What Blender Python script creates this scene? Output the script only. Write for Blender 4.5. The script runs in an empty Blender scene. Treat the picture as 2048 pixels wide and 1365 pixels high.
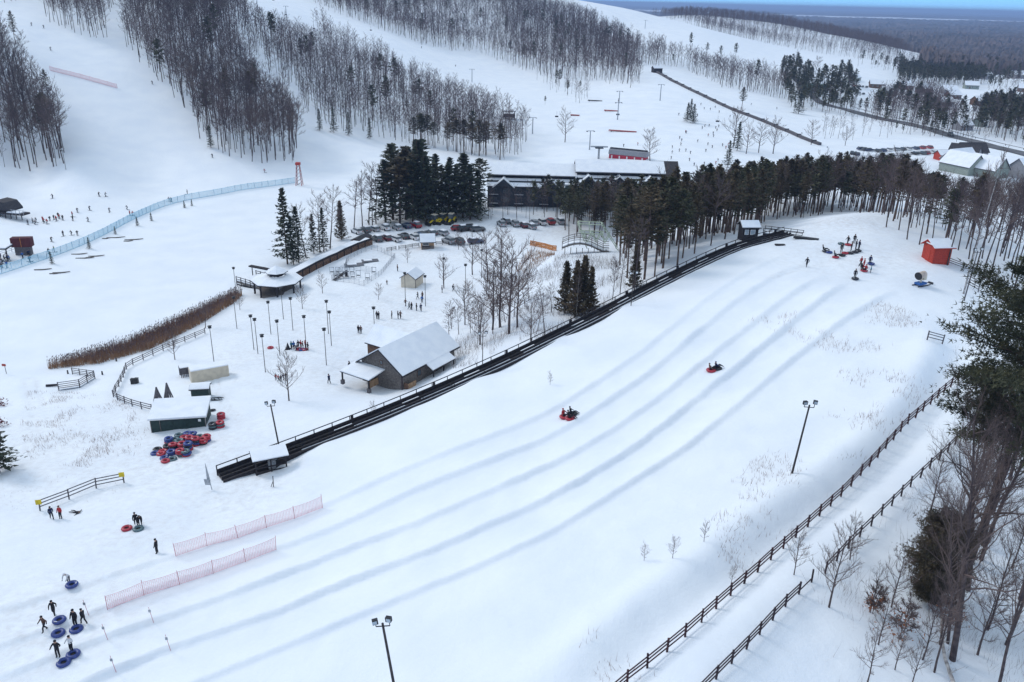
import bpy, math, random
import numpy as np
from mathutils import Vector, Matrix

scene = bpy.context.scene
COL = scene.collection
RNG = np.random.default_rng(11)
rnd = random.Random(5)
R = math.radians

# ------------------------------------------------------------------ camera
CAM_Z = 66.0
FPX, CX, CY = 1650.0, 1024.0, 682.5          # focal length and centre in pixels of the 2048 wide photograph
PITCH, ROLL = R(22.45), R(1.37)
cam_data = bpy.data.cameras.new('camera')
cam = bpy.data.objects.new('camera', cam_data)
COL.objects.link(cam)
cam_data.sensor_width = 36.0
cam_data.lens = 36.0 * FPX / 2048.0
cam_data.clip_start = 0.5
cam_data.clip_end = 120000.0
CAM_ROT = Matrix.Rotation(R(90) - PITCH, 3, 'X') @ Matrix.Rotation(ROLL, 3, 'Z')
cam.matrix_world = Matrix.Translation((0, 0, CAM_Z)) @ CAM_ROT.to_4x4()
scene.camera = cam
CR = np.array(CAM_ROT)

# ------------------------------------------------------------------ sky, sun, exposure
SUN_AZ, SUN_EL = R(-60), R(38)               # the light comes from the left and a little from behind the hills
world = bpy.data.worlds.new('World')
scene.world = world
world.use_nodes = True
nt = world.node_tree
for n in list(nt.nodes):
    nt.nodes.remove(n)
wout = nt.nodes.new('ShaderNodeOutputWorld')
wbg = nt.nodes.new('ShaderNodeBackground')
sky = nt.nodes.new('ShaderNodeTexSky')
sky.sky_type = 'NISHITA'
sky.sun_disc = False
sky.sun_elevation = SUN_EL
sky.sun_rotation = SUN_AZ
sky.altitude = 1500
sky.air_density = 0.45
sky.dust_density = 0.0
sky.ozone_density = 10.0
wbg.inputs['Strength'].default_value = 0.11
# a bright even cloud deck overhead that opens to blue low over the horizon
tc = nt.nodes.new('ShaderNodeTexCoord'); sx = nt.nodes.new('ShaderNodeSeparateXYZ')
nt.links.new(tc.outputs['Generated'], sx.inputs[0])
cn = nt.nodes.new('ShaderNodeTexNoise'); cn.inputs['Scale'].default_value = 3.0; cn.inputs['Detail'].default_value = 5
nt.links.new(tc.outputs['Generated'], cn.inputs['Vector'])
ma = nt.nodes.new('ShaderNodeMath'); ma.operation = 'MULTIPLY_ADD'
ma.inputs[1].default_value = 0.22
nt.links.new(cn.outputs['Fac'], ma.inputs[0]); nt.links.new(sx.outputs['Z'], ma.inputs[2])
mr = nt.nodes.new('ShaderNodeMapRange'); mr.interpolation_type = 'SMOOTHSTEP'
mr.inputs[1].default_value = 0.17; mr.inputs[2].default_value = 0.36
nt.links.new(ma.outputs[0], mr.inputs[0])
mx = nt.nodes.new('ShaderNodeMix'); mx.data_type = 'RGBA'
nt.links.new(mr.outputs[0], mx.inputs[0]); sg = nt.nodes.new('ShaderNodeVectorMath'); sg.operation = 'MULTIPLY'; sg.inputs[1].default_value = (1.15, 1.45, 1.5)
nt.links.new(sky.outputs[0], sg.inputs[0]); nt.links.new(sg.outputs[0], mx.inputs[6])
mx.inputs[7].default_value = (4.95, 6.05, 7.35, 1)
nt.links.new(mx.outputs[2], wbg.inputs[0])
nt.links.new(wbg.outputs[0], wout.inputs[0])
sun_data = bpy.data.lights.new('sun', 'SUN')
sun_data.energy = 1.25
sun_data.angle = R(18)
sun_data.color = (1.0, 0.955, 0.90)
sun = bpy.data.objects.new('sun', sun_data)
COL.objects.link(sun)
sdir = Vector((math.sin(SUN_AZ) * math.cos(SUN_EL), math.cos(SUN_AZ) * math.cos(SUN_EL), math.sin(SUN_EL)))
sun.rotation_euler = sdir.to_track_quat('Z', 'Y').to_euler()
scene.view_settings.view_transform = 'Standard'
scene.view_settings.look = 'None'
scene.view_settings.exposure = 0.19
scene.view_settings.gamma = 1.0
scene.view_settings.use_curve_mapping = False
scene.cycles.max_bounces = 5
scene.cycles.diffuse_bounces = 3
scene.cycles.volume_bounces = 0
scene.cycles.transparent_max_bounces = 8

# ------------------------------------------------------------------ picture <-> place
def rays(px, py):
    px = np.atleast_1d(np.asarray(px, float)); py = np.atleast_1d(np.asarray(py, float))
    l = np.stack([(px - CX) / FPX, -(py - CY) / FPX, -np.ones_like(px)], -1)
    w = l @ CR.T
    return np.arctan2(w[:, 0], w[:, 1]), w[:, 2] / np.hypot(w[:, 0], w[:, 1])   # azimuth, slope

def proj(x, y, z):
    p = np.stack([np.asarray(x, float), np.asarray(y, float), np.asarray(z, float) - CAM_Z], -1)
    l = p @ CR
    d = np.where(-l[..., 2] > 0.1, -l[..., 2], 0.1)
    return CX + FPX * l[..., 0] / d, CY - FPX * l[..., 1] / d

# ------------------------------------------------------------------ terrain control points
# ('z', px, py, height) a spot of known height; ('r', px, py, distance) a spot of known distance; ('w', x, y, z)
CPS = [
 # tubing hill
 ('z',0,1340,12.5),('z',100,1230,12),('z',300,1100,11.5),('z',0,1080,10.5),('z',500,1250,14),('z',800,1340,17),
 ('z',640,1010,12),('z',900,1050,15.5),('z',430,962,10),('z',640,895,11.8),('z',830,812,13.2),('z',960,752,15),
 ('z',1120,670,17.3),('z',1240,612,19.5),('z',1380,540,22.3),('z',1500,485,24.6),('z',1590,475,25.6),('z',1690,470,26.2),('z',1690,435,26.6),
 ('z',1800,500,25.8),('z',1880,520,25.2),('z',1700,600,23.6),('z',1500,680,21.2),('z',1300,780,18.8),('z',1100,900,16.8),
 ('z',1200,1060,18.2),('z',1020,1365,18.4),('z',1270,1365,19.6),('z',1500,1240,20),('z',1700,960,21),('z',1885,790,22.3),
 ('z',1850,650,23.6),('z',1950,650,22.8),('z',1600,840,21),('z',1960,900,21),('z',2048,1100,19),('z',1900,1310,18.3),('z',1600,1365,19),('z',2048,760,21.5),
 ('z',1400,930,19.6),('z',2048,620,22),
 # left foot
 ('z',350,900,8.6),('z',100,980,9),('z',0,930,7.5),('z',200,820,5.5),('z',60,760,2.2),('z',100,742,1.0),('z',270,690,1.0),('z',420,625,1.0),('z',490,585,1.0),
 ('z',360,850,7.8),('z',300,760,4.5),('z',430,755,5.6),('z',560,800,8.4),('z',700,775,8.0),('z',800,780,8.4),('z',900,730,9.2),('z',600,880,10.2),
 ('z',480,690,4),('z',600,640,3.6),('z',740,650,5),('z',850,620,5),('z',560,600,2.5),('z',640,590,3),('z',700,520,3),('z',800,470,3.2),('z',900,460,3.4),('z',960,500,4),('z',900,560,4.6),
 ('z',930,640,7.5),('z',1000,690,13),('z',980,740,13.6),('z',1050,610,13),('z',1110,515,15.5),('z',1165,510,16.4),('z',1220,510,17.5),('z',1160,630,15.6),('z',1040,560,11.0),('z',960,590,7.0),
 ('z',1250,540,18.5),('z',1330,500,19.5),('z',1420,470,21),
 # lake
 ('z',0,720,0.3),('z',0,600,0),('z',200,600,0),('z',300,480,0),('z',450,500,0),('z',540,400,0.2),('z',400,420,0),('z',600,420,0.5),('z',0,530,0.2),
 # valley behind the lake
 ('z',0,470,1.5),('z',0,400,2),('z',200,390,2.2),('z',300,350,2.6),('z',540,345,2.6),('z',60,355,2.6),('z',-150,420,2.4),
 ('z',620,330,2.4),('z',700,430,2.2),('z',740,300,3.4),
 # behind the mound and the hill top: lot, hotel ground, pine wood
 ('r',1050,455,238),('w',10,280,3.5),('w',40,300,3.5),('w',75,270,6),('w',95,235,12),('w',60,225,11),('w',35,215,6.5),
 ('w',95,195,21),('w',130,240,11),('w',150,200,17),('w',125,165,23),('w',180,230,10),('w',190,180,16),('w',120,320,3.5),('w',230,300,3),('w',60,190,17.5),
 ('w',30,195,11),('w',10,215,4.6),('w',230,180,14),
 # left ski hill
 ('r',130,330,335),('r',-120,320,320),('r',50,200,395),('r',100,97,450),('r',60,10,525),('r',-150,60,430),('r',250,100,452),('r',210,0,555),
 ('r',440,312,345),('r',590,328,340),('r',400,150,430),('r',400,10,560),('r',600,250,400),('r',560,150,470),('r',540,10,720),
 ('r',640,80,640),('r',760,290,402),('r',760,200,480),('r',740,80,690),('r',700,10,900),('r',900,305,385),('r',860,150,620),('r',900,60,860),('r',860,-5,1020),
 ('r',1000,300,395),('r',1000,200,520),('r',1020,140,720),('r',1050,60,900),('r',1040,10,1000),('r',1150,290,400),('r',1150,210,520),('r',1200,170,640),
 ('r',1150,90,830),('r',1300,290,395),('r',1300,220,490),('r',1290,150,650),('r',1250,60,1000),('r',1160,12,1080),('r',1250,19,1130),
 ('r',1400,62,1050),('r',1500,94,1010),('r',1560,108,1000),('r',1340,90,880),('r',1400,150,720),('r',1500,200,590),('r',1450,270,430),('r',1440,120,810),
 ('r',1520,140,800),('r',1620,118,1000),('r',1700,126,1020),('r',1780,145,960),('r',1620,150,800),('r',1600,230,560),('r',1640,290,440),('r',1560,170,700),
 ('z',1720,300,3),('z',1640,205,3),('z',1850,260,2.5),('z',2048,300,2.5),('z',1950,330,3),('z',1900,200,0),('z',2048,220,0),('z',2048,160,-3),('z',1850,160,-2),('z',1720,175,1),
 # behind the ridge
 ('w',-100,1500,75),('w',150,1450,45),('w',330,1400,20),('w',500,1300,-2),('w',700,1250,-10),('w',-600,1100,85),('w',-420,700,75),('w',-500,480,62),('w',-330,520,66),('w',-350,380,30),
 ('w',-900,2200,60),('w',0,2300,10),
 # outside the frame
 ('w',0,22,17),('w',-60,30,15),('w',60,25,17),('w',-120,70,10),('w',-150,150,2),('w',-250,250,1.5),('w',120,70,17),('w',150,110,18),('w',20,10,17),('w',-20,10,17),('w',-300,330,6),('w',350,330,0),('w',250,120,14),
]
_az, _lr, _z = [], [], []
for k, a, b, c in CPS:
    if k == 'w':
        r = math.hypot(a, b); az = math.atan2(a, b); z = c
    else:
        A, S = rays(a, b); az = float(A[0]); s = float(S[0])
        if k == 'z':
            z = c; r = (z - CAM_Z) / s
        else:
            r = c; z = CAM_Z + s * r
    _az.append(az); _lr.append(math.log(r)); _z.append(z)
for az in np.linspace(-1.1, 1.1, 9):          # the plain out to the horizon
    for r, z in ((2800, -12), (6000, -14), (15000, -14), (45000, -14)):
        if az < -0.3 and r < 5000: z = 30 if r < 3000 else 0
        _az.append(az); _lr.append(math.log(r)); _z.append(z)
_az, _lr, _z = np.array(_az), np.array(_lr), np.array(_z)
TS = 2.2
_P = np.stack([_az * TS, _lr], 1)

def _phi(d2):
    return 0.5 * d2 * np.log(d2 + 1e-9)

n_ = len(_P)
_K = _phi(((_P[:, None] - _P[None]) ** 2).sum(-1)) + np.eye(n_) * 0.002
_Q = np.concatenate([np.ones((n_, 1)), _P], 1)
_A = np.block([[_K, _Q], [_Q.T, np.zeros((3, 3))]])
_W = np.linalg.solve(_A, np.concatenate([_z, np.zeros(3)]))

def base_height(az, lr):
    sh = az.shape
    q = np.stack([az.ravel() * TS, lr.ravel()], 1)
    out = np.empty(len(q))
    for i in range(0, len(q), 20000):
        s = q[i:i + 20000]
        d2 = (s[:, :1] - _P[:, 0]) ** 2 + (s[:, 1:] - _P[:, 1]) ** 2
        out[i:i + 20000] = _phi(d2) @ _W[:n_] + _W[n_] + s @ _W[n_ + 1:]
    return out.reshape(sh)

AZ0, AZ1, NA = R(-58), R(58), 550
GA = np.linspace(AZ0, AZ1, NA)
GL = np.concatenate([np.arange(math.log(14), math.log(270), 0.0047), np.arange(math.log(270), math.log(1500), 0.012),
                     np.linspace(math.log(1500), math.log(50000), 60)])
NL = len(GL)
# coarse evaluation of the smooth base, then bicubic-like refinement by linear interpolation of a dense subset
_ca = np.linspace(AZ0, AZ1, 200); _cl = np.linspace(GL[0], GL[-1], 420)
_C = base_height(*np.meshgrid(_ca, _cl, indexing='ij'))

def _cub(t):
    return np.stack([-0.5*t+t*t-0.5*t**3, 1-2.5*t*t+1.5*t**3, 0.5*t+2*t*t-1.5*t**3, -0.5*t*t+0.5*t**3], 0)

def resample(C, ia, il):
    a0 = np.clip(np.floor(ia).astype(int), 1, C.shape[0] - 3); l0 = np.clip(np.floor(il).astype(int), 1, C.shape[1] - 3)
    wa = _cub(ia - a0); wl = _cub(il - l0); out = 0
    for i in range(4):
        for j in range(4):
            out = out + wa[i] * wl[j] * C[a0 + i - 1, l0 + j - 1]
    return out

_IA, _IL = np.meshgrid((GA - AZ0) / (AZ1 - AZ0) * 199, (GL - GL[0]) / (GL[-1] - GL[0]) * 419, indexing='ij')
H = resample(_C, _IA, _IL)
AA, LL = np.meshgrid(GA, GL, indexing='ij')
RR = np.exp(LL)
XX, YY = RR * np.sin(AA), RR * np.cos(AA)

def vnoise(x, y, s, seed=0):
    x = x / s + 1000.5 + seed * 17.3; y = y / s + 1000.5 + seed * 5.1
    xi = np.floor(x).astype(np.int64); yi = np.floor(y).astype(np.int64)
    fx = x - xi; fy = y - yi
    fx = fx * fx * (3 - 2 * fx); fy = fy * fy * (3 - 2 * fy)
    def h(a, b):
        v = (a * 374761393 + b * 668265263 + seed * 974711) & 0xffffffff
        v = ((v ^ (v >> 13)) * 1274126177) & 0xffffffff
        return ((v ^ (v >> 16)) & 0xffff) / 65535.0 * 2 - 1
    return (h(xi, yi) * (1 - fx) + h(xi + 1, yi) * fx) * (1 - fy) + (h(xi, yi + 1) * (1 - fx) + h(xi + 1, yi + 1) * fx) * fy

def hit(px, py, HH=None):
    """the point of the ground seen at a pixel of the photograph"""
    HH = H if HH is None else HH
    A, S = rays(px, py)
    out = []
    for a, s in zip(A, S):
        f = (a - AZ0) / (AZ1 - AZ0) * (NA - 1); i = int(min(max(f, 0), NA - 2)); t = f - i
        prof = HH[i] * (1 - t) + HH[i + 1] * t
        rr = np.exp(GL)
        d = (CAM_Z + s * rr) - prof
        k = np.argmax(d < 0)
        if d[k] >= 0:
            k = NL - 1
        if k == 0: k = 1
        u = d[k - 1] / (d[k - 1] - d[k]) if d[k - 1] != d[k] else 0.5
        r = rr[k - 1] * (1 - u) + rr[k] * u
        out.append((r * math.sin(a), r * math.cos(a), prof[k - 1] * (1 - u) + prof[k] * u))
    return np.array(out)

def G(px, py):
    return Vector(hit([px], [py])[0])

def ground(x, y):
    x = np.asarray(x, float); y = np.asarray(y, float)
    ia = np.clip((np.arctan2(x, y) - AZ0) / (AZ1 - AZ0) * (NA - 1), 0, NA - 1.001)
    lr = np.log(np.maximum(np.hypot(x, y), 14.5))
    il = np.interp(lr, GL, np.arange(NL)); il = np.clip(il, 0, NL - 1.001)
    a = ia.astype(int); l = il.astype(int); fa = ia - a; fl = il - l
    return (H[a, l] * (1 - fa) + H[a + 1, l] * fa) * (1 - fl) + (H[a, l + 1] * (1 - fa) + H[a + 1, l + 1] * fa) * fl

def gz(x, y):
    return float(ground(x, y))

def smooth_poly(pts, n=6):
    P = [np.array(p, float) for p in pts]
    P = [2 * P[0] - P[1]] + P + [2 * P[-1] - P[-2]]
    out = []
    for i in range(1, len(P) - 2):
        for t in np.linspace(0, 1, n, endpoint=False):
            out.append(0.5 * ((2*P[i]) + (-P[i-1]+P[i+1])*t + (2*P[i-1]-5*P[i]+4*P[i+1]-P[i+2])*t*t + (-P[i-1]+3*P[i]-3*P[i+1]+P[i+2])*t**3))
    out.append(P[-2])
    return np.array(out)

def signed_dist(poly, x, y):
    """distance to a plan polyline, positive on its left, and the running length"""
    best = np.full(x.shape, 1e9); sg = np.zeros(x.shape); run = np.zeros(x.shape); acc = 0.0
    for i in range(len(poly) - 1):
        ax, ay = poly[i]; bx, by = poly[i + 1]
        dx, dy = bx - ax, by - ay; L2 = dx * dx + dy * dy + 1e-12
        t = np.clip(((x - ax) * dx + (y - ay) * dy) / L2, 0, 1)
        ex, ey = x - ax - t * dx, y - ay - t * dy
        d = np.hypot(ex, ey); m = d < best
        best = np.where(m, d, best); sg = np.where(m, np.sign(dx * ey - dy * ex), sg)
        run = np.where(m, acc + t * math.sqrt(L2), run); acc += math.sqrt(L2)
    return best * sg, run, acc

CRESTS = [  # (points in the photograph from the run-out up to the top, height)
 ([(-260,1275),(-120,1255),(0,1224),(110,1192),(212,1160),(350,1117),(500,1065),(645,1017),(687,998),(862,922),(1024,867),(1154,796),(1249,729),(1324,682),(1399,598),(1536,524),(1600,500)], 0.50),
 ([(-220,1350),(-110,1325),(0,1293),(110,1262),(215,1221),(320,1182),(440,1140),(552,1100),(662,1064),(752,1023),(862,967),(1024,917),(1154,849),(1261,777),(1336,719),(1390,672),(1460,610),(1540,560),(1600,530)], 0.62),
 ([(-160,1415),(0,1362),(120,1314),(225,1276),(362,1231),(512,1176),(604,1139),(687,1106),(762,1084),(887,1024),(1024,970),(1124,924),(1184,889),(1264,844),(1361,764),(1449,694),(1536,623),(1623,563),(1660,545)], 0.66),
 ([(-40,1450),(110,1400),(235,1344),(325,1309),(400,1281),(512,1249),(637,1191),(737,1156),(812,1126),(887,1096),(962,1061),(1054,1023),(1164,969),(1286,894),(1399,794),(1536,689),(1636,603),(1700,562)], 0.75),
 ([(150,1460),(330,1400),(425,1354),(512,1321),(637,1271),(737,1231),(837,1186),(937,1149),(1024,1106),(1119,1061),(1179,1023),(1274,962),(1369,907),(1444,837),(1536,764),(1631,682),(1761,592),(1811,576)], 0.62),
]
near = (RR < 210)
xn, yn = XX[near], YY[near]
add = np.zeros(xn.shape)
H0 = H.copy()
for pts, amp in CRESTS:
    px, py = zip(*pts)
    w = smooth_poly(hit(px, py, H0)[:, :2], 4)
    for _ in range(14): w[1:-1] = 0.25 * w[:-2] + 0.5 * w[1:-1] + 0.25 * w[2:]
    s, run, tot = signed_dist(w, xn, yn)
    fade = np.clip(np.minimum(run, tot - run) / 9.0, 0, 1)
    s = s + 0.05 * vnoise(xn, yn, 7.0, 3) + 0.10 * vnoise(xn, yn, 1.1, 4) * np.clip((amp - 0.55) * 6, 0, 1)
    am = 1.02 * amp * (1 + 0.25 * vnoise(xn, yn, 6.0, 7)) * fade
    a_ = np.abs(s)
    prof = np.where(s > 0, np.exp(-(a_ / 1.7) ** 1.3), 0.56 * np.exp(-(a_ / 0.34) ** 2) + 0.44 * np.exp(-a_ / 1.8))
    dip = 0
    add += am * (prof + dip)
# the broad ditch by the fence
px, py = zip(*[(960,1450),(1099,1365),(1200,1285),(1289,1211),(1374,1151),(1449,1103),(1536,1034),(1640,965),(1723,902),(1786,838),(1835,770),(1875,700),(1880,640)])
w = smooth_poly(hit(px, py, H0)[:, :2], 4)
s, run, tot = signed_dist(w, xn, yn)
fade = np.clip(np.minimum(run, tot - run) / 12.0, 0, 1)
add += fade * (0.60 * np.exp(-((s - 1.2) / 2.0) ** 2) - 0.95 * np.exp(-((s + 2.6) / 2.3) ** 2))
# lumpy snow off the groomed lanes
rough = 0.10 * vnoise(xn, yn, 5.0, 1) + 0.05 * vnoise(xn, yn, 1.7, 2)
add += rough
# trodden and driven snow: a little lower, rougher and duller
WEAR = np.zeros(H.shape)
for a, b, rad, k in ((600,640,22,.7),(740,625,24,.8),(830,640,16,.9),(650,740,14,.7),(560,700,14,.8),(100,1245,11,.8),(270,1065,8,.7),(1700,505,14,.8),(1690,440,10,1.5),(1620,470,8,.7),(840,470,34,1.1),(1060,452,22,1.1),(350,915,13,.9),(90,880,16,.7),(200,930,16,.7),(900,580,14,.6),(470,985,8,.8)):
    c = hit([a], [b], H0)[0]
    WEAR = np.maximum(WEAR, k * np.exp(-((XX - c[0]) ** 2 + (YY - c[1]) ** 2) / rad ** 2))
for pts, wd in (([(0,868),(60,890),(120,908),(250,925),(330,925),(420,905)],1.6),([(60,760),(80,830),(110,880),(180,915)],1.4),([(428,690),(450,730),(475,762),(560,780)],.7),([(655,768),(700,700),(740,655),(800,628),(860,600),(905,580),(950,560)],.9),([(540,720),(600,700),(700,672),(760,645)],.7),([(380,985),(430,975),(480,985)],.8),([(1540,560),(1613,534),(1690,520)],.6),([(460,700),(430,740),(440,790),(480,840)],.7)):
    px, py = zip(*pts); w = smooth_poly(hit(px, py, H0)[:, :2], 4)
    s_, run, tot = signed_dist(w, xn, yn)
    g_ = np.exp(-((np.abs(s_) - wd * .6) / (wd * .35)) ** 2)
    add -= 0.10 * g_; WEAR[near] = np.maximum(WEAR[near], g_ * .8)
wn = WEAR[near]
add += wn * (0.05 * vnoise(xn, yn, 1.3, 21) + 0.06 * vnoise(xn, yn, 0.8, 22))
H[near] += add
mid = (RR >= 210) & (RR < 1500)
H[mid] += 0.25 * vnoise(XX[mid], YY[mid], 16.0, 9)
_w = WEAR[mid] * 0.2; H[mid] += _w * vnoise(XX[mid], YY[mid], 3.0, 23)
far = RR >= 1500
H[far] += 5.0 * vnoise(XX[far], YY[far], 900.0, 9)
# second wooded ridge beyond the open run
def bump(cx, cy, sx, sy, rot, h):
    c, s_ = math.cos(rot), math.sin(rot)
    u = (XX - cx) * c + (YY - cy) * s_; v = -(XX - cx) * s_ + (YY - cy) * c
    return h * np.exp(-(u / sx) ** 2 - (v / sy) ** 2)
A_, S_ = rays([1380, 1500, 1640, 1740], [45, 62, 85, 112])
for a_, s_, r_, z_ in zip(A_, S_, (1700, 1650, 1550, 1450), (20, 19, 16, 11)):
    H += bump(r_ * math.sin(a_), r_ * math.cos(a_), 130, 170, 0.1, z_)
# ------------------------------------------------------------------ materials
MATS = {}
def mat(name, col, rough=0.8, col2=None, scale=3.0, bump=0.0, metal=0.0, spec=0.3, detail=4.0, bscale=None):
    if name in MATS: return MATS[name]
    m = bpy.data.materials.new(name); m.use_nodes = True
    t = m.node_tree; b = t.nodes['Principled BSDF']
    b.inputs['Roughness'].default_value = rough
    b.inputs['Metallic'].default_value = metal
    b.inputs['Specular IOR Level'].default_value = spec
    c1 = (*col, 1.0)
    if col2 is None:
        col2 = tuple(min(1.0, c * 0.72) for c in col)
    g = t.nodes.new('ShaderNodeNewGeometry')
    n = t.nodes.new('ShaderNodeTexNoise'); n.inputs['Scale'].default_value = scale; n.inputs['Detail'].default_value = detail
    t.links.new(g.outputs['Position'], n.inputs['Vector'])
    r = t.nodes.new('ShaderNodeMapRange'); r.inputs[1].default_value = 0.36; r.inputs[2].default_value = 0.64
    t.links.new(n.outputs['Fac'], r.inputs[0])
    x = t.nodes.new('ShaderNodeMix'); x.data_type = 'RGBA'
    x.inputs[6].default_value = (*col2, 1.0); x.inputs[7].default_value = c1
    t.links.new(r.outputs[0], x.inputs[0]); t.links.new(x.outputs[2], b.inputs['Base Color'])
    if bump > 0:
        n2 = t.nodes.new('ShaderNodeTexNoise'); n2.inputs['Scale'].default_value = bscale or scale * 2; n2.inputs['Detail'].default_value = 5
        t.links.new(g.outputs['Position'], n2.inputs['Vector'])
        bu = t.nodes.new('ShaderNodeBump'); bu.inputs['Strength'].default_value = bump; bu.inputs['Distance'].default_value = 0.3
        t.links.new(n2.outputs['Fac'], bu.inputs['Height']); t.links.new(bu.outputs[0], b.inputs['Normal'])
    MATS[name] = m
    return m

SNOW = mat('snow', (0.86, 0.89, 0.93), 0.65, (0.80, 0.84, 0.90), 0.12, 0.25, spec=0.25, bscale=0.9, detail=6)
_t = SNOW.node_tree; _b = _t.nodes['Principled BSDF']
_a = _t.nodes.new('ShaderNodeAttribute'); _a.attribute_name = 'wear'
_g = _t.nodes.new('ShaderNodeNewGeometry'); _n = _t.nodes.new('ShaderNodeTexNoise'); _n.inputs['Scale'].default_value = 1.1; _n.inputs['Detail'].default_value = 8; _n.inputs['Roughness'].default_value = 0.7
_t.links.new(_g.outputs['Position'], _n.inputs['Vector'])
_r = _t.nodes.new('ShaderNodeMapRange'); _r.inputs[1].default_value = 0.40; _r.inputs[2].default_value = 0.66
_t.links.new(_n.outputs['Fac'], _r.inputs[0])
_m = _t.nodes.new('ShaderNodeMath'); _m.operation = 'MULTIPLY'; _t.links.new(_r.outputs[0], _m.inputs[0]); _t.links.new(_a.outputs['Fac'], _m.inputs[1])
_x = _t.nodes.new('ShaderNodeMix'); _x.data_type = 'RGBA'; _x.inputs[7].default_value = (0.68, 0.68, 0.70, 1)
_t.links.new(_m.outputs[0], _x.inputs[0]); _t.links.new(_b.inputs['Base Color'].links[0].from_socket, _x.inputs[6]); _t.links.new(_x.outputs[2], _b.inputs['Base Color'])
_n2 = _t.nodes.new('ShaderNodeTexNoise'); _n2.inputs['Scale'].default_value = 0.55; _n2.inputs['Detail'].default_value = 9; _n2.inputs['Roughness'].default_value = 0.68
_t.links.new(_g.outputs['Position'], _n2.inputs['Vector'])
_bu = [n for n in _t.nodes if n.type == 'BUMP'][0]; _t.links.new(_n2.outputs['Fac'], _bu.inputs['Height']); _bu.inputs['Strength'].default_value = 0.38; _bu.inputs['Distance'].default_value = 0.35
ROOFSNOW = mat('roof_snow', (0.88, 0.90, 0.94), 0.7, (0.80, 0.83, 0.89), 0.6, 0.2)
BARK = mat('bare_bark', (0.115, 0.085, 0.082), 0.9, (0.055, 0.040, 0.042), 2.0)
TWIG = mat('bare_twigs', (0.155, 0.112, 0.110), 0.9, (0.078, 0.057, 0.063), 0.12)
TWIG2 = mat('brown_twigs', (0.19, 0.135, 0.120), 0.9, (0.095, 0.068, 0.066), 0.4)
PINEBARK = mat('pine_bark', (0.135, 0.085, 0.065), 0.9, (0.06, 0.042, 0.038), 2.0)
NEEDLE = mat('pine_needles', (0.088, 0.084, 0.042), 0.75, (0.034, 0.038, 0.022), 0.45)
NEEDLE2 = mat('brown_green_needles', (0.125, 0.088, 0.048), 0.75, (0.044, 0.038, 0.022), 0.35)
NEEDLE3 = mat('spruce_needles', (0.056, 0.068, 0.040), 0.75, (0.026, 0.034, 0.022), 0.6)
BIRCH = mat('birch_bark', (0.55, 0.52, 0.50), 0.8, (0.20, 0.18, 0.18), 3.0)
DARKWOOD = mat('dark_stained_wood', (0.035, 0.030, 0.034), 0.8, (0.016, 0.014, 0.018), 3.0)
BLACKRUB = mat('black_rubber', (0.018, 0.018, 0.021), 0.65)
GREYWOOD = mat('weathered_grey_wood', (0.20, 0.175, 0.16), 0.85, (0.11, 0.095, 0.088), 4.0)
BROWNWOOD = mat('brown_wood', (0.17, 0.095, 0.060), 0.85, (0.09, 0.05, 0.035), 3.0)
TANWOOD = mat('tan_plywood', (0.42, 0.27, 0.16), 0.8, (0.28, 0.17, 0.10), 3.0)
FENCEWOOD = mat('dark_fence_wood', (0.055, 0.038, 0.042), 0.85, (0.042, 0.028, 0.032), 4.0)
REDFENCE = mat('reddish_fence_wood', (0.080, 0.036, 0.038), 0.85, (0.034, 0.020, 0.024), 2.0)
GREYFENCE = mat('grey_fence_wood', (0.15, 0.14, 0.15), 0.85, (0.08, 0.072, 0.08), 4.0)
POLE = mat('pole_wood', (0.075, 0.062, 0.060), 0.85, (0.04, 0.034, 0.035), 3.0)
LAMPBLK = mat('black_lamp_metal', (0.020, 0.021, 0.026), 0.45, metal=0.3, spec=0.5)
STEEL = mat('galvanised_steel', (0.42, 0.44, 0.47), 0.45, (0.28, 0.30, 0.33), 3.0, metal=0.6)
GREENSIDE = mat('dark_green_siding', (0.028, 0.052, 0.048), 0.7, (0.018, 0.034, 0.034), 2.5)
CREAM = mat('cream_painted_metal', (0.66, 0.58, 0.46), 0.6, (0.56, 0.49, 0.39), 1.5)
REDPAINT = mat('red_painted_boards', (0.50, 0.055, 0.030), 0.6, (0.36, 0.038, 0.024), 4.0)
GLASS = mat('dark_window_glass', (0.06, 0.075, 0.09), 0.12, spec=0.8)
PALEWIN = mat('pale_window_glass', (0.45, 0.52, 0.58), 0.2, spec=0.8)
WHITE = mat('white_paint', (0.80, 0.80, 0.80), 0.6, (0.70, 0.70, 0.71), 3.0)
YELLOW = mat('yellow_paint', (0.72, 0.54, 0.03), 0.6)
ORANGE = mat('orange_paint', (0.55, 0.20, 0.04), 0.6)
HOTELWALL = mat('slate_cladding', (0.045, 0.050, 0.065), 0.7, (0.030, 0.034, 0.045), 1.5)
DARKROOF = mat('dark_shingles', (0.060, 0.055, 0.060), 0.8, (0.035, 0.032, 0.037), 2.0)
ASPHALT = mat('wet_asphalt', (0.085, 0.082, 0.090), 0.7, (0.16, 0.16, 0.17), 0.2)
REED = mat('dry_reeds', (0.38, 0.22, 0.125), 0.9, (0.22, 0.12, 0.072), 0.5)
REEDTOP = mat('reed_plumes', (0.17, 0.12, 0.13), 0.9)
DRYGRASS = mat('dry_grass', (0.34, 0.24, 0.20), 0.9, (0.20, 0.13, 0.12), 0.8)
BEECH = mat('russet_leaves', (0.42, 0.17, 0.07), 0.8, (0.25, 0.09, 0.05), 3.0)
NETPINK = mat('pink_orange_netting', (0.85, 0.46, 0.52), 0.7)
NETBLUE = mat('pale_blue_netting', (0.34, 0.66, 0.82), 0.7)
POLEBLUE = mat('pale_blue_poles', (0.16, 0.32, 0.46), 0.7)
STAKE = mat('red_stakes', (0.50, 0.12, 0.16), 0.7)
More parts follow.
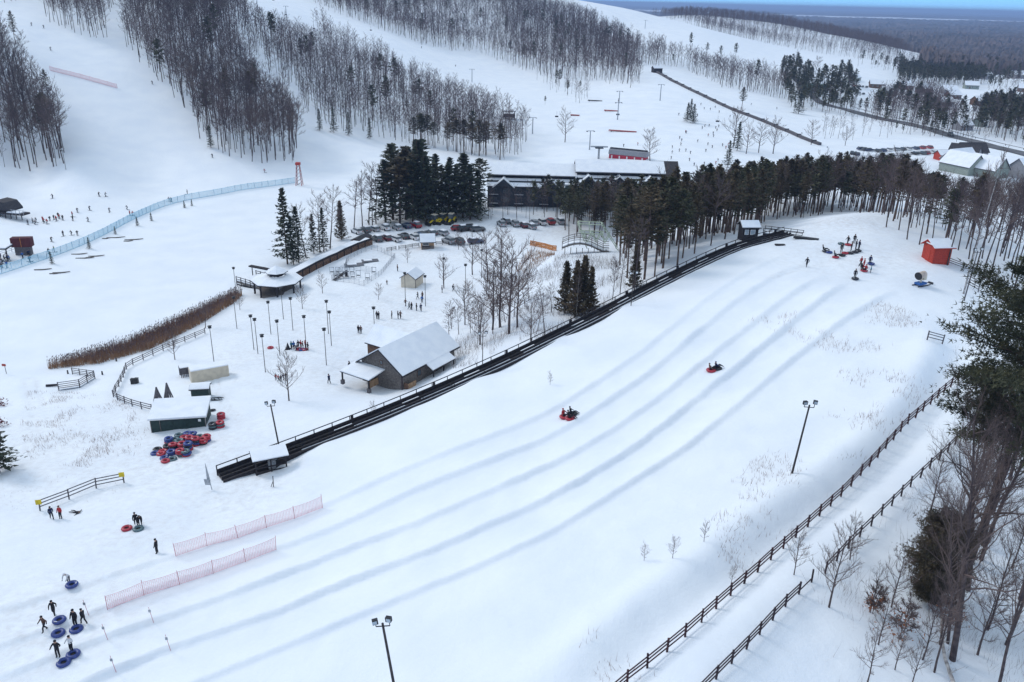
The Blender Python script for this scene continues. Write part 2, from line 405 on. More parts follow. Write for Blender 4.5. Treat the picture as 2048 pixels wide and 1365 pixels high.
SKIN = mat('skin', (0.50, 0.30, 0.22), 0.6)
BOOT = mat('boots', (0.02, 0.02, 0.022), 0.6)
CLOTH = {
 'black': mat('black_cloth', (0.018, 0.018, 0.024), 0.85), 'navy': mat('navy_cloth', (0.020, 0.030, 0.085), 0.85),
 'red': mat('red_cloth', (0.42, 0.035, 0.04), 0.85), 'white': mat('white_cloth', (0.70, 0.70, 0.72), 0.85),
 'blue': mat('blue_cloth', (0.045, 0.14, 0.40), 0.85), 'teal': mat('teal_cloth', (0.05, 0.25, 0.30), 0.85),
 'brown': mat('brown_cloth', (0.12, 0.065, 0.05), 0.85), 'grey': mat('grey_cloth', (0.17, 0.17, 0.19), 0.85),
 'pink': mat('pink_cloth', (0.60, 0.20, 0.30), 0.85), 'green': mat('green_cloth', (0.08, 0.16, 0.06), 0.85),
 'dark': mat('dark_trousers', (0.022, 0.022, 0.030), 0.85), 'orange': mat('orange_cloth', (0.62, 0.17, 0.05), 0.85)}
TUBEM = {
 'blue': mat('blue_tube_cover', (0.030, 0.060, 0.26), 0.45, (0.020, 0.040, 0.17), 4.0, spec=0.5),
 'red': mat('red_tube_cover', (0.48, 0.030, 0.050), 0.45, (0.33, 0.020, 0.040), 4.0, spec=0.5),
 'grey': mat('grey_green_tube_cover', (0.10, 0.17, 0.19), 0.45, (0.06, 0.10, 0.12), 4.0, spec=0.5),
 'black': mat('black_tube_cover', (0.022, 0.022, 0.030), 0.45, spec=0.5)}
CARM = {k: mat(k + '_car_paint', c, 0.3, spec=0.6, scale=1.0) for k, c in dict(
    white=(0.72,0.73,0.75), silver=(0.38,0.40,0.43), black=(0.018,0.019,0.022), grey=(0.10,0.11,0.12), navy=(0.03,0.05,0.12),
    red=(0.35,0.02,0.03), green=(0.03,0.07,0.05), maroon=(0.14,0.02,0.03)).items()}
TYRE = mat('tyre_rubber', (0.02, 0.02, 0.02), 0.9)
LIGHTGLASS = mat('headlight_glass', (0.75, 0.75, 0.72), 0.2)
TAIL = mat('tail_light', (0.35, 0.01, 0.01), 0.3)

# ------------------------------------------------------------------ meshes
def raw_mesh(name, V, F3=None, F4=None, mats=(), midx=None, smooth=False):
    me = bpy.data.meshes.new(name)
    V = np.asarray(V, np.float32).reshape(-1, 3)
    F3 = np.zeros((0, 3), np.int32) if F3 is None else np.asarray(F3, np.int32).reshape(-1, 3)
    F4 = np.zeros((0, 4), np.int32) if F4 is None else np.asarray(F4, np.int32).reshape(-1, 4)
    me.vertices.add(len(V)); me.vertices.foreach_set('co', V.ravel())
    nl = F3.size + F4.size
    me.loops.add(nl); me.loops.foreach_set('vertex_index', np.concatenate([F3.ravel(), F4.ravel()]))
    npoly = len(F3) + len(F4)
    me.polygons.add(npoly)
    st = np.concatenate([np.arange(len(F3)) * 3, F3.size + np.arange(len(F4)) * 4]).astype(np.int32)
    me.polygons.foreach_set('loop_start', st)
    me.polygons.foreach_set('use_smooth', np.full(npoly, smooth))
    for m in mats: me.materials.append(m)
    if midx is not None: me.polygons.foreach_set('material_index', np.asarray(midx, np.int32))
    me.update(calc_edges=True)
    return me

def link(name, me, parent=None, loc=None):
    o = bpy.data.objects.new(name, me); COL.objects.link(o)
    if parent is not None: o.parent = parent
    if loc is not None: o.location = loc
    return o

def tag(o, label, cat, group=None, kind=None):
    o['label'] = label; o['category'] = cat
    if group: o['group'] = group
    if kind: o['kind'] = kind
    return o

def thing(name, loc, label, cat, group=None, rz=0.0):
    o = bpy.data.objects.new(name, None); COL.objects.link(o)
    o.empty_display_size = 0.3
    o.location = loc; o.rotation_euler = (0, 0, rz)
    return tag(o, label, cat, group)

def structure(name, me):
    o = link(name, me); o['kind'] = 'structure'; return o

def copy_tree(src, parent=None):
    c = src.copy(); COL.objects.link(c)
    if parent is not None: c.parent = parent
    for ch in list(src.children): copy_tree(ch, c)
    return c

class MB:
    """collects boxes, beams, tubes and faces into one mesh"""
    def __init__(s): s.V = []; s.F = []; s.M = []
    def add(s, vs, fs, m=0):
        o = len(s.V); s.V += [tuple(v) for v in vs]; s.F += [tuple(i + o for i in f) for f in fs]; s.M += [m] * len(fs); return s
    def box(s, c, size, rz=0.0, m=0):
        x, y, z = (v / 2 for v in size); ca, sa = math.cos(rz), math.sin(rz)
        vs = [(c[0] + a * x * ca - b * y * sa, c[1] + a * x * sa + b * y * ca, c[2] + d * z) for a in (-1, 1) for b in (-1, 1) for d in (-1, 1)]
        return s.add(vs, [(0, 1, 3, 2), (4, 6, 7, 5), (0, 4, 5, 1), (2, 3, 7, 6), (0, 2, 6, 4), (1, 5, 7, 3)], m)
    def beam(s, p, q, w, h, m=0, up=(0, 0, 1)):
        p = Vector(p); q = Vector(q); d = (q - p).normalized(); up = Vector(up)
        a = d.cross(up)
        if a.length < 1e-3: a = d.cross(Vector((0, 1, 0)))
        a.normalize(); b = a.cross(d).normalized(); a = a * w / 2; b = b * h / 2
        vs = [p - a - b, p + a - b, p + a + b, p - a + b, q - a - b, q + a - b, q + a + b, q - a + b]
        return s.add(vs, [(0, 1, 2, 3), (7, 6, 5, 4), (0, 4, 5, 1), (1, 5, 6, 2), (2, 6, 7, 3), (3, 7, 4, 0)], m)
    def tube(s, p, q, r0, r1=None, n=8, m=0):
        r1 = r0 if r1 is None else r1
        p = Vector(p); q = Vector(q); d = (q - p).normalized()
        a = d.orthogonal().normalized(); b = d.cross(a)
        vs = []
        for k in range(n):
            t = 2 * math.pi * k / n; e = a * math.cos(t) + b * math.sin(t)
            vs += [p + e * r0, q + e * r1]
        fs = [(2 * k, 2 * ((k + 1) % n), 2 * ((k + 1) % n) + 1, 2 * k + 1) for k in range(n)]
        fs += [tuple(2 * k for k in range(n))[::-1], tuple(2 * k + 1 for k in range(n))]
        return s.add(vs, fs, m)
    def prism(s, outline, z0, z1, m=0):
        n = len(outline)
        vs = [(x, y, z0) for x, y in outline] + [(x, y, z1) for x, y in outline]
        return s.add(vs, [tuple(range(n))[::-1], tuple(range(n, 2 * n))] + [(k, (k + 1) % n, n + (k + 1) % n, n + k) for k in range(n)], m)
    def slab(s, quad, t, m=0):
        """a sloping quad thickened downward"""
        q = [Vector(v) for v in quad]; n = (q[1] - q[0]).cross(q[2] - q[0]).normalized()
        if n.z < 0: n = -n
        lo = [v - n * t for v in q]; k = len(q)
        return s.add(q + lo, [tuple(range(k)), tuple(range(2 * k - 1, k - 1, -1))] + [(i, k + i, k + (i + 1) % k, (i + 1) % k) for i in range(k)], m)
    def mesh(s, name, mats):
        me = bpy.data.meshes.new(name); me.from_pydata([tuple(v) for v in s.V], [], s.F)
        for m in (mats if isinstance(mats, (list, tuple)) else [mats]): me.materials.append(m)
        if any(s.M): me.polygons.foreach_set('material_index', s.M)
        me.update(); return me
    def build(s, name, mats, parent=None, org=None):
        """vertices are in place coordinates; org is subtracted when the parent stands there"""
        if org is not None:
            s.V = [(v[0] - org[0], v[1] - org[1], v[2] - org[2]) for v in s.V]
        return link(name, s.mesh(name, mats), parent)

def frame(A, B):
    """local frame on the ground: origin A, u towards B, v to the left of u"""
    u = Vector((B[0] - A[0], B[1] - A[1], 0)); L = u.length; u.normalize()
    return u, Vector((-u.y, u.x, 0)), L
# ------------------------------------------------------------------ ground sheet
V = np.stack([XX, YY, H], -1).reshape(-1, 3)
idx = np.arange(NA * NL).reshape(NA, NL)
Q = np.stack([idx[:-1, :-1], idx[:-1, 1:], idx[1:, 1:], idx[1:, :-1]], -1).reshape(-1, 4)
_me = raw_mesh('snow_ground', V, None, Q, [SNOW], smooth=True)
_at = _me.attributes.new('wear', 'FLOAT', 'POINT'); _at.data.foreach_set('value', WEAR.astype(np.float32).ravel())
structure('snow_ground', _me)

# ------------------------------------------------------------------ trees, by segments
def seg_geo(S, n):
    """S rows: x0 y0 z0 x1 y1 z1 r0 r1.  n=1 gives a single tapering blade, n>=3 an open tapering tube"""
    S = np.asarray(S, float)
    p, q, r0, r1 = S[:, :3], S[:, 3:6], S[:, 6:7], S[:, 7:8]
    d = q - p; d /= np.linalg.norm(d, axis=1, keepdims=True) + 1e-9
    ref = np.where(np.abs(d[:, 2:3]) > 0.9, np.array([[1.0, 0, 0]]), np.array([[0, 0, 1.0]]))
    a = np.cross(d, ref); a /= np.linalg.norm(a, axis=1, keepdims=True) + 1e-9
    b = np.cross(d, a)
    if n == 1:
        t = (np.arange(len(S)) * 2.399)[:, None]
        e = a * np.cos(t) + b * np.sin(t)
        V = np.stack([p - e * r0, p + e * r0, q], 1).reshape(-1, 3)
        return V, np.arange(len(V)).reshape(-1, 3)
    V = []
    for k in range(n):
        t = 2 * math.pi * k / n; e = a * math.cos(t) + b * math.sin(t)
        V += [p + e * r0, q + e * r1]
    V = np.stack(V, 1)                        # (m, 2n, 3)
    F = []
    for k in range(n):
        i, j = 2 * k, 2 * ((k + 1) % n)
        F += [(i, j, j + 1), (i, j + 1, i + 1)]
    F = np.array(F)[None] + (np.arange(len(S)) * 2 * n)[:, None, None]
    return V.reshape(-1, 3), F.reshape(-1, 3)

def join_geo(parts):
    Vs, Fs, o = [], [], 0
    for V, F in parts:
        Vs.append(V); Fs.append(F + o); o += len(V)
    return np.concatenate(Vs), np.concatenate(Fs)

def limb(rng, p, d, L, r, k, up=0.25, wob=0.18):
    wob = wob * (1.5 if k == 4 else 1)
    """a curving limb of k segments; returns rows and its nodes"""
    rows, nodes = [], [(p, d, r)]
    for i in range(k):
        d = d + np.array([rng.normal(0, wob), rng.normal(0, wob), up / k + rng.normal(0, wob * 0.5)]); d /= np.linalg.norm(d)
        q = p + d * L / k; r2 = r * (1 - 0.8 * (i + 1) / k) + 0.004
        rr = nodes[-1][2]
        rows.append([*p, *q, rr, r2]); p = q; nodes.append((p, d, r2))
    return rows, nodes

def bare_tree(rng, Ht, spread, lod, rt=None, start=0.33, thin=False):
    rt = rt or (0.012 * Ht + 0.03 if lod == 2 else 0.006 * Ht + 0.055)
    k = {0: 2, 1: 5, 2: 8}[lod]
    trunk, nodes = limb(rng, np.zeros(3), np.array([rng.normal(0, .03), rng.normal(0, .03), 1.0]), Ht * 0.93, rt, k, 0.3, 0.045)
    zs = np.array([n[0][2] for n in nodes]); ps = np.array([n[0] for n in nodes]); rs = np.array([n[2] for n in nodes])
    n1 = {0: 15, 1: 20, 2: 30}[lod]; k1 = {0: 1, 1: 2, 2: 4}[lod]; n2 = {0: 8, 1: 8, 2: 9}[lod]; n3 = {0: 1, 1: 6, 2: 9}[lod]
    wk = 1.0
    if thin: n1, n2, n3, wk = 9, 5, 1, 1.9
    L1, L2, L3 = [], [], []
    a = rng.uniform(0, 6.28)
    for i in range(n1):
        f = start + (0.97 - start) * (i + rng.uniform(0, 1)) / n1
        z = f * zs[-1]; p = np.array([np.interp(z, zs, ps[:, 0]), np.interp(z, zs, ps[:, 1]), z]); r = np.interp(z, zs, rs)
        a += 2.4 + rng.normal(0, .3)
        el = R(rng.uniform(28, 50) + 28 * max(0, f - 0.5)) if lod == 2 else R(rng.uniform(16, 40) + 46 * max(0, f - 0.55))
        d = np.array([math.cos(a) * math.cos(el), math.sin(a) * math.cos(el), math.sin(el)])
        L = spread * rng.uniform(0.75, 1.2) * (1.0 - 0.62 * max(0, (f - start)) / (1 - start)) / max(0.5, math.cos(el)) * (0.7 if f < start + .08 else 1)
        rows, nd = limb(rng, p, d, L, min(r * 0.5, (0.011 * L + 0.014) if lod == 2 else (0.016 * L + 0.015)) if lod else 0.05 * wk, k1)
        L1 += rows
        for j in range(n2):
            t = 0.25 + 0.75 * (j + rng.uniform(0, 1)) / n2
            u = t * k1; ii = min(int(u), k1 - 1); fr = u - ii
            p2 = nd[ii][0] * (1 - fr) + nd[ii + 1][0] * fr; dd = nd[ii + 1][1]
            d2 = dd + rng.normal(0, 0.55, 3) + np.array([0, 0, 0.25]); d2 /= np.linalg.norm(d2)
            l2 = L * rng.uniform(0.28, 0.5) * (1.15 - 0.5 * t)
            rows2, nd2 = limb(rng, p2, d2, l2, {0: 0.050 * wk, 1: 0.028, 2: 0.016}[lod], 2 if lod == 2 else 1)
            L2 += rows2
            for m in range(n3):
                t3 = (m + rng.uniform(0.2, 1)) / n3
                p3 = nd2[0][0] * (1 - t3) + nd2[-1][0] * t3
                d3 = nd2[-1][1] + rng.normal(0, 0.5, 3) + np.array([0, 0, 0.2]); d3 /= np.linalg.norm(d3)
                l3 = rng.uniform(0.5, 1.0) * ((0.7 if lod == 0 else 0.45) * l2 + 0.35)
                L3.append([*p3, *(p3 + d3 * l3), {0: 0.052 * wk, 1: 0.022, 2: 0.008}[lod], 0.002])
                if lod == 2:
                    for _ in range(3):
                        p4 = p3 + d3 * l3 * rng.uniform(.2, .9); d4 = d3 + rng.normal(0, .6, 3); d4 /= np.linalg.norm(d4)
                        L3.append([*p4, *(p4 + d4 * rng.uniform(.2, .5)), .006, .001])
    tg = seg_geo(trunk, {0: 3, 1: 5, 2: 9}[lod])
    parts = [seg_geo(L1, 1 if lod == 0 else (3 if lod == 1 else 4)), seg_geo(L2, 1 if lod == 0 else 3)]
    if L3: parts.append(seg_geo(L3, 1))
    return tg, join_geo(parts)

def conifer(rng, Ht, Rad, start, shape, nb, nt, size, lod=1, droop=-0.1):
    rt = 0.011 * Ht + 0.03
    trunk, nodes = limb(rng, np.zeros(3), np.array([0, 0, 1.0]), Ht, rt, 3, 0.3, 0.015)
    B, pts, dirs = [], [], []
    a = rng.uniform(0, 6.28)
    ph = rng.uniform(0.75, 1.2, 16)
    for i in range(nb):
        f = start + (1 - start) * ((i + rng.uniform(0, 1)) / nb)
        g = (f - start) / (1 - start)
        if shape == 'cone': w = (1 - g) ** 0.85
        elif shape == 'pine': w = math.sin(math.pi * min(1, (0.18 + 0.82 * g))) ** 0.6 * (1.0 if g < .6 else 1.05 - (g - .6) * 1.3)
        else: w = math.sin(math.pi * (0.08 + 0.90 * g)) ** 0.55
        a += 2.4 + rng.normal(0, .4)
        L = Rad * w * rng.uniform(0.7, 1.1) * ph[int(a * 2.5) % 16] + 0.15
        el = droop + rng.normal(0, .08) + 0.55 * g
        d = np.array([math.cos(a) * math.cos(el), math.sin(a) * math.cos(el), math.sin(el)])
        p = np.array([0, 0, f * Ht])
        B.append([*p, *(p + d * L), 0.02 + 0.018 * L, 0.008])
        for j in range(nt):
            t = 0.18 + 0.82 * (j + rng.uniform(0, 1)) / nt
            q = p + d * L * t + rng.normal(0, 0.10 * L + 0.05, 3) * np.array([1, 1, 0.35]) + np.array([0, 0, 0.10 * L * t * t])
            pts.append(q); dirs.append(d)
    pts = np.array(pts); dirs = np.array(dirs); n = len(pts)
    s = size * rng.uniform(0.6, 1.35, (n, 1))
    u = dirs + rng.normal(0, .45, (n, 3)); u /= np.linalg.norm(u, axis=1, keepdims=True)
    v = np.cross(u, np.array([0, 0, 1.0])) + rng.normal(0, .45, (n, 3)); v /= np.linalg.norm(v, axis=1, keepdims=True)
    if lod == 2:      # each tuft is a star of three slim blades
        Vs = []
        for k in range(4):
            w_ = np.cos(k * 1.57) * v + np.sin(k * 1.57) * np.cross(u, v)
            e = u * 0.6 + w_ * 0.8
            sd = np.cross(e, u + 0.3 * v) * 0.16
            Vs.append(np.stack([pts - sd * s, pts + sd * s, pts + e * s], 1))
        V = np.concatenate(Vs).reshape(-1, 3)
    else:
        V = np.stack([pts - u * s * 0.5 - v * s * 0.42, pts - u * s * 0.4 + v * s * 0.42, pts + u * s * 0.75], 1).reshape(-1, 3)
    F = np.arange(len(V)).reshape(-1, 3)
    return seg_geo(trunk + (B if lod else []), 3 if lod < 2 else 5), (V, F)

def replicate(geos, X, Y, Z, SC, ROT, pick):
    """many copies of a few small geometries joined in one array pair"""
    Vs, Fs, o = [], [], 0
    for g, (V, F) in enumerate(geos):
        m = np.where(pick == g)[0]
        if not len(m): continue
        c, s = np.cos(ROT[m])[:, None], np.sin(ROT[m])[:, None]; k = SC[m][:, None]
        x = (V[None, :, 0] * c - V[None, :, 1] * s) * k + X[m][:, None]
        y = (V[None, :, 0] * s + V[None, :, 1] * c) * k + Y[m][:, None]
        z = V[None, :, 2] * k + Z[m][:, None]
        Vs.append(np.stack([x, y, z], -1).reshape(-1, 3))
        Fs.append((F[None] + (np.arange(len(m)) * len(V))[:, None, None]).reshape(-1, 3) + o); o += len(V) * len(m)
    return np.concatenate(Vs), np.concatenate(Fs)

rg = np.random.default_rng(3)
# prototypes are 1:1 in metres at a nominal height of 18
BARE_FAR = [bare_tree(rg, 18, rg.uniform(3.2, 5.0), 0, start=0.40) for _ in range(7)]
BARE_THIN = [bare_tree(rg, 18, rg.uniform(3.2, 5.0), 0, start=0.40, thin=True) for _ in range(5)]
BARE_MID = [bare_tree(rg, 18, rg.uniform(3.0, 4.6), 1, start=0.42) for _ in range(7)]
BARE_OPEN = [bare_tree(rg, 12, rg.uniform(4.4, 5.4), 1, rt=0.2, start=0.22) for _ in range(3)]
BARE_NEAR = [bare_tree(rg, 26, 8.5, 2, rt=0.42, start=0.30), bare_tree(rg, 26, 7, 2, rt=0.34, start=0.34), bare_tree(rg, 26, 6, 2, rt=0.26, start=0.3)]
PINE_FAR = [conifer(rg, 18, rg.uniform(2.6, 3.4), 0.45, 'pine', 26, 5, 1.5, 0) for _ in range(4)]
PINE_MID = [conifer(rg, 18, rg.uniform(2.2, 3.3), (.30, .46, .36, .52, .40, .56)[_], 'pine', 60, 14, 0.55) for _ in range(6)]
SPRUCE_MID = [conifer(rg, 18, rg.uniform(3.4, 4.0), 0.10, 'cone', 90, 14, 0.62, droop=-0.25) for _ in range(3)]
SPRUCE_FAR = [conifer(rg, 18, 3.6, 0.1, 'cone', 30, 5, 1.3, 0, droop=-0.2) for _ in range(2)]
CEDAR = [conifer(rg, 9, 1.9, 0.02, 'cone', 120, 12, 0.40, droop=0.3), conifer(rg, 9, 1.7, 0.02, 'cone', 120, 12, 0.40, droop=0.35)]

def tree_proto(tg, cg, m1, m2, tn='trunk', cn='crown'):
    return (raw_mesh(tn, tg[0], tg[1], mats=[m1]), raw_mesh(cn, cg[0], cg[1], mats=[m2]))

PROTO = {
 'bare_mid': [(tree_proto(t, c, BARK, TWIG if i % 3 else TWIG2), 18) for i, (t, c) in enumerate(BARE_MID)],
 'bare_open': [(tree_proto(t, c, BARK, TWIG2), 12) for t, c in BARE_OPEN],
 'bare_near': [(tree_proto(t, c, BARK, TWIG2), 26) for t, c in BARE_NEAR],
 'birch': [(tree_proto(*BARE_MID[0], BIRCH, TWIG2), 18)],
 'pine_mid': [(tree_proto(t, c, PINEBARK, (NEEDLE, NEEDLE2, NEEDLE2)[i % 3]), 18) for i, (t, c) in enumerate(PINE_MID)],
 'spruce_mid': [(tree_proto(t, c, PINEBARK, NEEDLE3), 18) for t, c in SPRUCE_MID],
 'cedar': [(tree_proto(t, c, PINEBARK, NEEDLE2), 9) for t, c in CEDAR]}

def plant(name, key, x, y, Ht, label, cat='tree', group=None, z=None, var=None, tilt=(0, 0), rz=None, zs=1.0):
    (tm, cm), h0 = PROTO[key][(rnd.randrange(len(PROTO[key])) if var is None else var)]
    k = Ht / h0
    o = thing(name, (x, y, (gz(x, y) if z is None else z) - 0.15), label, cat, group)
    o.rotation_euler = (tilt[0], tilt[1], rnd.uniform(0, 6.28) if rz is None else rz); o.scale = (k * zs, k * zs, k)
    link('trunk', tm, o); link('crown', cm, o)
    return o

# ------------------------------------------------------------------ woods
def inpoly(px, py, poly):
    ins = np.zeros(px.shape, bool); n = len(poly)
    for i in range(n):
        x0, y0 = poly[i]; x1, y1 = poly[(i + 1) % n]
        c = ((y0 > py) != (y1 > py)) & (px < (x1 - x0) * (py - y0) / (y1 - y0 + 1e-9) + x0)
        ins ^= c
    return ins

def jitter(x0, x1, y0, y1, s, rng):
    gx, gy = np.meshgrid(np.arange(x0, x1, s), np.arange(y0, y1, s))
    return gx.ravel() + rng.uniform(-.48, .48, gx.size) * s, gy.ravel() + rng.uniform(-.48, .48, gx.size) * s

WOODS = []   # region: x, y, z, height, conifer flag, label key
def wood(poly, bounds, s, h, pc, key, rng=rg, clump=0.0, xy=None):
    x, y = jitter(*bounds, s, rng) if xy is None else xy
    z = ground(x, y)
    px, py = proj(x, y, z)
    if poly is not None: px = px + 9 * vnoise(x, y, 14, 41) + rng.normal(0, 2, len(x)); py = py + 5 * vnoise(x, y, 14, 42)
    m = inpoly(px, py, poly) if poly is not None else np.ones(len(x), bool)
    if poly is not None and xy is None: m &= (vnoise(x, y, 17, 43) + rng.uniform(-.5, .9, len(x))) > -.55
    if clump: m &= vnoise(x, y, 22, 5) > clump - rng.uniform(0, .5, len(x))
    x, y, z = x[m], y[m], z[m]
    hh = rng.uniform(h[0], h[1], len(x)) * (1 + .12 * vnoise(x, y, 30, 44))
    if xy is None: hh *= np.where(rng.uniform(0, 1, len(x)) < .16, rng.uniform(.35, .7, len(x)), 1)
    con = rng.uniform(0, 1, len(x)) < pc
    for v in zip(x, y, z, hh, con): WOODS.append((*v, key))

HB = (-420, 60, 300, 640)
wood([(-90,60),(0,112),(60,190),(108,250),(136,305),(132,338),(60,345),(-90,335)], (-330,-150,280,470), 3.6, (17,23), .03, 'left')
wood([(-90,-40),(70,-60),(58,-8),(30,6),(4,20),(-90,30)], (-420,-200,440,700), 6, (13,18), .02, 'topleft')
wood([(88,-70),(92,30),(110,52),(150,72),(195,98),(212,106),(206,60),(232,10),(244,-70)], (-400,-180,420,700), 3.8, (14,19), .02, 'islet')
wood([(292,-70),(262,40),(243,92),(300,140),(340,185),(375,225),(405,290),(440,312),(520,330),(590,324),(602,285),(575,240),(545,205),(510,165),(470,90),(440,20),(430,-70)], (-330,-70,320,720), 3.7, (16,22), .02, 'centre')
wood([(430,-70),(470,10),(515,62),(570,82),(620,98),(700,128),(800,166),(900,202),(1000,242),(1058,272),(1020,322),(900,303),(780,280),(650,260),(615,232),(575,182),(540,150),(490,90),(440,20)], (-260,40,340,760), 4.1, (13,18), .02, 'middle')
wood([(622,50),(640,84),(700,117),(760,145),(800,168),(772,128),(700,88),(650,48)], (-220,-60,480,800), 6.0, (12,16), 0, 'strip')
wood([(800,166),(860,178),(915,205),(1000,240),(990,225),(900,185),(830,160)], (-120,20,420,700), 9.0, (11,14), 0, 'strip')
wood([(560,-90),(612,-6),(652,18),(737,52),(812,78),(887,96),(962,111),(1024,130),(1100,158),(1209,163),(1262,176),(1280,172),(1272,150),(1245,130),(1310,130),(1370,143),(1440,170),(1480,182),(1570,200),(1560,178),(1510,165),(1450,148),(1400,134),(1340,116),(1290,104),(1235,84),(1190,52),(1160,34),(1110,22),(1070,2),(1000,-14),(900,-90)], (-330,420,480,1350), 4.8, (14,19), .015, 'ridge')
wood([(1000,-14),(1110,22),(1190,52),(1290,104),(1250,135),(1100,112),(1000,60)], (-20,240,640,1250), 6.5, (14,18), .03, 'ridge')
wood([(1054,152),(1111,182),(1164,205),(1185,200),(1110,165)], (0,90,500,760), 8, (9,13), .1, 'ridge')
wood([(640,-120),(1150,-120),(1150,0),(1080,-4),(1000,-16)], (-300,260,900,1500), 8.5, (13,17), 0, 'ridge')
# wooded ridge beyond the open run, and the wood line round the open field
wood([(1300,10),(1400,18),(1480,30),(1640,48),(1780,88),(1850,142),(1700,114),(1560,103),(1500,86),(1400,56),(1340,34)], (230,980,1150,1900), 9.2, (13,18), 0, 'beyond')
wood([(1250,-10),(1400,10),(1640,45),(1800,95),(1835,132),(1780,120),(1650,78),(1500,56),(1400,46),(1300,32)], (200,980,1250,2100), 7.0, (14,18), 0, 'beyond')
# the right-hand lowland groves
wood([(1560,148),(1595,135),(1640,165),(1632,222),(1590,226),(1556,190)], (150,360,440,900), 6.4, (11,16), .75, 'grove')
wood([(1640,165),(1700,160),(1712,205),(1690,235),(1640,222)], (180,420,430,900), 6.4, (11,18), .75, 'grove')
wood([(1735,215),(1790,192),(1860,200),(1910,232),(1945,268),(1870,272),(1800,256),(1742,243)], (220,480,350,700), 5.0, (12,17), .12, 'brown grove')
wood([(1790,150),(1860,140),(1960,148),(1975,172),(1880,172),(1800,176)], (260,640,500,1200), 6.5, (12,16), .8, 'far pines')
wood([(1700,130),(1990,130),(2100,150),(2100,185),(1975,182),(1975,150),(1800,150)], (260,900,700,1500), 12, (12,16), .3, 'far pines')
wood([(1950,225),(2100,190),(2100,318),(2010,305),(1990,292),(1935,272)], (260,560,330,640), 5.2, (12,17), .45, 'brown grove')
wood([(1618,288),(1640,262),(1835,262),(1838,272),(1720,280),(1640,295)], (160,330,380,560), 7.5, (9,12), 0, 'hedge')
wood([(1640,206),(1760,238),(1935,276),(1990,298),(1960,300),(1840,272),(1740,250)], (180,420,360,700), 8, (9,13), .2, 'brown grove')
for (a, b, c, hh) in ((1160,180,1,6),(1090,210,1,5),(1020,110,1,12),(1470,120,1,14),(1380,100,1,16),(1413,112,1,11),(1440,120,1,12)):
    p = G(a, b); wood(None, None, 0, (hh, hh + .5), float(c), 'single', xy=(np.array([p.x]), np.array([p.y])))

# pine plantation and bare wood round the back of the hill top: bases behind the front line (pixels)
FRONT = [(1128,478,48,1),(1226,480,48,1),(1238,540,60,1),(1262,584,62,1),(1340,543,70,1),(1420,500,75,1),(1480,468,80,1),(1560,441,75,1),(1620,436,75,1),(1690,424,70,1),(1750,450,80,.75),(1800,478,80,.5),(1850,505,75,.35),(1905,545,62,.15),(1960,560,58,.08),(2048,600,56,.05),(2200,640,56,.1)]
fa, fr, fd, fc = [], [], [], []
for a, b, d, c in FRONT:
    p = G(a, b); fa.append(math.atan2(p.x, p.y)); fr.append(math.hypot(p.x, p.y)); fd.append(d); fc.append(c)
x, y = jitter(0, 230, 90, 300, 3.7, rg)
az_, r_ = np.arctan2(x, y), np.hypot(x, y)
f0 = np.interp(az_, fa, fr); dd = np.interp(az_, fa, fd); cc = np.interp(az_, fa, fc)
m = (az_ > fa[0]) & (az_ < fa[-1]) & (r_ > f0 + 1) & (r_ < f0 + dd)
x, y, cc = x[m], y[m], cc[m]; z = ground(x, y)
con = rg.uniform(0, 1, len(x)) < cc * np.clip(0.80 + .35 * vnoise(x, y, 16, 51), .4, .95)
ppx, ppy = proj(x, y, z + 16)
TPX = [1000, 1100, 1250, 1340, 1500, 1700, 1830, 1865, 1950, 2300]; TPY = [400, 385, 350, 332, 318, 308, 312, 345, 352, 360]
for i in range(len(x)):
    hh = rg.uniform(11, 17) if con[i] else (rg.uniform(13, 17) if cc[i] > .4 else rg.uniform(14, 19))
    lim = np.interp(ppx[i], TPX, TPY) + rg.normal(0, 5)
    while hh > 5 and proj(x[i], y[i], z[i] + hh)[1] < lim: hh -= 0.5
    if hh < 6: continue
    WOODS.append((x[i], y[i], z[i], hh, bool(con[i]), 'plantation' if cc[i] > .6 else 'hut wood'))
# trees in front of the hotel
x, y = jitter(-12, 80, 235, 268, 4.0, rg); z = ground(x, y); az_, r_ = np.arctan2(x, y), np.hypot(x, y)
aL, aM, aR = (float(rays([v], [400])[0][0]) for v in (975, 1062, 1350))
for i in range(len(x)):
    if not (aL < az_[i] < aR and 247 < r_[i] < 264): continue
    if az_[i] < aM:
        if rg.uniform() < .9: WOODS.append((x[i], y[i], z[i], rg.uniform(7, 9.5), False, 'hotel'))
    else: WOODS.append((x[i], y[i], z[i], rg.uniform(9, 12.5), rg.uniform() < .72, 'hotel'))

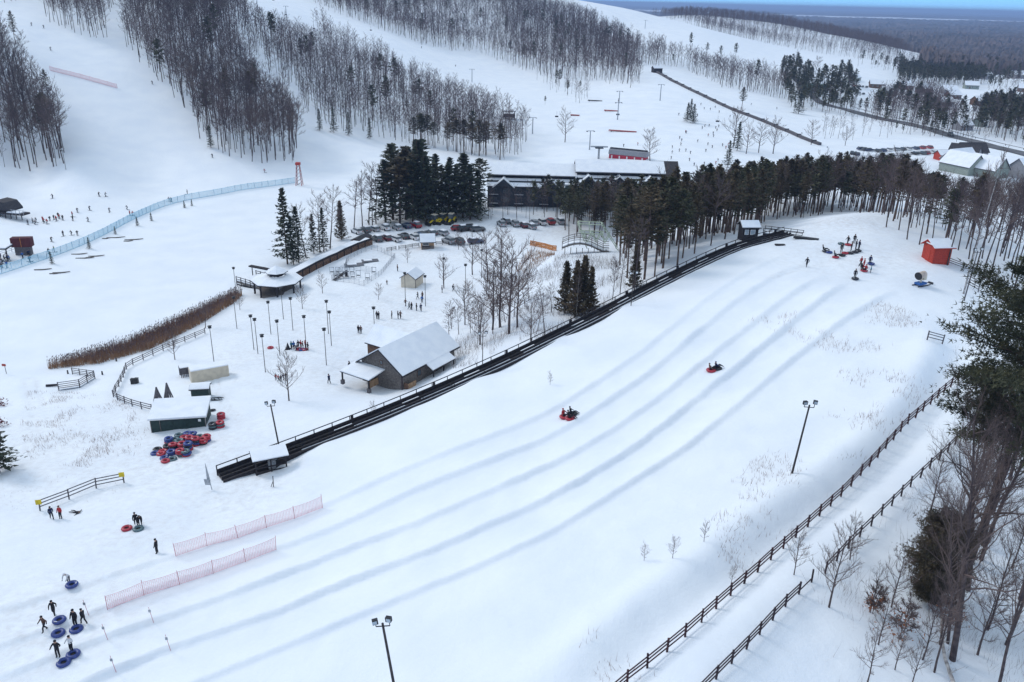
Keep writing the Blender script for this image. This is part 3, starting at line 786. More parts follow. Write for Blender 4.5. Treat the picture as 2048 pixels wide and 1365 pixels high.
GROUPS = {
 'left': ('bare tree in the dark wood at the left edge of the wide ski run', 'trees of the left hillside wood'),
 'topleft': ('small bare tree in the wood above the top left of the ski run', 'trees above the top left run'),
 'islet': ('bare tree in the wedge of wood between the two upper left ski runs', 'trees of the upper wedge wood'),
 'centre': ('tall bare tree in the big wood right of the wide ski run', 'trees of the big hillside wood'),
 'middle': ('bare tree in the lighter wood above the valley floor and hotel', 'trees of the middle hillside wood'),
 'strip': ('bare tree in the thin row between the two long ski runs', 'trees in the thin row between runs'),
 'ridge': ('bare tree in the wood covering the upper ridge', 'trees of the ridge wood'),
 'beyond': ('bare tree on the distant ridge beyond the open run', 'trees of the distant ridge'),
 'grove': ('tree in the far grove beside the road bend', 'trees of the far grove'),
 'brown grove': ('tree in the brown grove beyond the main road', 'trees of the brown grove'),
 'far pines': ('dark tree in the far lowland belt of pines', 'trees of the far pine belt'),
 'hedge': ('slender bare tree in the row edging the open field', 'trees edging the field'),
 'single': ('lone tree standing on the open ski slope', 'lone trees on the ski slope'),
 'plantation': ('tree in the dense pine plantation behind the tubing hill', 'trees of the pine plantation'),
 'hut wood': ('tree in the bare wood behind the red hut', 'trees of the wood behind the red hut'),
 'hotel': ('tree standing in front of the dark hotel', 'trees before the hotel')}
PREF = {'pine': 'pine', 'bare': 'bare'}
HMAX = np.maximum.accumulate((H - CAM_Z) / RR, axis=1)
_A = np.array([[w[0], w[1], w[2], w[3]] for w in WOODS])
_px, _py = proj(_A[:, 0], _A[:, 1], _A[:, 2]); _tx, _ty = proj(_A[:, 0], _A[:, 1], _A[:, 2] + _A[:, 3])
_r = np.hypot(_A[:, 0], _A[:, 1])
_ia = np.clip(((np.arctan2(_A[:, 0], _A[:, 1]) - AZ0) / (AZ1 - AZ0) * (NA - 1)).astype(int), 0, NA - 1)
_il = np.clip(np.searchsorted(GL, np.log(_r)) - 3, 0, NL - 1)
_vis = ((_A[:, 2] + _A[:, 3] - CAM_Z) / _r > HMAX[_ia, _il] - 0.004) & (_px > -90) & (_px < 2140) & (_py > -30)
rows = [w for w, v in zip(WOODS, _vis) if v]
for con, limit, key, farset, mats_, nm in ((False, 285, 'bare_mid', BARE_FAR + BARE_THIN, (BARK, TWIG), 'bare'), (True, 262, 'pine_mid', PINE_FAR, (PINEBARK, NEEDLE), 'pine')):
    sel = [w for w in rows if w[4] == con]
    A = np.array([[w[0], w[1], w[2], w[3]] for w in sel])
    px, py = proj(A[:, 0], A[:, 1], A[:, 2] + A[:, 3] * .6)
    size = A[:, 3] / np.hypot(A[:, 0], A[:, 1]) * np.where((px > -10) & (px < 2058) & (py > -20), 1, 0.01)
    order = np.argsort(-size)
    ind = set(order[:limit].tolist())
    for i in sorted(ind):
        x, y, z, hh, _, k = sel[i]
        lab, grp = GROUPS[k]
        if con: lab = lab.replace('bare tree', 'dark pine').replace('dark tree', 'dark pine').replace('tree', 'dark pine', 1) if 'pine' not in lab.split(' in ')[0] else lab
        elif 'bare' not in lab.split(' in ')[0]: lab = lab.replace('tree', 'bare tree', 1).replace('dark bare', 'bare')
        qx, qy = proj(x, y, z)
        if k == 'plantation':
            rr_ = math.hypot(x, y) - float(np.interp(math.atan2(x, y), fa, fr))
            dep = 'at the front edge' if rr_ < 6 else ('a few rows in' if rr_ < 22 else 'deep inside')
            wh_ = ('behind the bridge platform' if qx < 1240 else 'beside the conveyor' if qx < 1400 else 'just left of the black lift hut' if qx < 1485 else 'behind the black lift hut' if qx < 1600 else 'behind the hill top crest' if qx < 1720 else 'between hill crest and red hut')
            lab = ('dark pine ' if con else 'bare tree ') + dep + ' of plantation, ' + wh_
        elif k == 'hut wood':
            rr_ = math.hypot(x, y) - float(np.interp(math.atan2(x, y), fa, fr))
            lab = ('dark pine ' if con else 'bare tree ') + ('at the front of the wood, ' if rr_ < 8 else 'well inside the wood, ') + ('left of the red hut' if qx < 1865 else 'behind the red hut' if qx < 1925 else 'behind the grey fence' if qx < 1990 else 'at the right edge')
        elif k in ('centre', 'left', 'middle', 'hotel'):
            nm_ = {'centre': 'the big wood beside the wide run', 'left': 'the left edge wood', 'middle': 'the light wood above the valley', 'hotel': 'the trees before the hotel'}[k]
            x0_, x1_ = {'centre': (380, 560), 'left': (30, 95), 'middle': (680, 860), 'hotel': (1060, 1200)}[k]; y0_ = {'centre': 250, 'left': 260, 'middle': 250, 'hotel': 430}[k]
            lab = ('dark pine ' if con else 'bare tree ') + ('in the lower ' if qy > y0_ else 'in the upper ') + ('left part of ' if qx < x0_ else 'right part of ' if qx > x1_ else 'middle part of ') + nm_
        plant('pine_tree' if con else 'bare_tree', key if not (con and k in ('single',)) else 'pine_mid', x, y, hh, lab, group=('pines: ' if con else 'bare trees: ') + grp, z=z, tilt=(rnd.gauss(0, .02), rnd.gauss(0, .02)), zs=1.15 if con else 1.0)
    rest = [i for i in range(len(sel)) if i not in ind and not (size[i] < 1e-3 and A[i, 1] < 320)]
    n = len(rest); B = A[rest]
    pick = rg.integers(0, len(farset), n)
    if not con: pick = np.where(np.hypot(B[:, 0], B[:, 1]) > 610, 7 + rg.integers(0, 5, n), rg.integers(0, 7, n))
    rot = rg.uniform(0, 6.28, n); sc = B[:, 3] / 18
    print('woods', nm, len(sel), 'stuff', n)
    for part, gi, mt in (('trunks', 0, mats_[0]), ('crowns', 1, mats_[1])):
        Vv, Ff = replicate([g[gi] for g in farset], B[:, 0], B[:, 1], B[:, 2] - .2, sc, rot, pick)
        if part == 'trunks': VT, FT = Vv, Ff
    V = np.concatenate([VT, Vv]); F = np.concatenate([FT, Ff + len(VT)])
    o = link('distant_%s_wood' % nm, raw_mesh('distant_%s_wood' % nm, V, F, mats=list(mats_), midx=np.concatenate([np.zeros(len(FT)), np.ones(len(Ff))])))
    tag(o, 'leafless woods covering the far hillsides and ridge' if not con else 'distant dark pines scattered over the far groves', 'woodland', kind='stuff')
    print('tris', len(F))

# ------------------------------------------------------------------ the wooded plain out to the horizon
na, nl = 420, 190
ga = np.linspace(R(-8), R(40), na); gl = np.linspace(math.log(1080), math.log(48000), nl)
A2, L2_ = np.meshgrid(ga, gl, indexing='ij'); r2 = np.exp(L2_)
x2, y2 = r2 * np.sin(A2), r2 * np.cos(A2)
g2 = ground(x2, y2)
cell = 0.001996 * r2
h2 = 9 + 3.5 * RNG.normal(size=x2.shape).clip(-1.8, 1.8) * np.clip(9000 / r2, 0.25, 1) + 5 * vnoise(x2, y2, 260, 2) + np.clip((r2 - 5000) / 20000, 0, 1) * 22 * vnoise(x2, y2, 2500, 8)
fld = vnoise(x2 * 0.5, y2, 1500, 4) + 0.4 * vnoise(x2 * .5, y2, 600, 6) + 0.6 * vnoise(x2 * .5, y2, 4500, 5)
open_ = fld > np.where(r2 > 4500, 0.55, 1.1)
px2, py2 = proj(x2, y2, g2)
open_ |= (r2 < 1850) & (px2 < 1840)
open_ |= (px2 > 1700) & (py2 > 150)
Vp = np.stack([x2, y2, np.where(open_, g2 - 6, g2 + h2)], -1).reshape(-1, 3)
ix = np.arange(na * nl).reshape(na, nl)
Qp = np.stack([ix[:-1, :-1], ix[:-1, 1:], ix[1:, 1:], ix[1:, :-1]], -1).reshape(-1, 4)
keep = ~(open_[:-1, :-1] & open_[:-1, 1:] & open_[1:, 1:] & open_[1:, :-1]).reshape(-1)
CANOPY = mat('far_canopy', (0.125, 0.095, 0.095), 0.95, (0.045, 0.040, 0.044), 0.006, detail=9)
tag(link('plain_woodland', raw_mesh('plain_woodland', Vp, None, Qp[keep], [CANOPY])), 'purple brown leafless woodland spreading over the plain to the horizon', 'woodland', kind='stuff')

# ------------------------------------------------------------------ haze
hz = MB(); hz.box((0, 24000, 30), (110000, 52000, 124))
hm = bpy.data.materials.new('haze_air'); hm.use_nodes = True
t = hm.node_tree; t.nodes.remove(t.nodes['Principled BSDF'])
pv = t.nodes.new('ShaderNodeVolumePrincipled')
pv.inputs['Color'].default_value = (0.46, 0.63, 0.97, 1); pv.inputs['Density'].default_value = 0.00014; pv.inputs['Anisotropy'].default_value = 0.1
t.links.new(pv.outputs[0], t.nodes['Material Output'].inputs['Volume'])
o = hz.build('haze', hm); tag(o, 'thin bluish winter haze over the plain', 'haze', kind='stuff')
# ------------------------------------------------------------------ helpers for built things
def gable(name, org, rz, L, W, wh, rh, wallm, label, cat, roofm=None, ov=0.35, snow=0.14, group=None, lean=0.0):
    """local x along the length L, y along the width W; the ridge runs along x; lean shifts the ridge across"""
    t = thing(name, org, label, cat, group, rz)
    m = MB(); yr = W / 2 + lean
    s = [(0, 0), (W, 0), (W, wh), (yr, wh + rh), (0, wh)]
    n = 5; vs = [(0, y, z - .4 if z == 0 else z) for y, z in s] + [(L, y, z - .4 if z == 0 else z) for y, z in s]
    m.add(vs, [tuple(range(5)), tuple(range(9, 4, -1))] + [(i, 5 + i, 5 + (i + 1) % 5, (i + 1) % 5) for i in range(5)])
    m.build('wall', wallm, t)
    for part, mt, th, lift, inset in (('roof', roofm or DARKROOF, 0.10, 0.10, 0), ('roof_snow', ROOFSNOW, snow, 0.105 + snow, 0.06)):
        if part == 'roof_snow' and snow <= 0: continue
        q = MB(); o = ov - inset
        for sg, ye, zz in ((1, 0, wh), (-1, W, wh)):
            k = rh / abs(yr - ye); ez = zz - k * o
            q.slab([(-o, ye - sg * o, ez + lift), (L + o, ye - sg * o, ez + lift), (L + o, yr, zz + rh + lift), (-o, yr, zz + rh + lift)][::1 if sg > 0 else -1], th)
        q.build(part, mt, t)
    return t

def part_box(t, name, c, size, m, rz=0.0):
    b = MB(); b.box(c, size, rz); return b.build(name, m, t)

def window(t, c, w, h, face='x', m=None, fr=None):
    """a framed window: face 'y' looks along -y, 'x' along +x"""
    f = MB(); g = 0.07
    sx, sy = (w, 0.08) if face == 'y' else (0.08, w)
    def bar(dx, dz, a, b_):
        f.box((c[0] + (dx if face == 'y' else 0), c[1] + (0 if face == 'y' else dx), c[2] + dz), ((a, 0.09, b_) if face == 'y' else (0.09, a, b_)))
    bar(0, h / 2, w + g, g); bar(0, -h / 2, w + g, g); bar(-w / 2, 0, g, h - g); bar(w / 2, 0, g, h - g)
    o = f.build('window', fr or WHITE, t)
    p = MB(); p.box(c, (w - g, 0.04, h - g) if face == 'y' else (0.04, w - g, h - g)); p.build('pane', m or GLASS, o)
    return o

def yaw(A, B): return math.atan2(B[1] - A[1], B[0] - A[0])

def resample_px(pts, step, snap=True):
    px, py = zip(*pts); w = hit(px, py)[:, :2]
    w = smooth_poly(w, 5) if len(w) > 2 else w
    d = np.concatenate([[0], np.cumsum(np.hypot(*np.diff(w, axis=0).T))])
    n = max(2, int(round(d[-1] / step)) + 1); s = np.linspace(0, d[-1], n)
    x, y = np.interp(s, d, w[:, 0]), np.interp(s, d, w[:, 1])
    return [Vector((a, b, c)) for a, b, c in zip(x, y, ground(x, y))]

def shared_box(key, size, m, _c={}):
    if key not in _c:
        b = MB(); b.box((0, 0, size[2] / 2), size); _c[key] = b.mesh(key, m)
    return _c[key]

def rail_fence(name, pts, label, step=2.5, hgt=1.25, rails=(1.12, 0.78, 0.42), m=None, pw=0.13, rh=0.11, cat='fence', group=None, jitter_=0.03, missing=()):
    P = resample_px(pts, step); m = m or FENCEWOOD
    t = thing(name, P[0], label, cat, group)
    pm = shared_box('post' + m.name + str(hgt), (pw, pw, hgt + .4), m)
    for i, p in enumerate(P):
        o = link('post', pm, t, p - P[0] - Vector((0, 0, .4))); o.rotation_euler = (rnd.gauss(0, jitter_), rnd.gauss(0, jitter_), rnd.uniform(-.2, .2))
    for i in range(len(P) - 1):
        for j, h in enumerate(rails):
            if (i, j) in missing: continue
            b = MB(); a, c = P[i] - P[0], P[i + 1] - P[0]
            b.beam(a + Vector((0, 0, h + rnd.gauss(0, .02))), c + Vector((0, 0, h + rnd.gauss(0, .02))), 0.06, rh)
            b.build('rail', m, t)
    return t

# ------------------------------------------------------------------ the covered-belt lift up the tubing hill
BELT = [(440,957),(505,934),(560,914),(640,884),(740,847),(830,808),(960,751),(1120,672),(1240,612),(1310,574),(1380,536),(1440,507),(1500,484),(1542,474),(1575,470)]
BP = resample_px(BELT, 2.6)
_b = np.array([tuple(v) for v in BP])
for _ in range(60): _b[1:-1] = 0.25 * _b[:-2] + 0.5 * _b[1:-1] + 0.25 * _b[2:]
_b[:, 2] = np.maximum(_b[:, 2], ground(_b[:, 0], _b[:, 1]) - .05)
for _ in range(3): _b[1:-1, 2] = 0.25 * _b[:-2, 2] + 0.5 * _b[1:-1, 2] + 0.25 * _b[2:, 2]
BP = [Vector(v) for v in _b]
def belt_normals(P):
    out = []
    for i in range(len(P)):
        d = (P[min(i + 1, len(P) - 1)] - P[max(i - 1, 0)]); d.z = 0; d.normalize(); out.append(Vector((-d.y, d.x, 0)))
    return out
BN = belt_normals(BP)
t = thing('conveyor_lift', BP[0], 'long dark conveyor lift climbing the edge of the white tubing hill', 'conveyor lift')
def strip(off, w, z, h, nm, mt, keep=lambda i: True, jit=0.0):
    m = MB(); K = [i for i in range(len(BP) - 1) if keep(i)]
    for i in K:
        a = BP[i] + BN[i] * off - BP[0]; b = BP[i + 1] + BN[i + 1] * off - BP[0]
        na, nb_ = BN[i] * w / 2, BN[i + 1] * w / 2
        z1 = z + rnd.gauss(0, jit); lo = z1 - h
        vs = [a - na + Vector((0,0,lo)), a + na + Vector((0,0,lo)), a + na + Vector((0,0,z1)), a - na + Vector((0,0,z1)), b - nb_ + Vector((0,0,lo)), b + nb_ + Vector((0,0,lo)), b + nb_ + Vector((0,0,z1)), b - nb_ + Vector((0,0,z1))]
        m.add(vs, [(0, 1, 2, 3), (7, 6, 5, 4), (0, 4, 5, 1), (1, 5, 6, 2), (2, 6, 7, 3), (3, 7, 4, 0)])
    return m.build(nm, mt, t)
strip(0.98, 0.16, 0.74, 1.4, 'side_board', DARKWOOD)
strip(0.42, 0.70, 0.34, 0.30, 'belt', BLACKRUB)
strip(-0.02, 0.10, 0.62, 0.70, 'side_board', DARKWOOD)
strip(-0.42, 0.60, 0.26, 0.30, 'walkway', GREYWOOD)
strip(-0.45, 0.48, 0.34, 0.10, 'walkway_snow', ROOFSNOW, keep=lambda i: 6 < i and i % 7 != 3, jit=.02)['kind'] = 'stuff'
strip(-0.80, 0.14, 0.60, 0.70, 'side_board', DARKWOOD)
strip(-1.12, 0.40, 0.30, 0.25, 'edge_snow', ROOFSNOW, keep=lambda i: i > 3)
strip(-1.45, 0.26, 0.46, 1.2, 'base_board', DARKWOOD)
strip(0.40, 0.30, 0.40, 0.08, 'belt_snow', ROOFSNOW, keep=lambda i: i % 4 == 2, jit=.01)['kind'] = 'stuff'
pm = shared_box('lift_post', (0.11, 0.11, 1.75), DARKWOOD); pm2 = shared_box('lift_short_post', (0.09, 0.09, 1.05), DARKWOOD); bm_ = shared_box('control_box', (0.34, 0.24, 0.75), DARKWOOD)
for i, p in enumerate(BP[:-1]):
    link('post', pm, t, p + BN[i] * 1.05 - BP[0] - Vector((0, 0, .45)))
    if i % 2: link('short_post', pm2, t, p - BN[i] * 0.86 - BP[0] - Vector((0, 0, .2)))
    if i % 5 == 2: link('control_box', bm_, t, p + BN[i] * 1.12 + Vector((.3, .2, 0.45)) - BP[0])
    a, b = p + BN[i] * 1.05 - BP[0], BP[i + 1] + BN[i + 1] * 1.05 - BP[0]
    m = MB(); m.beam(a + Vector((0, 0, 1.28)), b + Vector((0, 0, 1.28)), .09, .10); m.build('hand_rail', DARKWOOD, t)
for i in range(4, len(BP) - 2, 9):
    m = MB(); a = BP[i] - BP[0]; m.box((a.x, a.y, a.z + .28), (.5, .9, .5), math.atan2(BN[i].y, BN[i].x)); m.build('roller_box', BLACKRUB, t)

def shelter(name, A, B, dpt, h, label, roof_slope=0.4):
    rz = yaw(A, B); L = (B - A).length; t = thing(name, A, label, 'shelter', None, rz)
    pmx = shared_box('shelter_post', (.16, .16, h + .3), DARKWOOD)
    for x in (0.1, L / 2, L - .1):
        for y in (0, dpt): link('post', pmx, t, (x, y, -.3))
    m = MB(); m.slab([(-.3, -.4, h), (L + .3, -.4, h), (L + .3, dpt + .4, h + roof_slope), (-.3, dpt + .4, h + roof_slope)], .12); m.build('roof', DARKWOOD, t)
    m = MB(); m.slab([(-.26, -.36, h + .17), (L + .26, -.36, h + .17), (L + .26, dpt + .36, h + roof_slope + .19), (-.26, dpt + .36, h + roof_slope + .17)], .16); m.build('roof_snow', ROOFSNOW, t)
    for z in (.35, .95):
        part_box(t, 'rail', (L / 2, -.02, z), (L - .3, .08, .16), DARKWOOD)
    part_box(t, 'deck', (L / 2, dpt / 2, .08), (L, dpt - .1, .12), DARKWOOD)
    window(t, (L * .62, dpt - .06, h * .6), L * .3, h * .45, 'y', PALEWIN, DARKWOOD)
    part_box(t, 'control_cabinet', (L * .55, dpt * .45, .75), (.9, .6, 1.1), STEEL)
    return t
A = G(512, 952); B = G(562, 938)
shelter('loading_shelter', A, A + (B - A).normalized() * 3.9, 1.6, 2.15, 'dark open shelter with snowy flat roof at the bottom of the conveyor lift')

# hut and deck at the top of the lift
A = G(1484, 482); t = gable('lift_hut', A, yaw(A, G(1520, 477)), 3.0, 2.6, 2.7, .8, DARKWOOD, 'black lift hut with white window at the top of the conveyor', 'hut', ov=.4)
window(t, (1.9, -.05, 1.7), .9, .9, 'y', PALEWIN); window(t, (.7, -.05, 1.7), .7, .9, 'y', PALEWIN)
part_box(t, 'door', (3.04, 1.2, 1.0), (.06, .9, 2.0), GREYWOOD)
A = G(1525, 474); B = G(1604, 472); rz = yaw(A, B); L = (B - A).length
t = thing('unloading_deck', A, 'dark snow covered wooden deck with railing beside the black lift hut', 'deck', None, rz)
part_box(t, 'deck_floor', (L / 2, 1.2, .35), (L, 2.6, .7), DARKWOOD); part_box(t, 'deck_snow', (L / 2, 1.2, .77), (L - .3, 2.3, .12), ROOFSNOW)
pmx = shared_box('deck_post', (.1, .1, 1.0), DARKWOOD)
for i in range(7):
    for y in (0, 2.4): link('post', pmx, t, (L * i / 6 - (.0 if i < 6 else .08), y, .7))
for y in (0, 2.4):
    for z in (1.2, 1.62): part_box(t, 'rail', (L / 2, y, z), (L, .06, .10), DARKWOOD)
A = G(1612, 478); m = MB(); m.box((0, 0, .12), (4.5, 1.2, .24)); t = tag(m.build('rubber_mat', BLACKRUB), 'flat black rubber mat lying at the end of the unloading deck', 'mat'); t.location = A; t.rotation_euler = (0, 0, rz)
m = MB(); m.box((0, 0, .08), (1.8, .8, .22)); t = tag(m.build('flat_board', DARKWOOD), 'small dark board lying on snow just below the unloading deck', 'board'); t.location = G(1560, 491)

# ------------------------------------------------------------------ fences
rail_fence('rail_fence', [(1215,1402),(1258,1365),(1369,1275),(1452,1199),(1513,1146),(1600,1068),(1690,985),(1760,910),(1820,845),(1865,805),(1897,778),(1930,752)],
           'long reddish dark three rail fence running up beside the tubing lanes', 2.35, 1.35, (1.2, .85, .45), REDFENCE, .14)
rail_fence('rail_fence', [(1398,1392),(1425,1365),(1490,1300),(1560,1225),(1623,1165)], 'short dark rail fence below the long reddish one near the bottom edge', 2.3, 1.3, (1.18, .8, .42), FENCEWOOD, .13, missing=((7, 0), (7, 1)))
rail_fence('rail_fence', [(1650,1147),(1700,1093),(1750,1045),(1830,965),(1890,910),(1935,862),(1965,832)], 'dark two rail fence running through saplings right of the reddish one', 2.4, 1.3, (1.15, .75), FENCEWOOD, .13)
rail_fence('rail_fence', [(1893,528),(1925,540),(1960,552),(1990,566)], 'grey rail fence leading right from the red hut', 2.4, 1.3, (1.15, .8, .45), GREYFENCE)
rail_fence('rail_fence', [(1932,572),(1956,585)], 'short grey rail panel standing above the big pine tree', 2.4, 1.9, (1.75, 1.3, .9, .5), GREYFENCE)
rail_fence('rail_fence', [(1854,680),(1884,688)], 'small grey wooden barrier on the snowy bank left of the big pine', 2.2, 1.4, (1.25, .9, .5), GREYFENCE)
rail_fence('rail_fence', [(410,668),(370,685),(325,703),(285,722),(256,737),(247,756),(236,778),(228,796),(262,812),(304,824)], 'grey rail fence curving round the yard from reeds to green shed', 2.6, 1.3, (1.15, .8, .45), GREYFENCE, group=None)
t = rail_fence('rail_fence', [(80,1022),(115,1009),(150,994),(183,981),(214,969),(248,966)], 'grey wooden barrier with yellow end boards near the run-out', 3.0, 1.45, (1.35, .95, .5), GREYFENCE, .12)
for px_, py_ in ((82,1022),(247,966)):
    p = G(px_, py_) - t.location; part_box(t, 'yellow_board', (p.x, p.y - .12, 1.25 + p.z), (.62, .06, .62), YELLOW, .3)
# wooden deck stairs beyond the meadow
A = G(118, 782); B = G(160, 776); C_ = G(190, 758); D_ = G(146, 752)
t = thing('railed_platform', A, 'small grey railed wooden platform on the snow beside the reeds', 'platform')
for P1, P2 in ((A, B), (B, C_), (D_, C_)):
    n = max(2, int((P2 - P1).length / 1.6) + 1)
    for i in range(n):
        p = P1.lerp(P2, i / (n - 1)) - A; link('post', shared_box('platform_post', (.12, .12, 1.9), GREYFENCE), t, p - Vector((0, 0, .3)))
    for z in (.5, .8, 1.15, 1.5):
        m = MB(); m.beam(P1 - A + Vector((0, 0, z)), P2 - A + Vector((0, 0, z)), .06, .1); m.build('rail', GREYFENCE, t)
m = MB(); q = [A, B, C_, D_]; m.slab([v - A + Vector((0, 0, .3)) for v in q], .15); m.build('deck_snow', ROOFSNOW, t)

def net_fence(name, pts, step, h, label, netm, polem, cell=.16, wire=.014, top_sag=0.1, polr=.025, polh=0.25):
    P = resample_px(pts, step); t = thing(name, P[0], label, 'fence')
    m = MB(); m.tube((0, 0, -.2), (0, 0, h + polh), polr, polr, 5); pm = m.mesh('stake', polem)
    for p in P:
        o = link('stake', pm, t, p - P[0]); o.rotation_euler = (rnd.gauss(0, .05), rnd.gauss(0, .09), 0)
    S = []
    for a, b in zip(P[:-1], P[1:]):
        a, b = a - P[0], b - P[0]; L = (b - a).length; n = max(2, int(L / cell))
        def pt(u, v):
            sag = top_sag * 4 * u * (1 - u)
            q = a.lerp(b, u); return Vector((q.x, q.y, q.z + .06 + v * (h - sag)))
        rows_ = max(2, int(h / cell))
        for i in range(n):
            S.append([*pt(i / n, 0), *pt(i / n, 1), wire, wire])
        for j in range(rows_ + 1):
            w = wire * (1.8 if j in (0, rows_) else 1)
            for i in range(4):
                S.append([*pt(i / 4, j / rows_), *pt((i + 1) / 4, j / rows_), w, w])
    V, F = seg_geo(S, 3); link('netting', raw_mesh('netting', V, F, mats=[netm]), t)
    return t
net_fence('safety_net', [(352,1113),(395,1098),(440,1086),(496,1070),(535,1055),(566,1044),(606,1032),(645,1016)], 3.0, 1.45, 'faded pink safety net farther from the viewer, above the first tubing lane', NETPINK, STAKE)
net_fence('safety_net', [(215,1220),(265,1199),(318,1183),(390,1160),(438,1143),(486,1126),(552,1100)], 3.0, 1.45, 'faded pink safety net nearer the group of people with blue tubes', NETPINK, STAKE)
net_fence('safety_net', [(-40,562),(40,536),(110,512),(180,484),(250,448),(310,420),(360,404),(430,391),(500,378),(590,366)], 2.6, 1.9, 'long pale blue safety netting between frozen pond and ski slope', NETBLUE, POLEBLUE, cell=.30, wire=.045, top_sag=.05, polr=.05)
net_fence('safety_net', [(100,141),(160,156),(235,177)], 4.0, 1.6, 'faint pink net stretched across the upper left ski run', NETPINK, STAKE, cell=.4, wire=.05)
for i, (px_, py_, w) in enumerate(((178,1231,'left of'),(216,1280,'below'),(233,1345,'nearest to the bottom edge and below'),(308,1246,'right below'),(342,1302,'farthest right below'))):
    t = thing('lane_marker', G(px_, py_), 'thin lane marker, %s the near pink net' % w, 'marker', 'lane markers on the tubing run')
    m = MB(); m.tube((0, 0, -.2), (-.25, 0, 1.75), .022, .018, 5); m.build('stake', STAKE, t)
    m = MB(); m.box((-.19, -.05, 1.35), (.22, .03, .28)); m.build('tag', STEEL, t)

# ------------------------------------------------------------------ sheds and village
A = G(304, 866); B = G(405, 854)
rz = yaw(A, B); t = thing('green_shed', A, 'dark green shed with snowy sloping roof beside the pile of tubes', 'shed', None, rz)
L, W, h0, h1 = 7.4, 4.6, 2.1, 2.75
m = MB(); m.add([(0,0,-.5),(L,0,-.5),(L,W,-.5),(0,W,-.5),(0,0,h0),(L,0,h0),(L,W,h1),(0,W,h1)], [(3,2,1,0),(4,5,6,7),(0,1,5,4),(1,2,6,5),(2,3,7,6),(3,0,4,7)]); m.build('wall', GREENSIDE, t)
m = MB(); m.slab([(-.3,-.35,h0+.08),(L+.3,-.35,h0+.08),(L+.3,W+.3,h1+.14),(-.3,W+.3,h1+.14)], .1); m.build('roof', WHITE, t)
m = MB(); m.slab([(-.25,-.3,h0+.25),(L+.25,-.3,h0+.25),(L+.25,W+.25,h1+.31),(-.25,W+.25,h1+.31)], .16); m.build('roof_snow', ROOFSNOW, t)
for x in (.0, 1.25, L): part_box(t, 'corner_trim', (x, -.03, 1.0), (.10, .08, 2.1), GREYWOOD)
part_box(t, 'corner_trim', (L + .03, .06, 1.1), (.08, .12, 2.2), WHITE); part_box(t, 'notice', (L - .75, -.04, 1.55), (.38, .05, .38), WHITE)
for k in range(3): part_box(t, 'shutter', (2.2 + k * 1.75, -.03, 1.25), (1.6, .05, 1.1), GREENSIDE)
A = G(384, 802); t = gable('small_green_hut', A, rz, 2.6, 2.0, 1.9, .3, GREENSIDE, 'small dark hut with flat snowy roof behind the green shed', 'hut', ov=.25)
for (px_, py_, s, lb) in ((318, 812, 3.2, 'left smaller'), (339, 808, 3.6, 'right taller')):
    t = thing('cone_frame', G(px_, py_), '%s grey cone shaped wooden frame standing behind the green shed' % lb, 'cone frame')
    for k in range(12):
        a = k * .5236; m = MB(); m.beam((1.0 * math.cos(a), 1.0 * math.sin(a), -.2), (.04 * math.cos(a), .04 * math.sin(a), s), .20, .05, up=(math.cos(a), math.sin(a), 0.3)); m.build('slat', GREYFENCE, t)
# container and crate
A = G(384, 768); B = G(449, 754); rz = yaw(A, B)
t = thing('storage_container', A, 'long cream storage container with snow on top in the fenced yard', 'container', None, rz)
L = 6.1
part_box(t, 'body', (L / 2, 1.2, .95), (L, 2.3, 2.3), CREAM); part_box(t, 'snow_cap', (L / 2, 1.2, 2.2), (L - .1, 2.2, .2), ROOFSNOW)
for k in range(12): part_box(t, 'rib', (.3 + k * .5, .03, .95), (.10, .06, 2.1), CREAM)
A = G(362, 757); t = thing('slatted_crate', A, 'tall grey slatted wooden crate left of the cream container', 'crate', None, rz)
for k in range(7): part_box(t, 'slat', (.15 + k * .26, 0, .85), (.12, .06, 1.9), GREYFENCE)
for k in range(5): part_box(t, 'slat', (1.8, .2 + k * .3, .85), (.06, .12, 1.9), GREYFENCE)
part_box(t, 'back_panel', (.95, 1.6, .85), (1.9, .06, 1.9), GREYFENCE); part_box(t, 'snow_cap', (.95, .8, 1.86), (1.85, 1.6, .14), ROOFSNOW)
for k, (px_, py_) in enumerate(((266, 768), (274, 767))):
    t = thing('waste_bin', G(px_, py_), '%s of two small black bins standing in the fenced yard' % ('left', 'right')[k], 'bin')
    part_box(t, 'body', (0, 0, .42), (.55, .5, .95), LAMPBLK); part_box(t, 'lid', (0, 0, .94), (.6, .55, .08), LAMPBLK)
for k, (a, b) in enumerate(((405, 797), (418, 795))):
    pass
t = thing('scrap_heap', G(432, 800), 'tangle of dark hoses lying on the snow right of the small hut', 'hose')
for k in range(3):
    m = MB(); P_ = [Vector((.8 * math.cos(a) + k * .4 - .3, .5 * math.sin(a), .12 + .05 * k)) for a in np.linspace(0.4 * k, 5.6, 14)]
    for a, b in zip(P_[:-1], P_[1:]): m.tube(a, b, .06, .06, 6)
    m.build('hose', LAMPBLK, t)

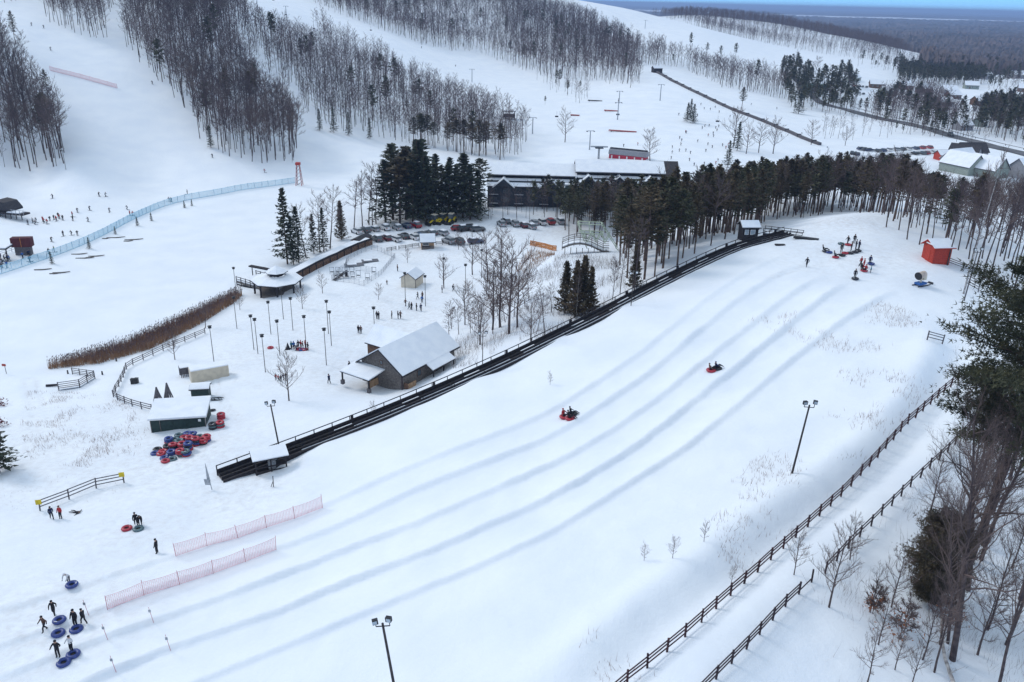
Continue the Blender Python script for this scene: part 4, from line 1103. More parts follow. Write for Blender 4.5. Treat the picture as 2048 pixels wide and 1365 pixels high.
# lodge
A = G(744, 774); B = G(806, 780); C_ = G(905, 722)
dirv = (C_ - B); dirv.z = 0; dirv.normalize(); Lm = 13.5; Wm = 8.6
org = B + Vector((-dirv.y, dirv.x, 0)) * Wm; org.z = min(A.z, B.z) - .1      # front left corner of the gable wall
rz = math.atan2(dirv.y, dirv.x)
zb = gz(B.x, B.y)
t = thing('lodge', (B.x, B.y, zb - .1), 'grey brown timber lodge with big snowy gable roof and front porch', 'building', None, rz)
wh, rh = 3.1, 2.9
def lodge_body(m):
    s = [(0, 0), (Wm, 0), (Wm, wh), (Wm / 2, wh + rh), (0, wh)]
    vs = [(0, y, z - (.6 if z == 0 else 0)) for y, z in s] + [(Lm, y, z - (.6 if z == 0 else 0)) for y, z in s]
    m.add(vs, [tuple(range(5)), tuple(range(9, 4, -1))] + [(i, 5 + i, 5 + (i + 1) % 5, (i + 1) % 5) for i in range(5)])
m = MB(); lodge_body(m); m.build('wall', GREYWOOD, t)
for nm, mt, th, lf, ov in (('roof', DARKWOOD, .14, .14, .75), ('roof_snow', ROOFSNOW, .17, .32, .66)):
    m = MB(); k = rh / (Wm / 2)
    m.slab([(-ov, -ov, wh - k * ov + lf), (Lm + ov, -ov, wh - k * ov + lf), (Lm + ov, Wm / 2, wh + rh + lf), (-ov, Wm / 2, wh + rh + lf)], th)
    m.slab([(-ov, Wm / 2, wh + rh + lf), (Lm + ov, Wm / 2, wh + rh + lf), (Lm + ov, Wm + ov, wh - k * ov + lf), (-ov, Wm + ov, wh - k * ov + lf)], th)
    m.build(nm, mt, t)
# cross gable on the far left side and porch roofs
for nm, mt, th, lf in (('cross_roof', DARKWOOD, .14, .0), ('cross_roof_snow', ROOFSNOW, .17, .18)):
    m = MB(); x0, x1, xm = 5.0, 10.5, 7.75; yo = Wm + 4.0; zr = wh + 2.75
    m.slab([(xm, Wm * .5, zr + lf), (xm, yo, zr + lf), (x0, yo, wh + .2 + lf), (x0, Wm * .72, wh + .2 + lf)], th)
    m.slab([(xm, Wm * .5, zr + lf), (x1, Wm * .72, wh + .2 + lf), (x1, yo, wh + .2 + lf), (xm, yo, zr + lf)], th)
    m.build(nm, mt, t)
m = MB(); m.add([(5.2, Wm, -.5), (9.8, Wm, -.5), (9.8, Wm + 3.5, -.5), (5.2, Wm + 3.5, -.5), (5.2, Wm, wh), (9.8, Wm, wh), (9.8, Wm + 3.5, wh), (5.2, Wm + 3.5, wh), (7.75, Wm, wh + 2.3), (7.75, Wm + 3.5, wh + 2.3)],
  [(0,1,2,3),(0,4,8,5,1),(3,2,6,9,7),(0,3,7,4),(1,5,6,2),(4,7,9,8),(5,8,9,6)]); m.build('cross_wing', BROWNWOOD, t)
for nm, mt, th, lf in (('porch_roof', DARKWOOD, .12, .0), ('porch_roof_snow', ROOFSNOW, .18, .18)):
    m = MB(); m.slab([(-3.9, Wm * .42, 2.15 + lf), (-.05, Wm * .42, 2.55 + lf), (-.05, Wm + 1.1, 2.55 + lf), (-3.9, Wm + 1.1, 2.15 + lf)], th)
    m.build(nm, mt, t)
for y in (Wm * .45, Wm + .9): part_box(t, 'porch_post', (-3.6, y, 1.0), (.2, .2, 2.4), DARKWOOD); part_box(t, 'post_base', (-3.6, y, .25), (.5, .5, .7), GREYFENCE)
part_box(t, 'wood_screen', (-1.6, Wm * .55, .6), (2.2, .12, 1.2), TANWOOD); part_box(t, 'wood_screen', (-.6, Wm * .8, .6), (.12, 2.6, 1.2), BROWNWOOD)
for nm, mt, th, lf in (('side_porch_roof', DARKWOOD, .12, .0), ('side_porch_roof_snow', ROOFSNOW, .17, .17)):
    m = MB(); m.slab([(5.2, -2.0, 2.0 + lf), (11.2, -2.0, 2.0 + lf), (11.2, -.1, 3.0 + lf), (5.2, -.1, 3.0 + lf)], th); m.build(nm, mt, t)
for x in (5.5, 8.2, 10.9): part_box(t, 'porch_post', (x, -1.8, .85), (.16, .16, 2.3), DARKWOOD)
part_box(t, 'plywood_gate', (1.2, -.9, .6), (1.9, .1, 1.3), TANWOOD); part_box(t, 'plywood_gate', (.25, -.5, .6), (.1, .8, 1.3), BROWNWOOD)
for x in (4.0, 7.5, 11.4): window(t, (x, -.06, 1.6), 1.0, 1.1, 'y', GLASS, BROWNWOOD)
part_box(t, 'corner_board', (-.03, .12, 1.4), (.08, .24, 2.9), FENCEWOOD)
for k in range(9):
    part_box(t, 'siding_board', (-.03, Wm * .22, .25 + k * .33), (.05, Wm * .40, .27), GREYWOOD)
for k in range(7):
    x = k; w_ = Wm - 1.2 - k * 1.05; part_box(t, 'siding_board', (-.03, Wm / 2, wh + .18 + k * .34), (.05, max(.5, w_ - .9), .27), GREYWOOD)
window(t, (-.06, Wm * .5, wh + .6), .6, .7, 'x', GLASS, BROWNWOOD)

# cream hut in the village square
A = G(808, 575); B = G(831, 577); C_ = G(849, 564)
t = gable('cream_hut', B, yaw(B, C_), 4.6, 3.6, 2.2, 1.2, CREAM, 'small cream boarded hut with snowy gable roof in the village square', 'hut', ov=.3)
part_box(t, 'corner_post', (.0, -.03, 1.0), (.14, .1, 2.2), GREYWOOD)
for k in range(6): part_box(t, 'board', (2.3, -.02, .25 + k * .34), (4.4, .05, .29), CREAM)
# ticket booth, low walls beside it
A = G(843, 500); t = gable('ticket_booth', A, yaw(A, G(868, 498)), 3.4, 3.2, 2.3, 1.5, TANWOOD, 'tan booth with steep snowy roof at the edge of the car park', 'booth', ov=.45)
part_box(t, 'counter', (1.2, -.3, 1.0), (2.2, .5, .12), DARKWOOD); part_box(t, 'base_skirt', (1.7, -.04, .5), (3.3, .06, 1.2), GREYWOOD); window(t, (1.2, -.06, 1.6), 1.6, .8, 'y')
rail_fence('low_barrier', [(774,503),(792,500)], 'short dark barrier left of the tan booth', 1.6, 1.0, (.9, .6, .3), DARKWOOD)
rail_fence('low_barrier', [(798,500),(838,494)], 'longer dark barrier reaching the tan booth', 1.8, 1.1, (1.0, .7, .4), DARKWOOD)
rail_fence('low_barrier', [(872,490),(912,492),(928,496)], 'dark barrier right of the tan booth in front of cars', 1.8, 1.0, (.9, .6, .3), GREYFENCE)

# pavilion on the shore with its deck and boardwalk
c = G(556, 582); t = thing('pavilion', c, 'octagonal pavilion with snowy two tier roof on the pond shore', 'pavilion')
Rr = 6.0
for k in range(8):
    a = k * math.pi / 4 + .25; a2 = a + math.pi / 4
    m = MB(); m.box((Rr * .86 * math.cos(a), Rr * .86 * math.sin(a), 1.3), (.34, .34, 3.4)); m.build('post', DARKWOOD, t)
    p0, p1 = Vector((Rr * math.cos(a), Rr * math.sin(a), 2.8)), Vector((Rr * math.cos(a2), Rr * math.sin(a2), 2.8))
    q0, q1 = Vector((2.1 * math.cos(a), 2.1 * math.sin(a), 3.75)), Vector((2.1 * math.cos(a2), 2.1 * math.sin(a2), 3.75))
    m = MB(); m.slab([p0, p1, q1, q0], .14); m.build('roof_panel', DARKWOOD, t)
    u = Vector((0, 0, .19)); m = MB(); m.slab([p0 * .985 + u, p1 * .985 + u, q1 + u, q0 + u], .17); m.build('roof_snow', ROOFSNOW, t)
    m = MB(); m.beam(Vector((1.7 * math.cos(a), 1.7 * math.sin(a), 4.3)), Vector((1.7 * math.cos(a2), 1.7 * math.sin(a2), 4.3)), .08, .8); m.build('clerestory_panel', DARKWOOD, t)
    s0, s1, top = Vector((2.5 * math.cos(a), 2.7 * math.sin(a), 4.7)), Vector((2.7 * math.cos(a2), 2.7 * math.sin(a2), 4.7)), Vector((0, 0, 6.0))
    m = MB(); m.slab([s0, s1, top], .12); m.build('upper_roof_panel', DARKWOOD, t)
    m = MB(); m.slab([s0 * .98 + u * .9, s1 * .98 + u * .9, top + u * .9], .14); m.build('upper_roof_snow', ROOFSNOW, t)
part_box(t, 'floor', (0, 0, .1), (8, 8, .3), GREYWOOD, .4)
A = G(474, 572); B = G(520, 580); rz = yaw(A, B); L = (B - A).length
t = thing('lakeside_deck', A, 'raised snowy viewing deck with dark rails left of the pavilion', 'deck', None, rz)
part_box(t, 'deck_floor', (L / 2, 3.0, 1.0), (L, 6.0, .5), GREYWOOD); part_box(t, 'deck_snow', (L / 2, 3.0, 1.33), (L - .2, 5.8, .16), ROOFSNOW)
for k in range(6):
    for y in (0, 6.0): part_box(t, 'post', (L * k / 5, y, 1.0), (.14, .14, 2.9), DARKWOOD)
for z in (1.75, 2.3): part_box(t, 'rail', (L / 2, 0, z), (L, .08, .14), GREYFENCE); part_box(t, 'rail', (L / 2, 6.0, z), (L, .08, .14), GREYFENCE)
part_box(t, 'lower_board', (L / 2, -.04, .45), (L, .08, .3), DARKWOOD)
A = G(502, 552); B = G(545, 556); t = thing('dark_canopy', A, 'long thin dark edge of canopy left of the pavilion cupola', 'canopy', None, yaw(A, B))
part_box(t, 'canopy_board', ((B - A).length / 2, 0, 2.6), ((B - A).length, 1.1, .3), DARKWOOD)
part_box(t, 'support', (.6, 0, 1.3), (.16, .16, 2.6), DARKWOOD); part_box(t, 'support', ((B - A).length - .6, 0, 1.3), (.16, .16, 2.6), DARKWOOD)
# boardwalk: a long raised walk with a brown boarded side
pts = [(592,562),(640,536),(690,512),(725,497),(745,490)]
P = resample_px(pts, 3.0); N_ = belt_normals(P)
t = thing('boardwalk', P[0], 'long raised boardwalk with snow on top and brown boarded side', 'boardwalk')
for i in range(len(P) - 1):
    a, b = P[i] - P[0], P[i + 1] - P[0]; n0, n1 = N_[i], N_[i + 1]; z = Vector((0, 0, 1.5))
    m = MB(); m.slab([a + z, b + z, b + n1 * 3.4 + z, a + n0 * 3.4 + z], .2); m.build('deck_panel', BROWNWOOD, t)
    m = MB(); z2 = z + Vector((0, 0, .16)); m.slab([a + n0 * .2 + z2, b + n1 * .2 + z2, b + n1 * 3.2 + z2, a + n0 * 3.2 + z2], .15); m.build('deck_snow', ROOFSNOW, t)
    for k in range(4):
        m = MB(); h = Vector((0, 0, .1 + k * .38)); m.beam(a + h, b + h, .08, .33); m.build('side_board', BROWNWOOD, t)
    m = MB(); m.beam(a + Vector((0, 0, 1.75)), b + Vector((0, 0, 1.75)), .14, .5); m.build('parapet', DARKWOOD, t)
    link('post', shared_box('boardwalk_post', (.18, .18, 2.3), DARKWOOD), t, a - n0 * .1 - Vector((0, 0, .3)))
A = G(720, 494); t = gable('entrance_roof', A, yaw(A, G(748, 480)), 6.2, 2.6, 1.6, .5, BROWNWOOD, 'low brown covered gate at the upper end of the boardwalk', 'gate', ov=.3, snow=.0)

# mesh pens of the play area
def pen(pts, label, h=1.3, step=1.8, cell=.35):
    P = resample_px(pts, step); t = thing('mesh_pen_fence', P[0], label, 'fence')
    m = MB(); m.tube((0, 0, -.2), (0, 0, h + .15), .05, .05, 6); pm = m.mesh('post', STEEL)
    for p in P: link('post', pm, t, p - P[0])
    for a, b in zip(P[:-1], P[1:]):
        a, b = a - P[0], b - P[0]; S = []
        for z in np.linspace(.1, h, 4): S.append([a.x, a.y, a.z + z, b.x, b.y, b.z + z, .02, .02])
        n = max(2, int((b - a).length / cell))
        for i in range(n):
            q = a.lerp(b, i / n); S.append([q.x, q.y, q.z + .1, q.x, q.y, q.z + h, .016, .016])
        V, F = seg_geo(S, 4); link('mesh_panel', raw_mesh('mesh_panel', V, F, mats=[STEEL]), t)
pen([(790,517),(775,535),(760,552),(728,572)], 'grey wire fence along the right side of the play area')
pen([(728,573),(700,566),(664,562)], 'grey wire fence along the front of the play area')
pen([(664,562),(690,540),(745,545)], 'grey wire fence across the middle of the play area')
pen([(690,540),(700,520),(745,500),(790,517)], 'grey wire fence along the back of the play area')
for k, (a, b, s, lb) in enumerate(((740,524,4.2,'right darker'),(708,532,4.8,'left bluish'))):
    t = thing('trampoline_mat', G(a, b), '%s flat grey mat with snow inside the wire pens' % lb, 'mat', None, .3)
    part_box(t, 'mat', (0, 0, .35), (s, 2.2, .1), CLOTH['grey']); part_box(t, 'snow_patch', (-.5, .3, .43), (s * .5, 1.2, .06), ROOFSNOW)
    for x in (-1, 1):
        for y in (-1, 1): part_box(t, 'leg', (x * s * .45, y, .15), (.08, .08, .5), STEEL)
for k, (a, b) in enumerate(((672,556),(683,557),(694,557),(706,558),(717,555),(664,548),(676,548),(690,548),(735,560),(748,548),(704,548))):
    t = thing('ride', G(a, b), 'grey steel swing ride in the wire pens, %s from the left' % ('first','second','third','fourth','fifth','first behind','second behind','third behind','sixth','seventh','fourth behind')[k], 'ride', 'swing rides in the pens')
    for x in (-.5, .5): part_box(t, 'upright', (x, 0, .8), (.08, .08, 1.8), STEEL)
    part_box(t, 'crossbar', (0, 0, 1.66), (1.2, .08, .1), STEEL); part_box(t, 'seat', (0, 0, .5), (.8, .4, .12), LAMPBLK)
t = thing('dark_ramp', G(668, 562), 'dark sloping ramp at the left front of the wire pens', 'ramp', None, .9)
m = MB(); m.slab([(0, -.5, .2), (4.2, -.5, 1.6), (4.2, .5, 1.6), (0, .5, .2)], .12); m.build('ramp_board', DARKWOOD, t); part_box(t, 'support', (3.9, 0, .7), (.12, .9, 1.6), DARKWOOD); part_box(t, 'rail', (2.1, -.5, 1.5), (4.2, .06, .1), DARKWOOD)

# bridge platform on the mound
A = G(1128, 512); B = G(1222, 512); rA = (math.hypot(A.x, A.y) + math.hypot(B.x, B.y)) / 2
print('platform', A, B)
def at_r(px_, r, z):
    a = float(rays([px_], [500])[0][0]); return Vector((r * math.sin(a), r * math.cos(a), z))
A = at_r(1124, 172, 0); B = at_r(1218, 172, 0); A.z = B.z = CAM_Z + float(rays([1170], [502])[1][0]) * 172
rz = yaw(A, B); L = (B - A).length
t = thing('start_platform', A, 'arched snowy wooden bridge platform on top of the mound', 'platform', None, rz)
N7 = 9
arch = [(L * i / (N7 - 1), .15 + 1.5 * math.sin(math.pi * min(1, (i / (N7 - 1)) * 1.15 + .05)) ** .8) for i in range(N7)]
for i in range(N7 - 1):
    (x0, z0), (x1, z1) = arch[i], arch[i + 1]
    m = MB(); m.slab([(x0, 0, z0), (x1, 0, z1), (x1, 3.2, z1), (x0, 3.2, z0)], .3); m.build('deck_board', GREYWOOD, t)
    m = MB(); m.slab([(x0, .2, z0 + .18), (x1, .2, z1 + .18), (x1, 3.0, z1 + .18), (x0, 3.0, z0 + .18)], .16); m.build('deck_snow', ROOFSNOW, t)
    for y in (0, 3.2):
        m = MB()
        m.beam((x0, y, z0 + 1.25), (x1, y, z1 + 1.25), .08, .12); m.beam((x0, y, z0 + .75), (x1, y, z1 + .75), .06, .1); m.build('rail', GREYWOOD, t)
        part_box(t, 'post', (x0, y, z0 + .4), (.12, .12, 1.9), GREYWOOD)
    part_box(t, 'brace', ((x0 + x1) / 2, 0, -.6), (.14, .14, 2.4), GREYWOOD)
A2_, B2_ = at_r(1150, 173, A.z), at_r(1228, 173, A.z); rz2 = yaw(A2_, B2_); L = (B2_ - A2_).length * .98
t = thing('steel_truss_frame', A2_, 'open pale green steel truss frame rising above the snowy bridge platform', 'frame', None, rz2)
TR = mat('pale_green_steel', (0.55, 0.62, 0.46), 0.5, (0.40, 0.46, 0.34), 2.0)
def bar(a, b, nm='bar'):
    m = MB(); m.beam(a, b, .16, .16); m.build(nm, TR, t)
zt, zm = 5.6, 3.6
for y in (0, 2.2):
    bar((.3, y, zt), (L * .66, y, zt), 'top_chord'); bar((1.2, y, zm), (L * .70, y, zm), 'chord'); bar((.3, y, zt), (2.6, y, .2), 'leg'); bar((L * .66, y, zt), (L + 1.0, y, .2), 'leg')
    for k in range(3): bar((1.6 + k * 1.9, y, zm), (2.5 + k * 1.9, y, 1.7)); bar((2.5 + k * 1.9, y, 1.7), (3.5 + k * 1.9, y, zm))
for x in (.3, L * .33, L * .66): bar((x, 0, zt), (x, 2.2, zt), 'cross_bar'); bar((x + .4, 0, zm), (x + .4, 2.2, zm), 'cross_bar')
bar((L * .33, 0, zt), (L * .36, 0, zm), 'upright')
t = rail_fence('board_fence', [(1060,492),(1085,497),(1112,503)], 'orange brown board fence on the mound left of the bridge platform', 2.2, 1.5, (1.35, 1.0, .65, .3), ORANGE, .14, .3)

# ------------------------------------------------------------------ red hut, snow gun
A = G(1864, 528); B = G(1890, 530)
t = gable('red_hut', A, yaw(A, B), 3.3, 3.2, 2.9, .9, REDPAINT, 'small red boarded hut with snowy roof on top of the hill', 'hut', ov=.45, roofm=REDPAINT, lean=.3)
for k in range(8): part_box(t, 'board', (1.65, -.02, .25 + k * .34), (3.2, .05, .28), REDPAINT)
for k in range(8): part_box(t, 'board', (-.02, 1.6, .25 + k * .34), (.05, 3.0, .28), REDPAINT)
part_box(t, 'door', (-.05, 1.5, 1.1), (.06, 1.0, 2.1), REDPAINT); part_box(t, 'barge_board', (-.5, .9, 3.35), (.08, 2.0, .18), WHITE)
t = thing('snow_gun', G(1840, 572), 'fan snow gun with pale barrel on a blue skid below the red hut', 'snow gun', None, .5)
m = MB(); m.tube((-.9, 0, 1.75), (.5, 0, 2.0), .62, .5, 14); m.build('barrel', mat('pale_gun_housing', (.60, .48, .40), .5), t)
m = MB(); m.tube((-1.0, 0, 1.73), (-.86, 0, 1.76), .66, .66, 14); m.build('fan_ring', LAMPBLK, t)
m = MB(); m.tube((0, 0, .6), (0, 0, 1.6), .18, .14, 8); m.box((.6, 0, 1.35), (.7, .5, .8)); m.build('mount', CREAM, t)
part_box(t, 'skid_base', (0, 0, .45), (1.7, 1.1, .3), CLOTH['blue'])
for y in (-.55, .55): part_box(t, 'runner', (.3, y, .12), (3.0, .12, .14), LAMPBLK)
m = MB(); m.beam((1.0, 0, .4), (2.6, 0, .2), .1, .1); m.tube((2.6, -.4, .15), (2.6, .4, .15), .18, .18, 10); m.build('tow_bar', LAMPBLK, t)

# ------------------------------------------------------------------ hotel
c0 = rays([978], [340]); c1 = rays([1322], [340])
def at_az(px_, r):
    a = float(rays([px_], [400])[0][0]); return Vector((r * math.sin(a), r * math.cos(a), 0))
A = at_az(975, 266); B = at_az(1326, 270); A.z = B.z = 2.5
rz = yaw(A, B); LH = (B - A).length
t = thing('hotel', A, 'long dark slate hotel with snowy roofs and gabled dormers behind the pines', 'building', None, rz)
s_ = float(rays([1100], [329])[1][0]); zr1 = CAM_Z + s_ * 274 - 2.5        # height of the first ridge over the base
s_ = float(rays([1220], [322])[1][0]); zr2 = CAM_Z + s_ * 276 - 2.5
split = LH * .50
for (x0, x1, zr) in ((0, split, zr1), (split + .1, LH, zr2)):
    we = zr - 4.2; W_ = 14
    part_box(t, 'wall', ((x0 + x1) / 2, W_ / 2, we / 2 - 1), (x1 - x0, W_, we + 2), HOTELWALL)
    for nm, mt, th, lf, ov in (('roof', DARKROOF, .2, .2, .9), ('roof_snow', ROOFSNOW, .3, .52, .8)):
        m = MB()
        m.slab([(x0 - ov * .4, 1.6 - ov, we + 1.4 + lf), (x1 + ov * .4, 1.6 - ov, we + 1.4 + lf), (x1 + ov * .4, W_ / 2, zr + lf), (x0 - ov * .4, W_ / 2, zr + lf)], th)
        m.slab([(x0 - ov * .4, W_ / 2, zr + lf), (x1 + ov * .4, W_ / 2, zr + lf), (x1 + ov * .4, W_ + ov, we + lf), (x0 - ov * .4, W_ + ov, we + lf)], th)
        m.build(nm, mt, t)
    m = MB(); m.add([(x0, 1.4, we), (x0, W_, we), (x0, W_ / 2, zr + .1), (x1, 1.4, we), (x1, W_, we), (x1, W_ / 2, zr + .1)], [(0, 1, 2), (5, 4, 3), (0, 3, 4, 1), (1, 4, 5, 2), (0, 2, 5, 3)]); m.build('gable_wall', HOTELWALL, t)
    for nm, mt, th, lf in (('skirt_roof', DARKROOF, .15, 0), ('skirt_snow', ROOFSNOW, .25, .27)):
        m = MB(); m.slab([(x0 - .3, -1.3, we - 1.7 + lf), (x1 + .3, -1.3, we - 1.7 + lf), (x1 + .3, 1.5, we + .4 + lf), (x0 - .3, 1.5, we + .4 + lf)], th); m.build(nm, mt, t)
    nd = 2 if x0 == 0 else 3
    for k in range(nd):
        xc = x0 + (x1 - x0) * (k + .28) / nd * 1.05 + 1.0
        m = MB(); m.add([(xc - 3, -1.5, we - 1.6), (xc + 3, -1.5, we - 1.6), (xc, -1.5, we + .9), (xc - 3, 3, we - 1.6), (xc + 3, 3, we - 1.6), (xc, 3, we + .9)], [(0, 1, 2), (5, 4, 3), (0, 3, 4, 1), (1, 4, 5, 2), (0, 2, 5, 3)]); m.build('dormer', HOTELWALL, t)
        m = MB()
        m.slab([(xc - 3.6, -1.9, we - 1.75), (xc, -1.9, we + 1.25), (xc, 3, we + 1.25), (xc - 3.6, 3, we - 1.75)], .25)
        m.slab([(xc, -1.9, we + 1.25), (xc + 3.6, -1.9, we - 1.75), (xc + 3.6, 3, we - 1.75), (xc, 3, we + 1.25)], .25); m.build('dormer_snow', ROOFSNOW, t)
    zf = we - 3.2
    while zf > 1:
        n = int((x1 - x0) / 4)
        for k in range(n):
            xc = x0 + (x1 - x0) * (k + .5) / n
            window(t, (xc, -.07, zf), 1.8, 1.5, 'y', GLASS, mat('grey_frame', (.16, .17, .19), .6))
            if k % 2 == 0:
                part_box(t, 'balcony', (xc, -.75, zf - 1.1), (3.0, 1.4, .16), HOTELWALL); part_box(t, 'balcony_snow', (xc, -.8, zf - .96), (2.9, 1.25, .1), ROOFSNOW)
                part_box(t, 'balcony_rail', (xc, -1.42, zf - .4), (3.0, .06, .9), HOTELWALL)
        zf -= 2.9
xs = split
part_box(t, 'stair_tower', (xs - 1, -1.2, zr1 / 2 - 3.4), (5, 3, zr1 - 2.4), mat('teal_grey_cladding', (.10, .14, .15), .7)); part_box(t, 'tower_snow', (xs - 1, -1.2, zr1 - 4.45), (5.2, 3.2, .35), ROOFSNOW)
t = gable('dark_annex', at_az(1300, 282) + Vector((0, 0, 3)), rz, 9, 12, zr2 - 5.5, 3.5, HOTELWALL, 'dark gabled annex at the right end of the hotel', 'building', snow=0.0, roofm=DARKROOF)

# ------------------------------------------------------------------ lift station with the red base, towers, chairs
A = G(1216, 317); B = G(1292, 321); t = thing('lift_station', A, 'long grey roofed lift station with red base behind the hotel', 'lift station', None, yaw(A, B)); L = (B - A).length
part_box(t, 'red_base', (L / 2, 2, .8), (L * .96, 4, 2.0), mat('lift_red', (.50, .03, .06), .5))
m = MB(); sec = [(0, 1.9), (.6, 3.6), (2.0, 4.3), (3.6, 3.4), (4.2, 1.9)]
n = len(sec); m.add([(0, y, z) for y, z in sec] + [(L, y, z) for y, z in sec], [tuple(range(n))[::-1], tuple(range(n, 2 * n))] + [(k, (k + 1) % n, n + (k + 1) % n, n + k) for k in range(n)]); m.build('housing', mat('grey_housing', (.30, .30, .33), .5), t)
part_box(t, 'roof_ridge', (L / 2, 2.0, 4.4), (L * .98, 1.2, .25), DARKROOF)
for k in range(5): part_box(t, 'pillar', (L * (k + .5) / 5, -.1, .7), (.5, .3, 1.6), WHITE)
t = thing('lift_terminal', G(1197, 318), 'grey T shaped drive terminal left of the red based lift station', 'lift terminal')
part_box(t, 'mast', (0, 0, 2.6), (.8, .8, 5.6), STEEL); part_box(t, 'cross_arm', (0, 0, 5.2), (7.5, 1.0, .5), STEEL); part_box(t, 'bullwheel', (0, 0, 4.7), (3.5, 3.5, .25), LAMPBLK)
def tower(px_, py_, h, label, w=3.4):
    t = thing('lift_tower', G(px_, py_), label, 'lift tower', 'ski lift towers', rnd.uniform(-.3, .3))
    m = MB(); m.tube((0, 0, -.5), (0, 0, h), .32, .22, 8); m.build('mast', STEEL, t)
    part_box(t, 'cross_arm', (0, 0, h), (w, .3, .25), STEEL)
    for x in (-w / 2, w / 2): part_box(t, 'sheave', (x, 0, h - .2), (.25, 1.6, .3), LAMPBLK)
tower(1179, 300, 8.5, 'grey lift tower left of the red lift station'); tower(1320, 202, 9.5, 'tall grey lift tower near the top of the straight conveyor'); tower(1235, 240, 9, 'slim lift tower in the middle of the open slope')
tower(1238, 207, 7, 'upper lift tower on the middle of the open slope'); tower(944, 165, 9, 'lift tower rising out of the bare trees on the hillside'); tower(573, 36, 8, 'lift tower on the long ski run at the top'); tower(515, 18, 10, 'dark lift tower at the very top of the long run'); tower(1290, 58, 9, 'far lift tower on the high open run')
tower(1065, 268, 8, 'lift tower beside the wooden deck on the slope')
for k, (a, b, lb) in enumerate(((547,8,'topmost over the long run'),(572,38,'second over the long run'),(628,66,'beside the thin row of trees'),(742,68,'above the edge of the long run'),(1113,244,'beside the lone bare tree'),(1235,240,'above the middle of the open slope'),(1434,254,'near the clump of pines'))):
    t = thing('chairlift_chair', G(a, b) + Vector((0, 0, 2.2)), 'dark chairlift chair hanging %s' % lb, 'chair', 'chairlift chairs')
    part_box(t, 'seat', (0, 0, .3), (1.8, .5, .12), LAMPBLK); part_box(t, 'backrest', (0, .25, .65), (1.8, .08, .6), LAMPBLK)
    part_box(t, 'hanger', (0, 0, 1.9), (.08, .08, 3.2), LAMPBLK)
# dark slope conveyor
P = resample_px([(1313,146),(1350,166),(1420,200),(1483,228),(1540,250),(1600,276),(1640,291)], 5.0)
t = thing('slope_conveyor', P[0], 'straight dark conveyor running down the far ski slope', 'conveyor lift')
m = MB()
for a, b in zip(P[:-1], P[1:]): m.beam(a - P[0] + Vector((0, 0, .6)), b - P[0] + Vector((0, 0, .6)), 1.5, 1.4)
m.build('cover', mat('dark_conveyor_cover', (.11, .10, .11), .7), t)
for i, p in enumerate(P[::3]): part_box(t, 'roller_frame', tuple(p - P[0] + Vector((0, 0, .8))), (2.0, .3, 1.8), LAMPBLK)
A = G(1308, 146); t = gable('conveyor_hut', A, .3, 7, 5, 3.2, 1.6, DARKWOOD, 'dark hut at the upper end of the straight slope conveyor', 'hut', snow=.25)
m = MB(); A = G(1018, 238)
t = thing('wooden_deck_hut', A, 'dark open deck hut with snowy roof half hidden in bare trees', 'hut')
part_box(t, 'frame', (0, 0, 1.6), (6.5, 4, 1.6), DARKWOOD); part_box(t, 'roof', (0, 0, 4.2), (7.4, 5, .3), DARKROOF); part_box(t, 'roof_snow', (0, 0, 4.5), (7.2, 4.8, .35), ROOFSNOW)
for x in (-3, 3): part_box(t, 'post', (x, -1.9, 2.2), (.3, .3, 4.6), DARKWOOD)
for k, (a, b, w, lb) in enumerate(((1190,203,9,'upper dark'),(1222,223,8,'middle red'),(1245,264,14,'lower red'),(1150,232,5,'small red'))):
    t = thing('terrain_feature', G(a, b), '%s rail box lying on the open ski slope' % lb, 'rail box', None, -.3)
    part_box(t, 'box', (0, 0, .4), (w, 1.2, .5), mat('feature_red', (.42, .10, .09), .6) if 'red' in lb else DARKWOOD)
    for x in (-.4, .4): part_box(t, 'foot', (w * x, 0, .1), (.4, 1.0, .5), DARKWOOD)
t = thing('red_lattice_tower', G(599, 371), 'slender lattice tower with a red top rising by the blue netting', 'tower')
REDST = mat('tower_red', (.45, .05, .04), .6)
for k, (x, y) in enumerate(((-1, -1), (1, -1), (1, 1), (-1, 1))):
    m = MB(); m.beam((x * 1.1, y * 1.1, -.3), (x * .5, y * .5, 7.5), .14, .14); m.build('leg', REDST, t)
m = MB()
for i in range(6):
    z0, z1 = i * 1.25, (i + 1) * 1.25; w0, w1 = 1.1 - .08 * i, 1.1 - .08 * (i + 1)
    for s in (-1, 1):
        m.beam((-w0, s * w0, z0), (w1, s * w1, z1), .08, .08); m.beam((s * w0, -w0, z0), (s * w1, w1, z1), .08, .08)
m.build('bracing', LAMPBLK, t); part_box(t, 'cap', (0, 0, 7.9), (1.6, 1.6, .9), REDST)

# left lift buildings
A = G(0, 432); t = thing('lift_shack', A, 'dark lift shack with curved roof and platform at the left edge', 'lift station', None, -.25)
sec = [(-4, 1.6), (-3.8, 3.4), (-1, 4.6), (2.5, 4.2), (4.2, 2.2), (4.2, 1.6)]
m = MB(); n = len(sec); m.add([(x, 0, z) for x, z in sec] + [(x, 5, z) for x, z in sec], [tuple(range(n)), tuple(range(n, 2 * n))[::-1]] + [(k, n + k, n + (k + 1) % n, (k + 1) % n) for k in range(n)]); m.build('housing', DARKROOF, t)
window(t, (-.8, -.06, 3.0), 1.4, 1.4, 'y', PALEWIN); part_box(t, 'platform', (3, .5, 1.2), (13, 3, .5), DARKWOOD); part_box(t, 'snow_cap', (5.8, .5, 1.55), (4.5, 2.6, .25), ROOFSNOW)
for k in range(7): part_box(t, 'post', (-3 + k * 2.0, -.9, .5), (.2, .2, 1.6), DARKWOOD)
for k in range(4): part_box(t, 'rail', (6 + k * 1.4, -1.2, 1.9), (.1, .1, 1.6), STEEL)
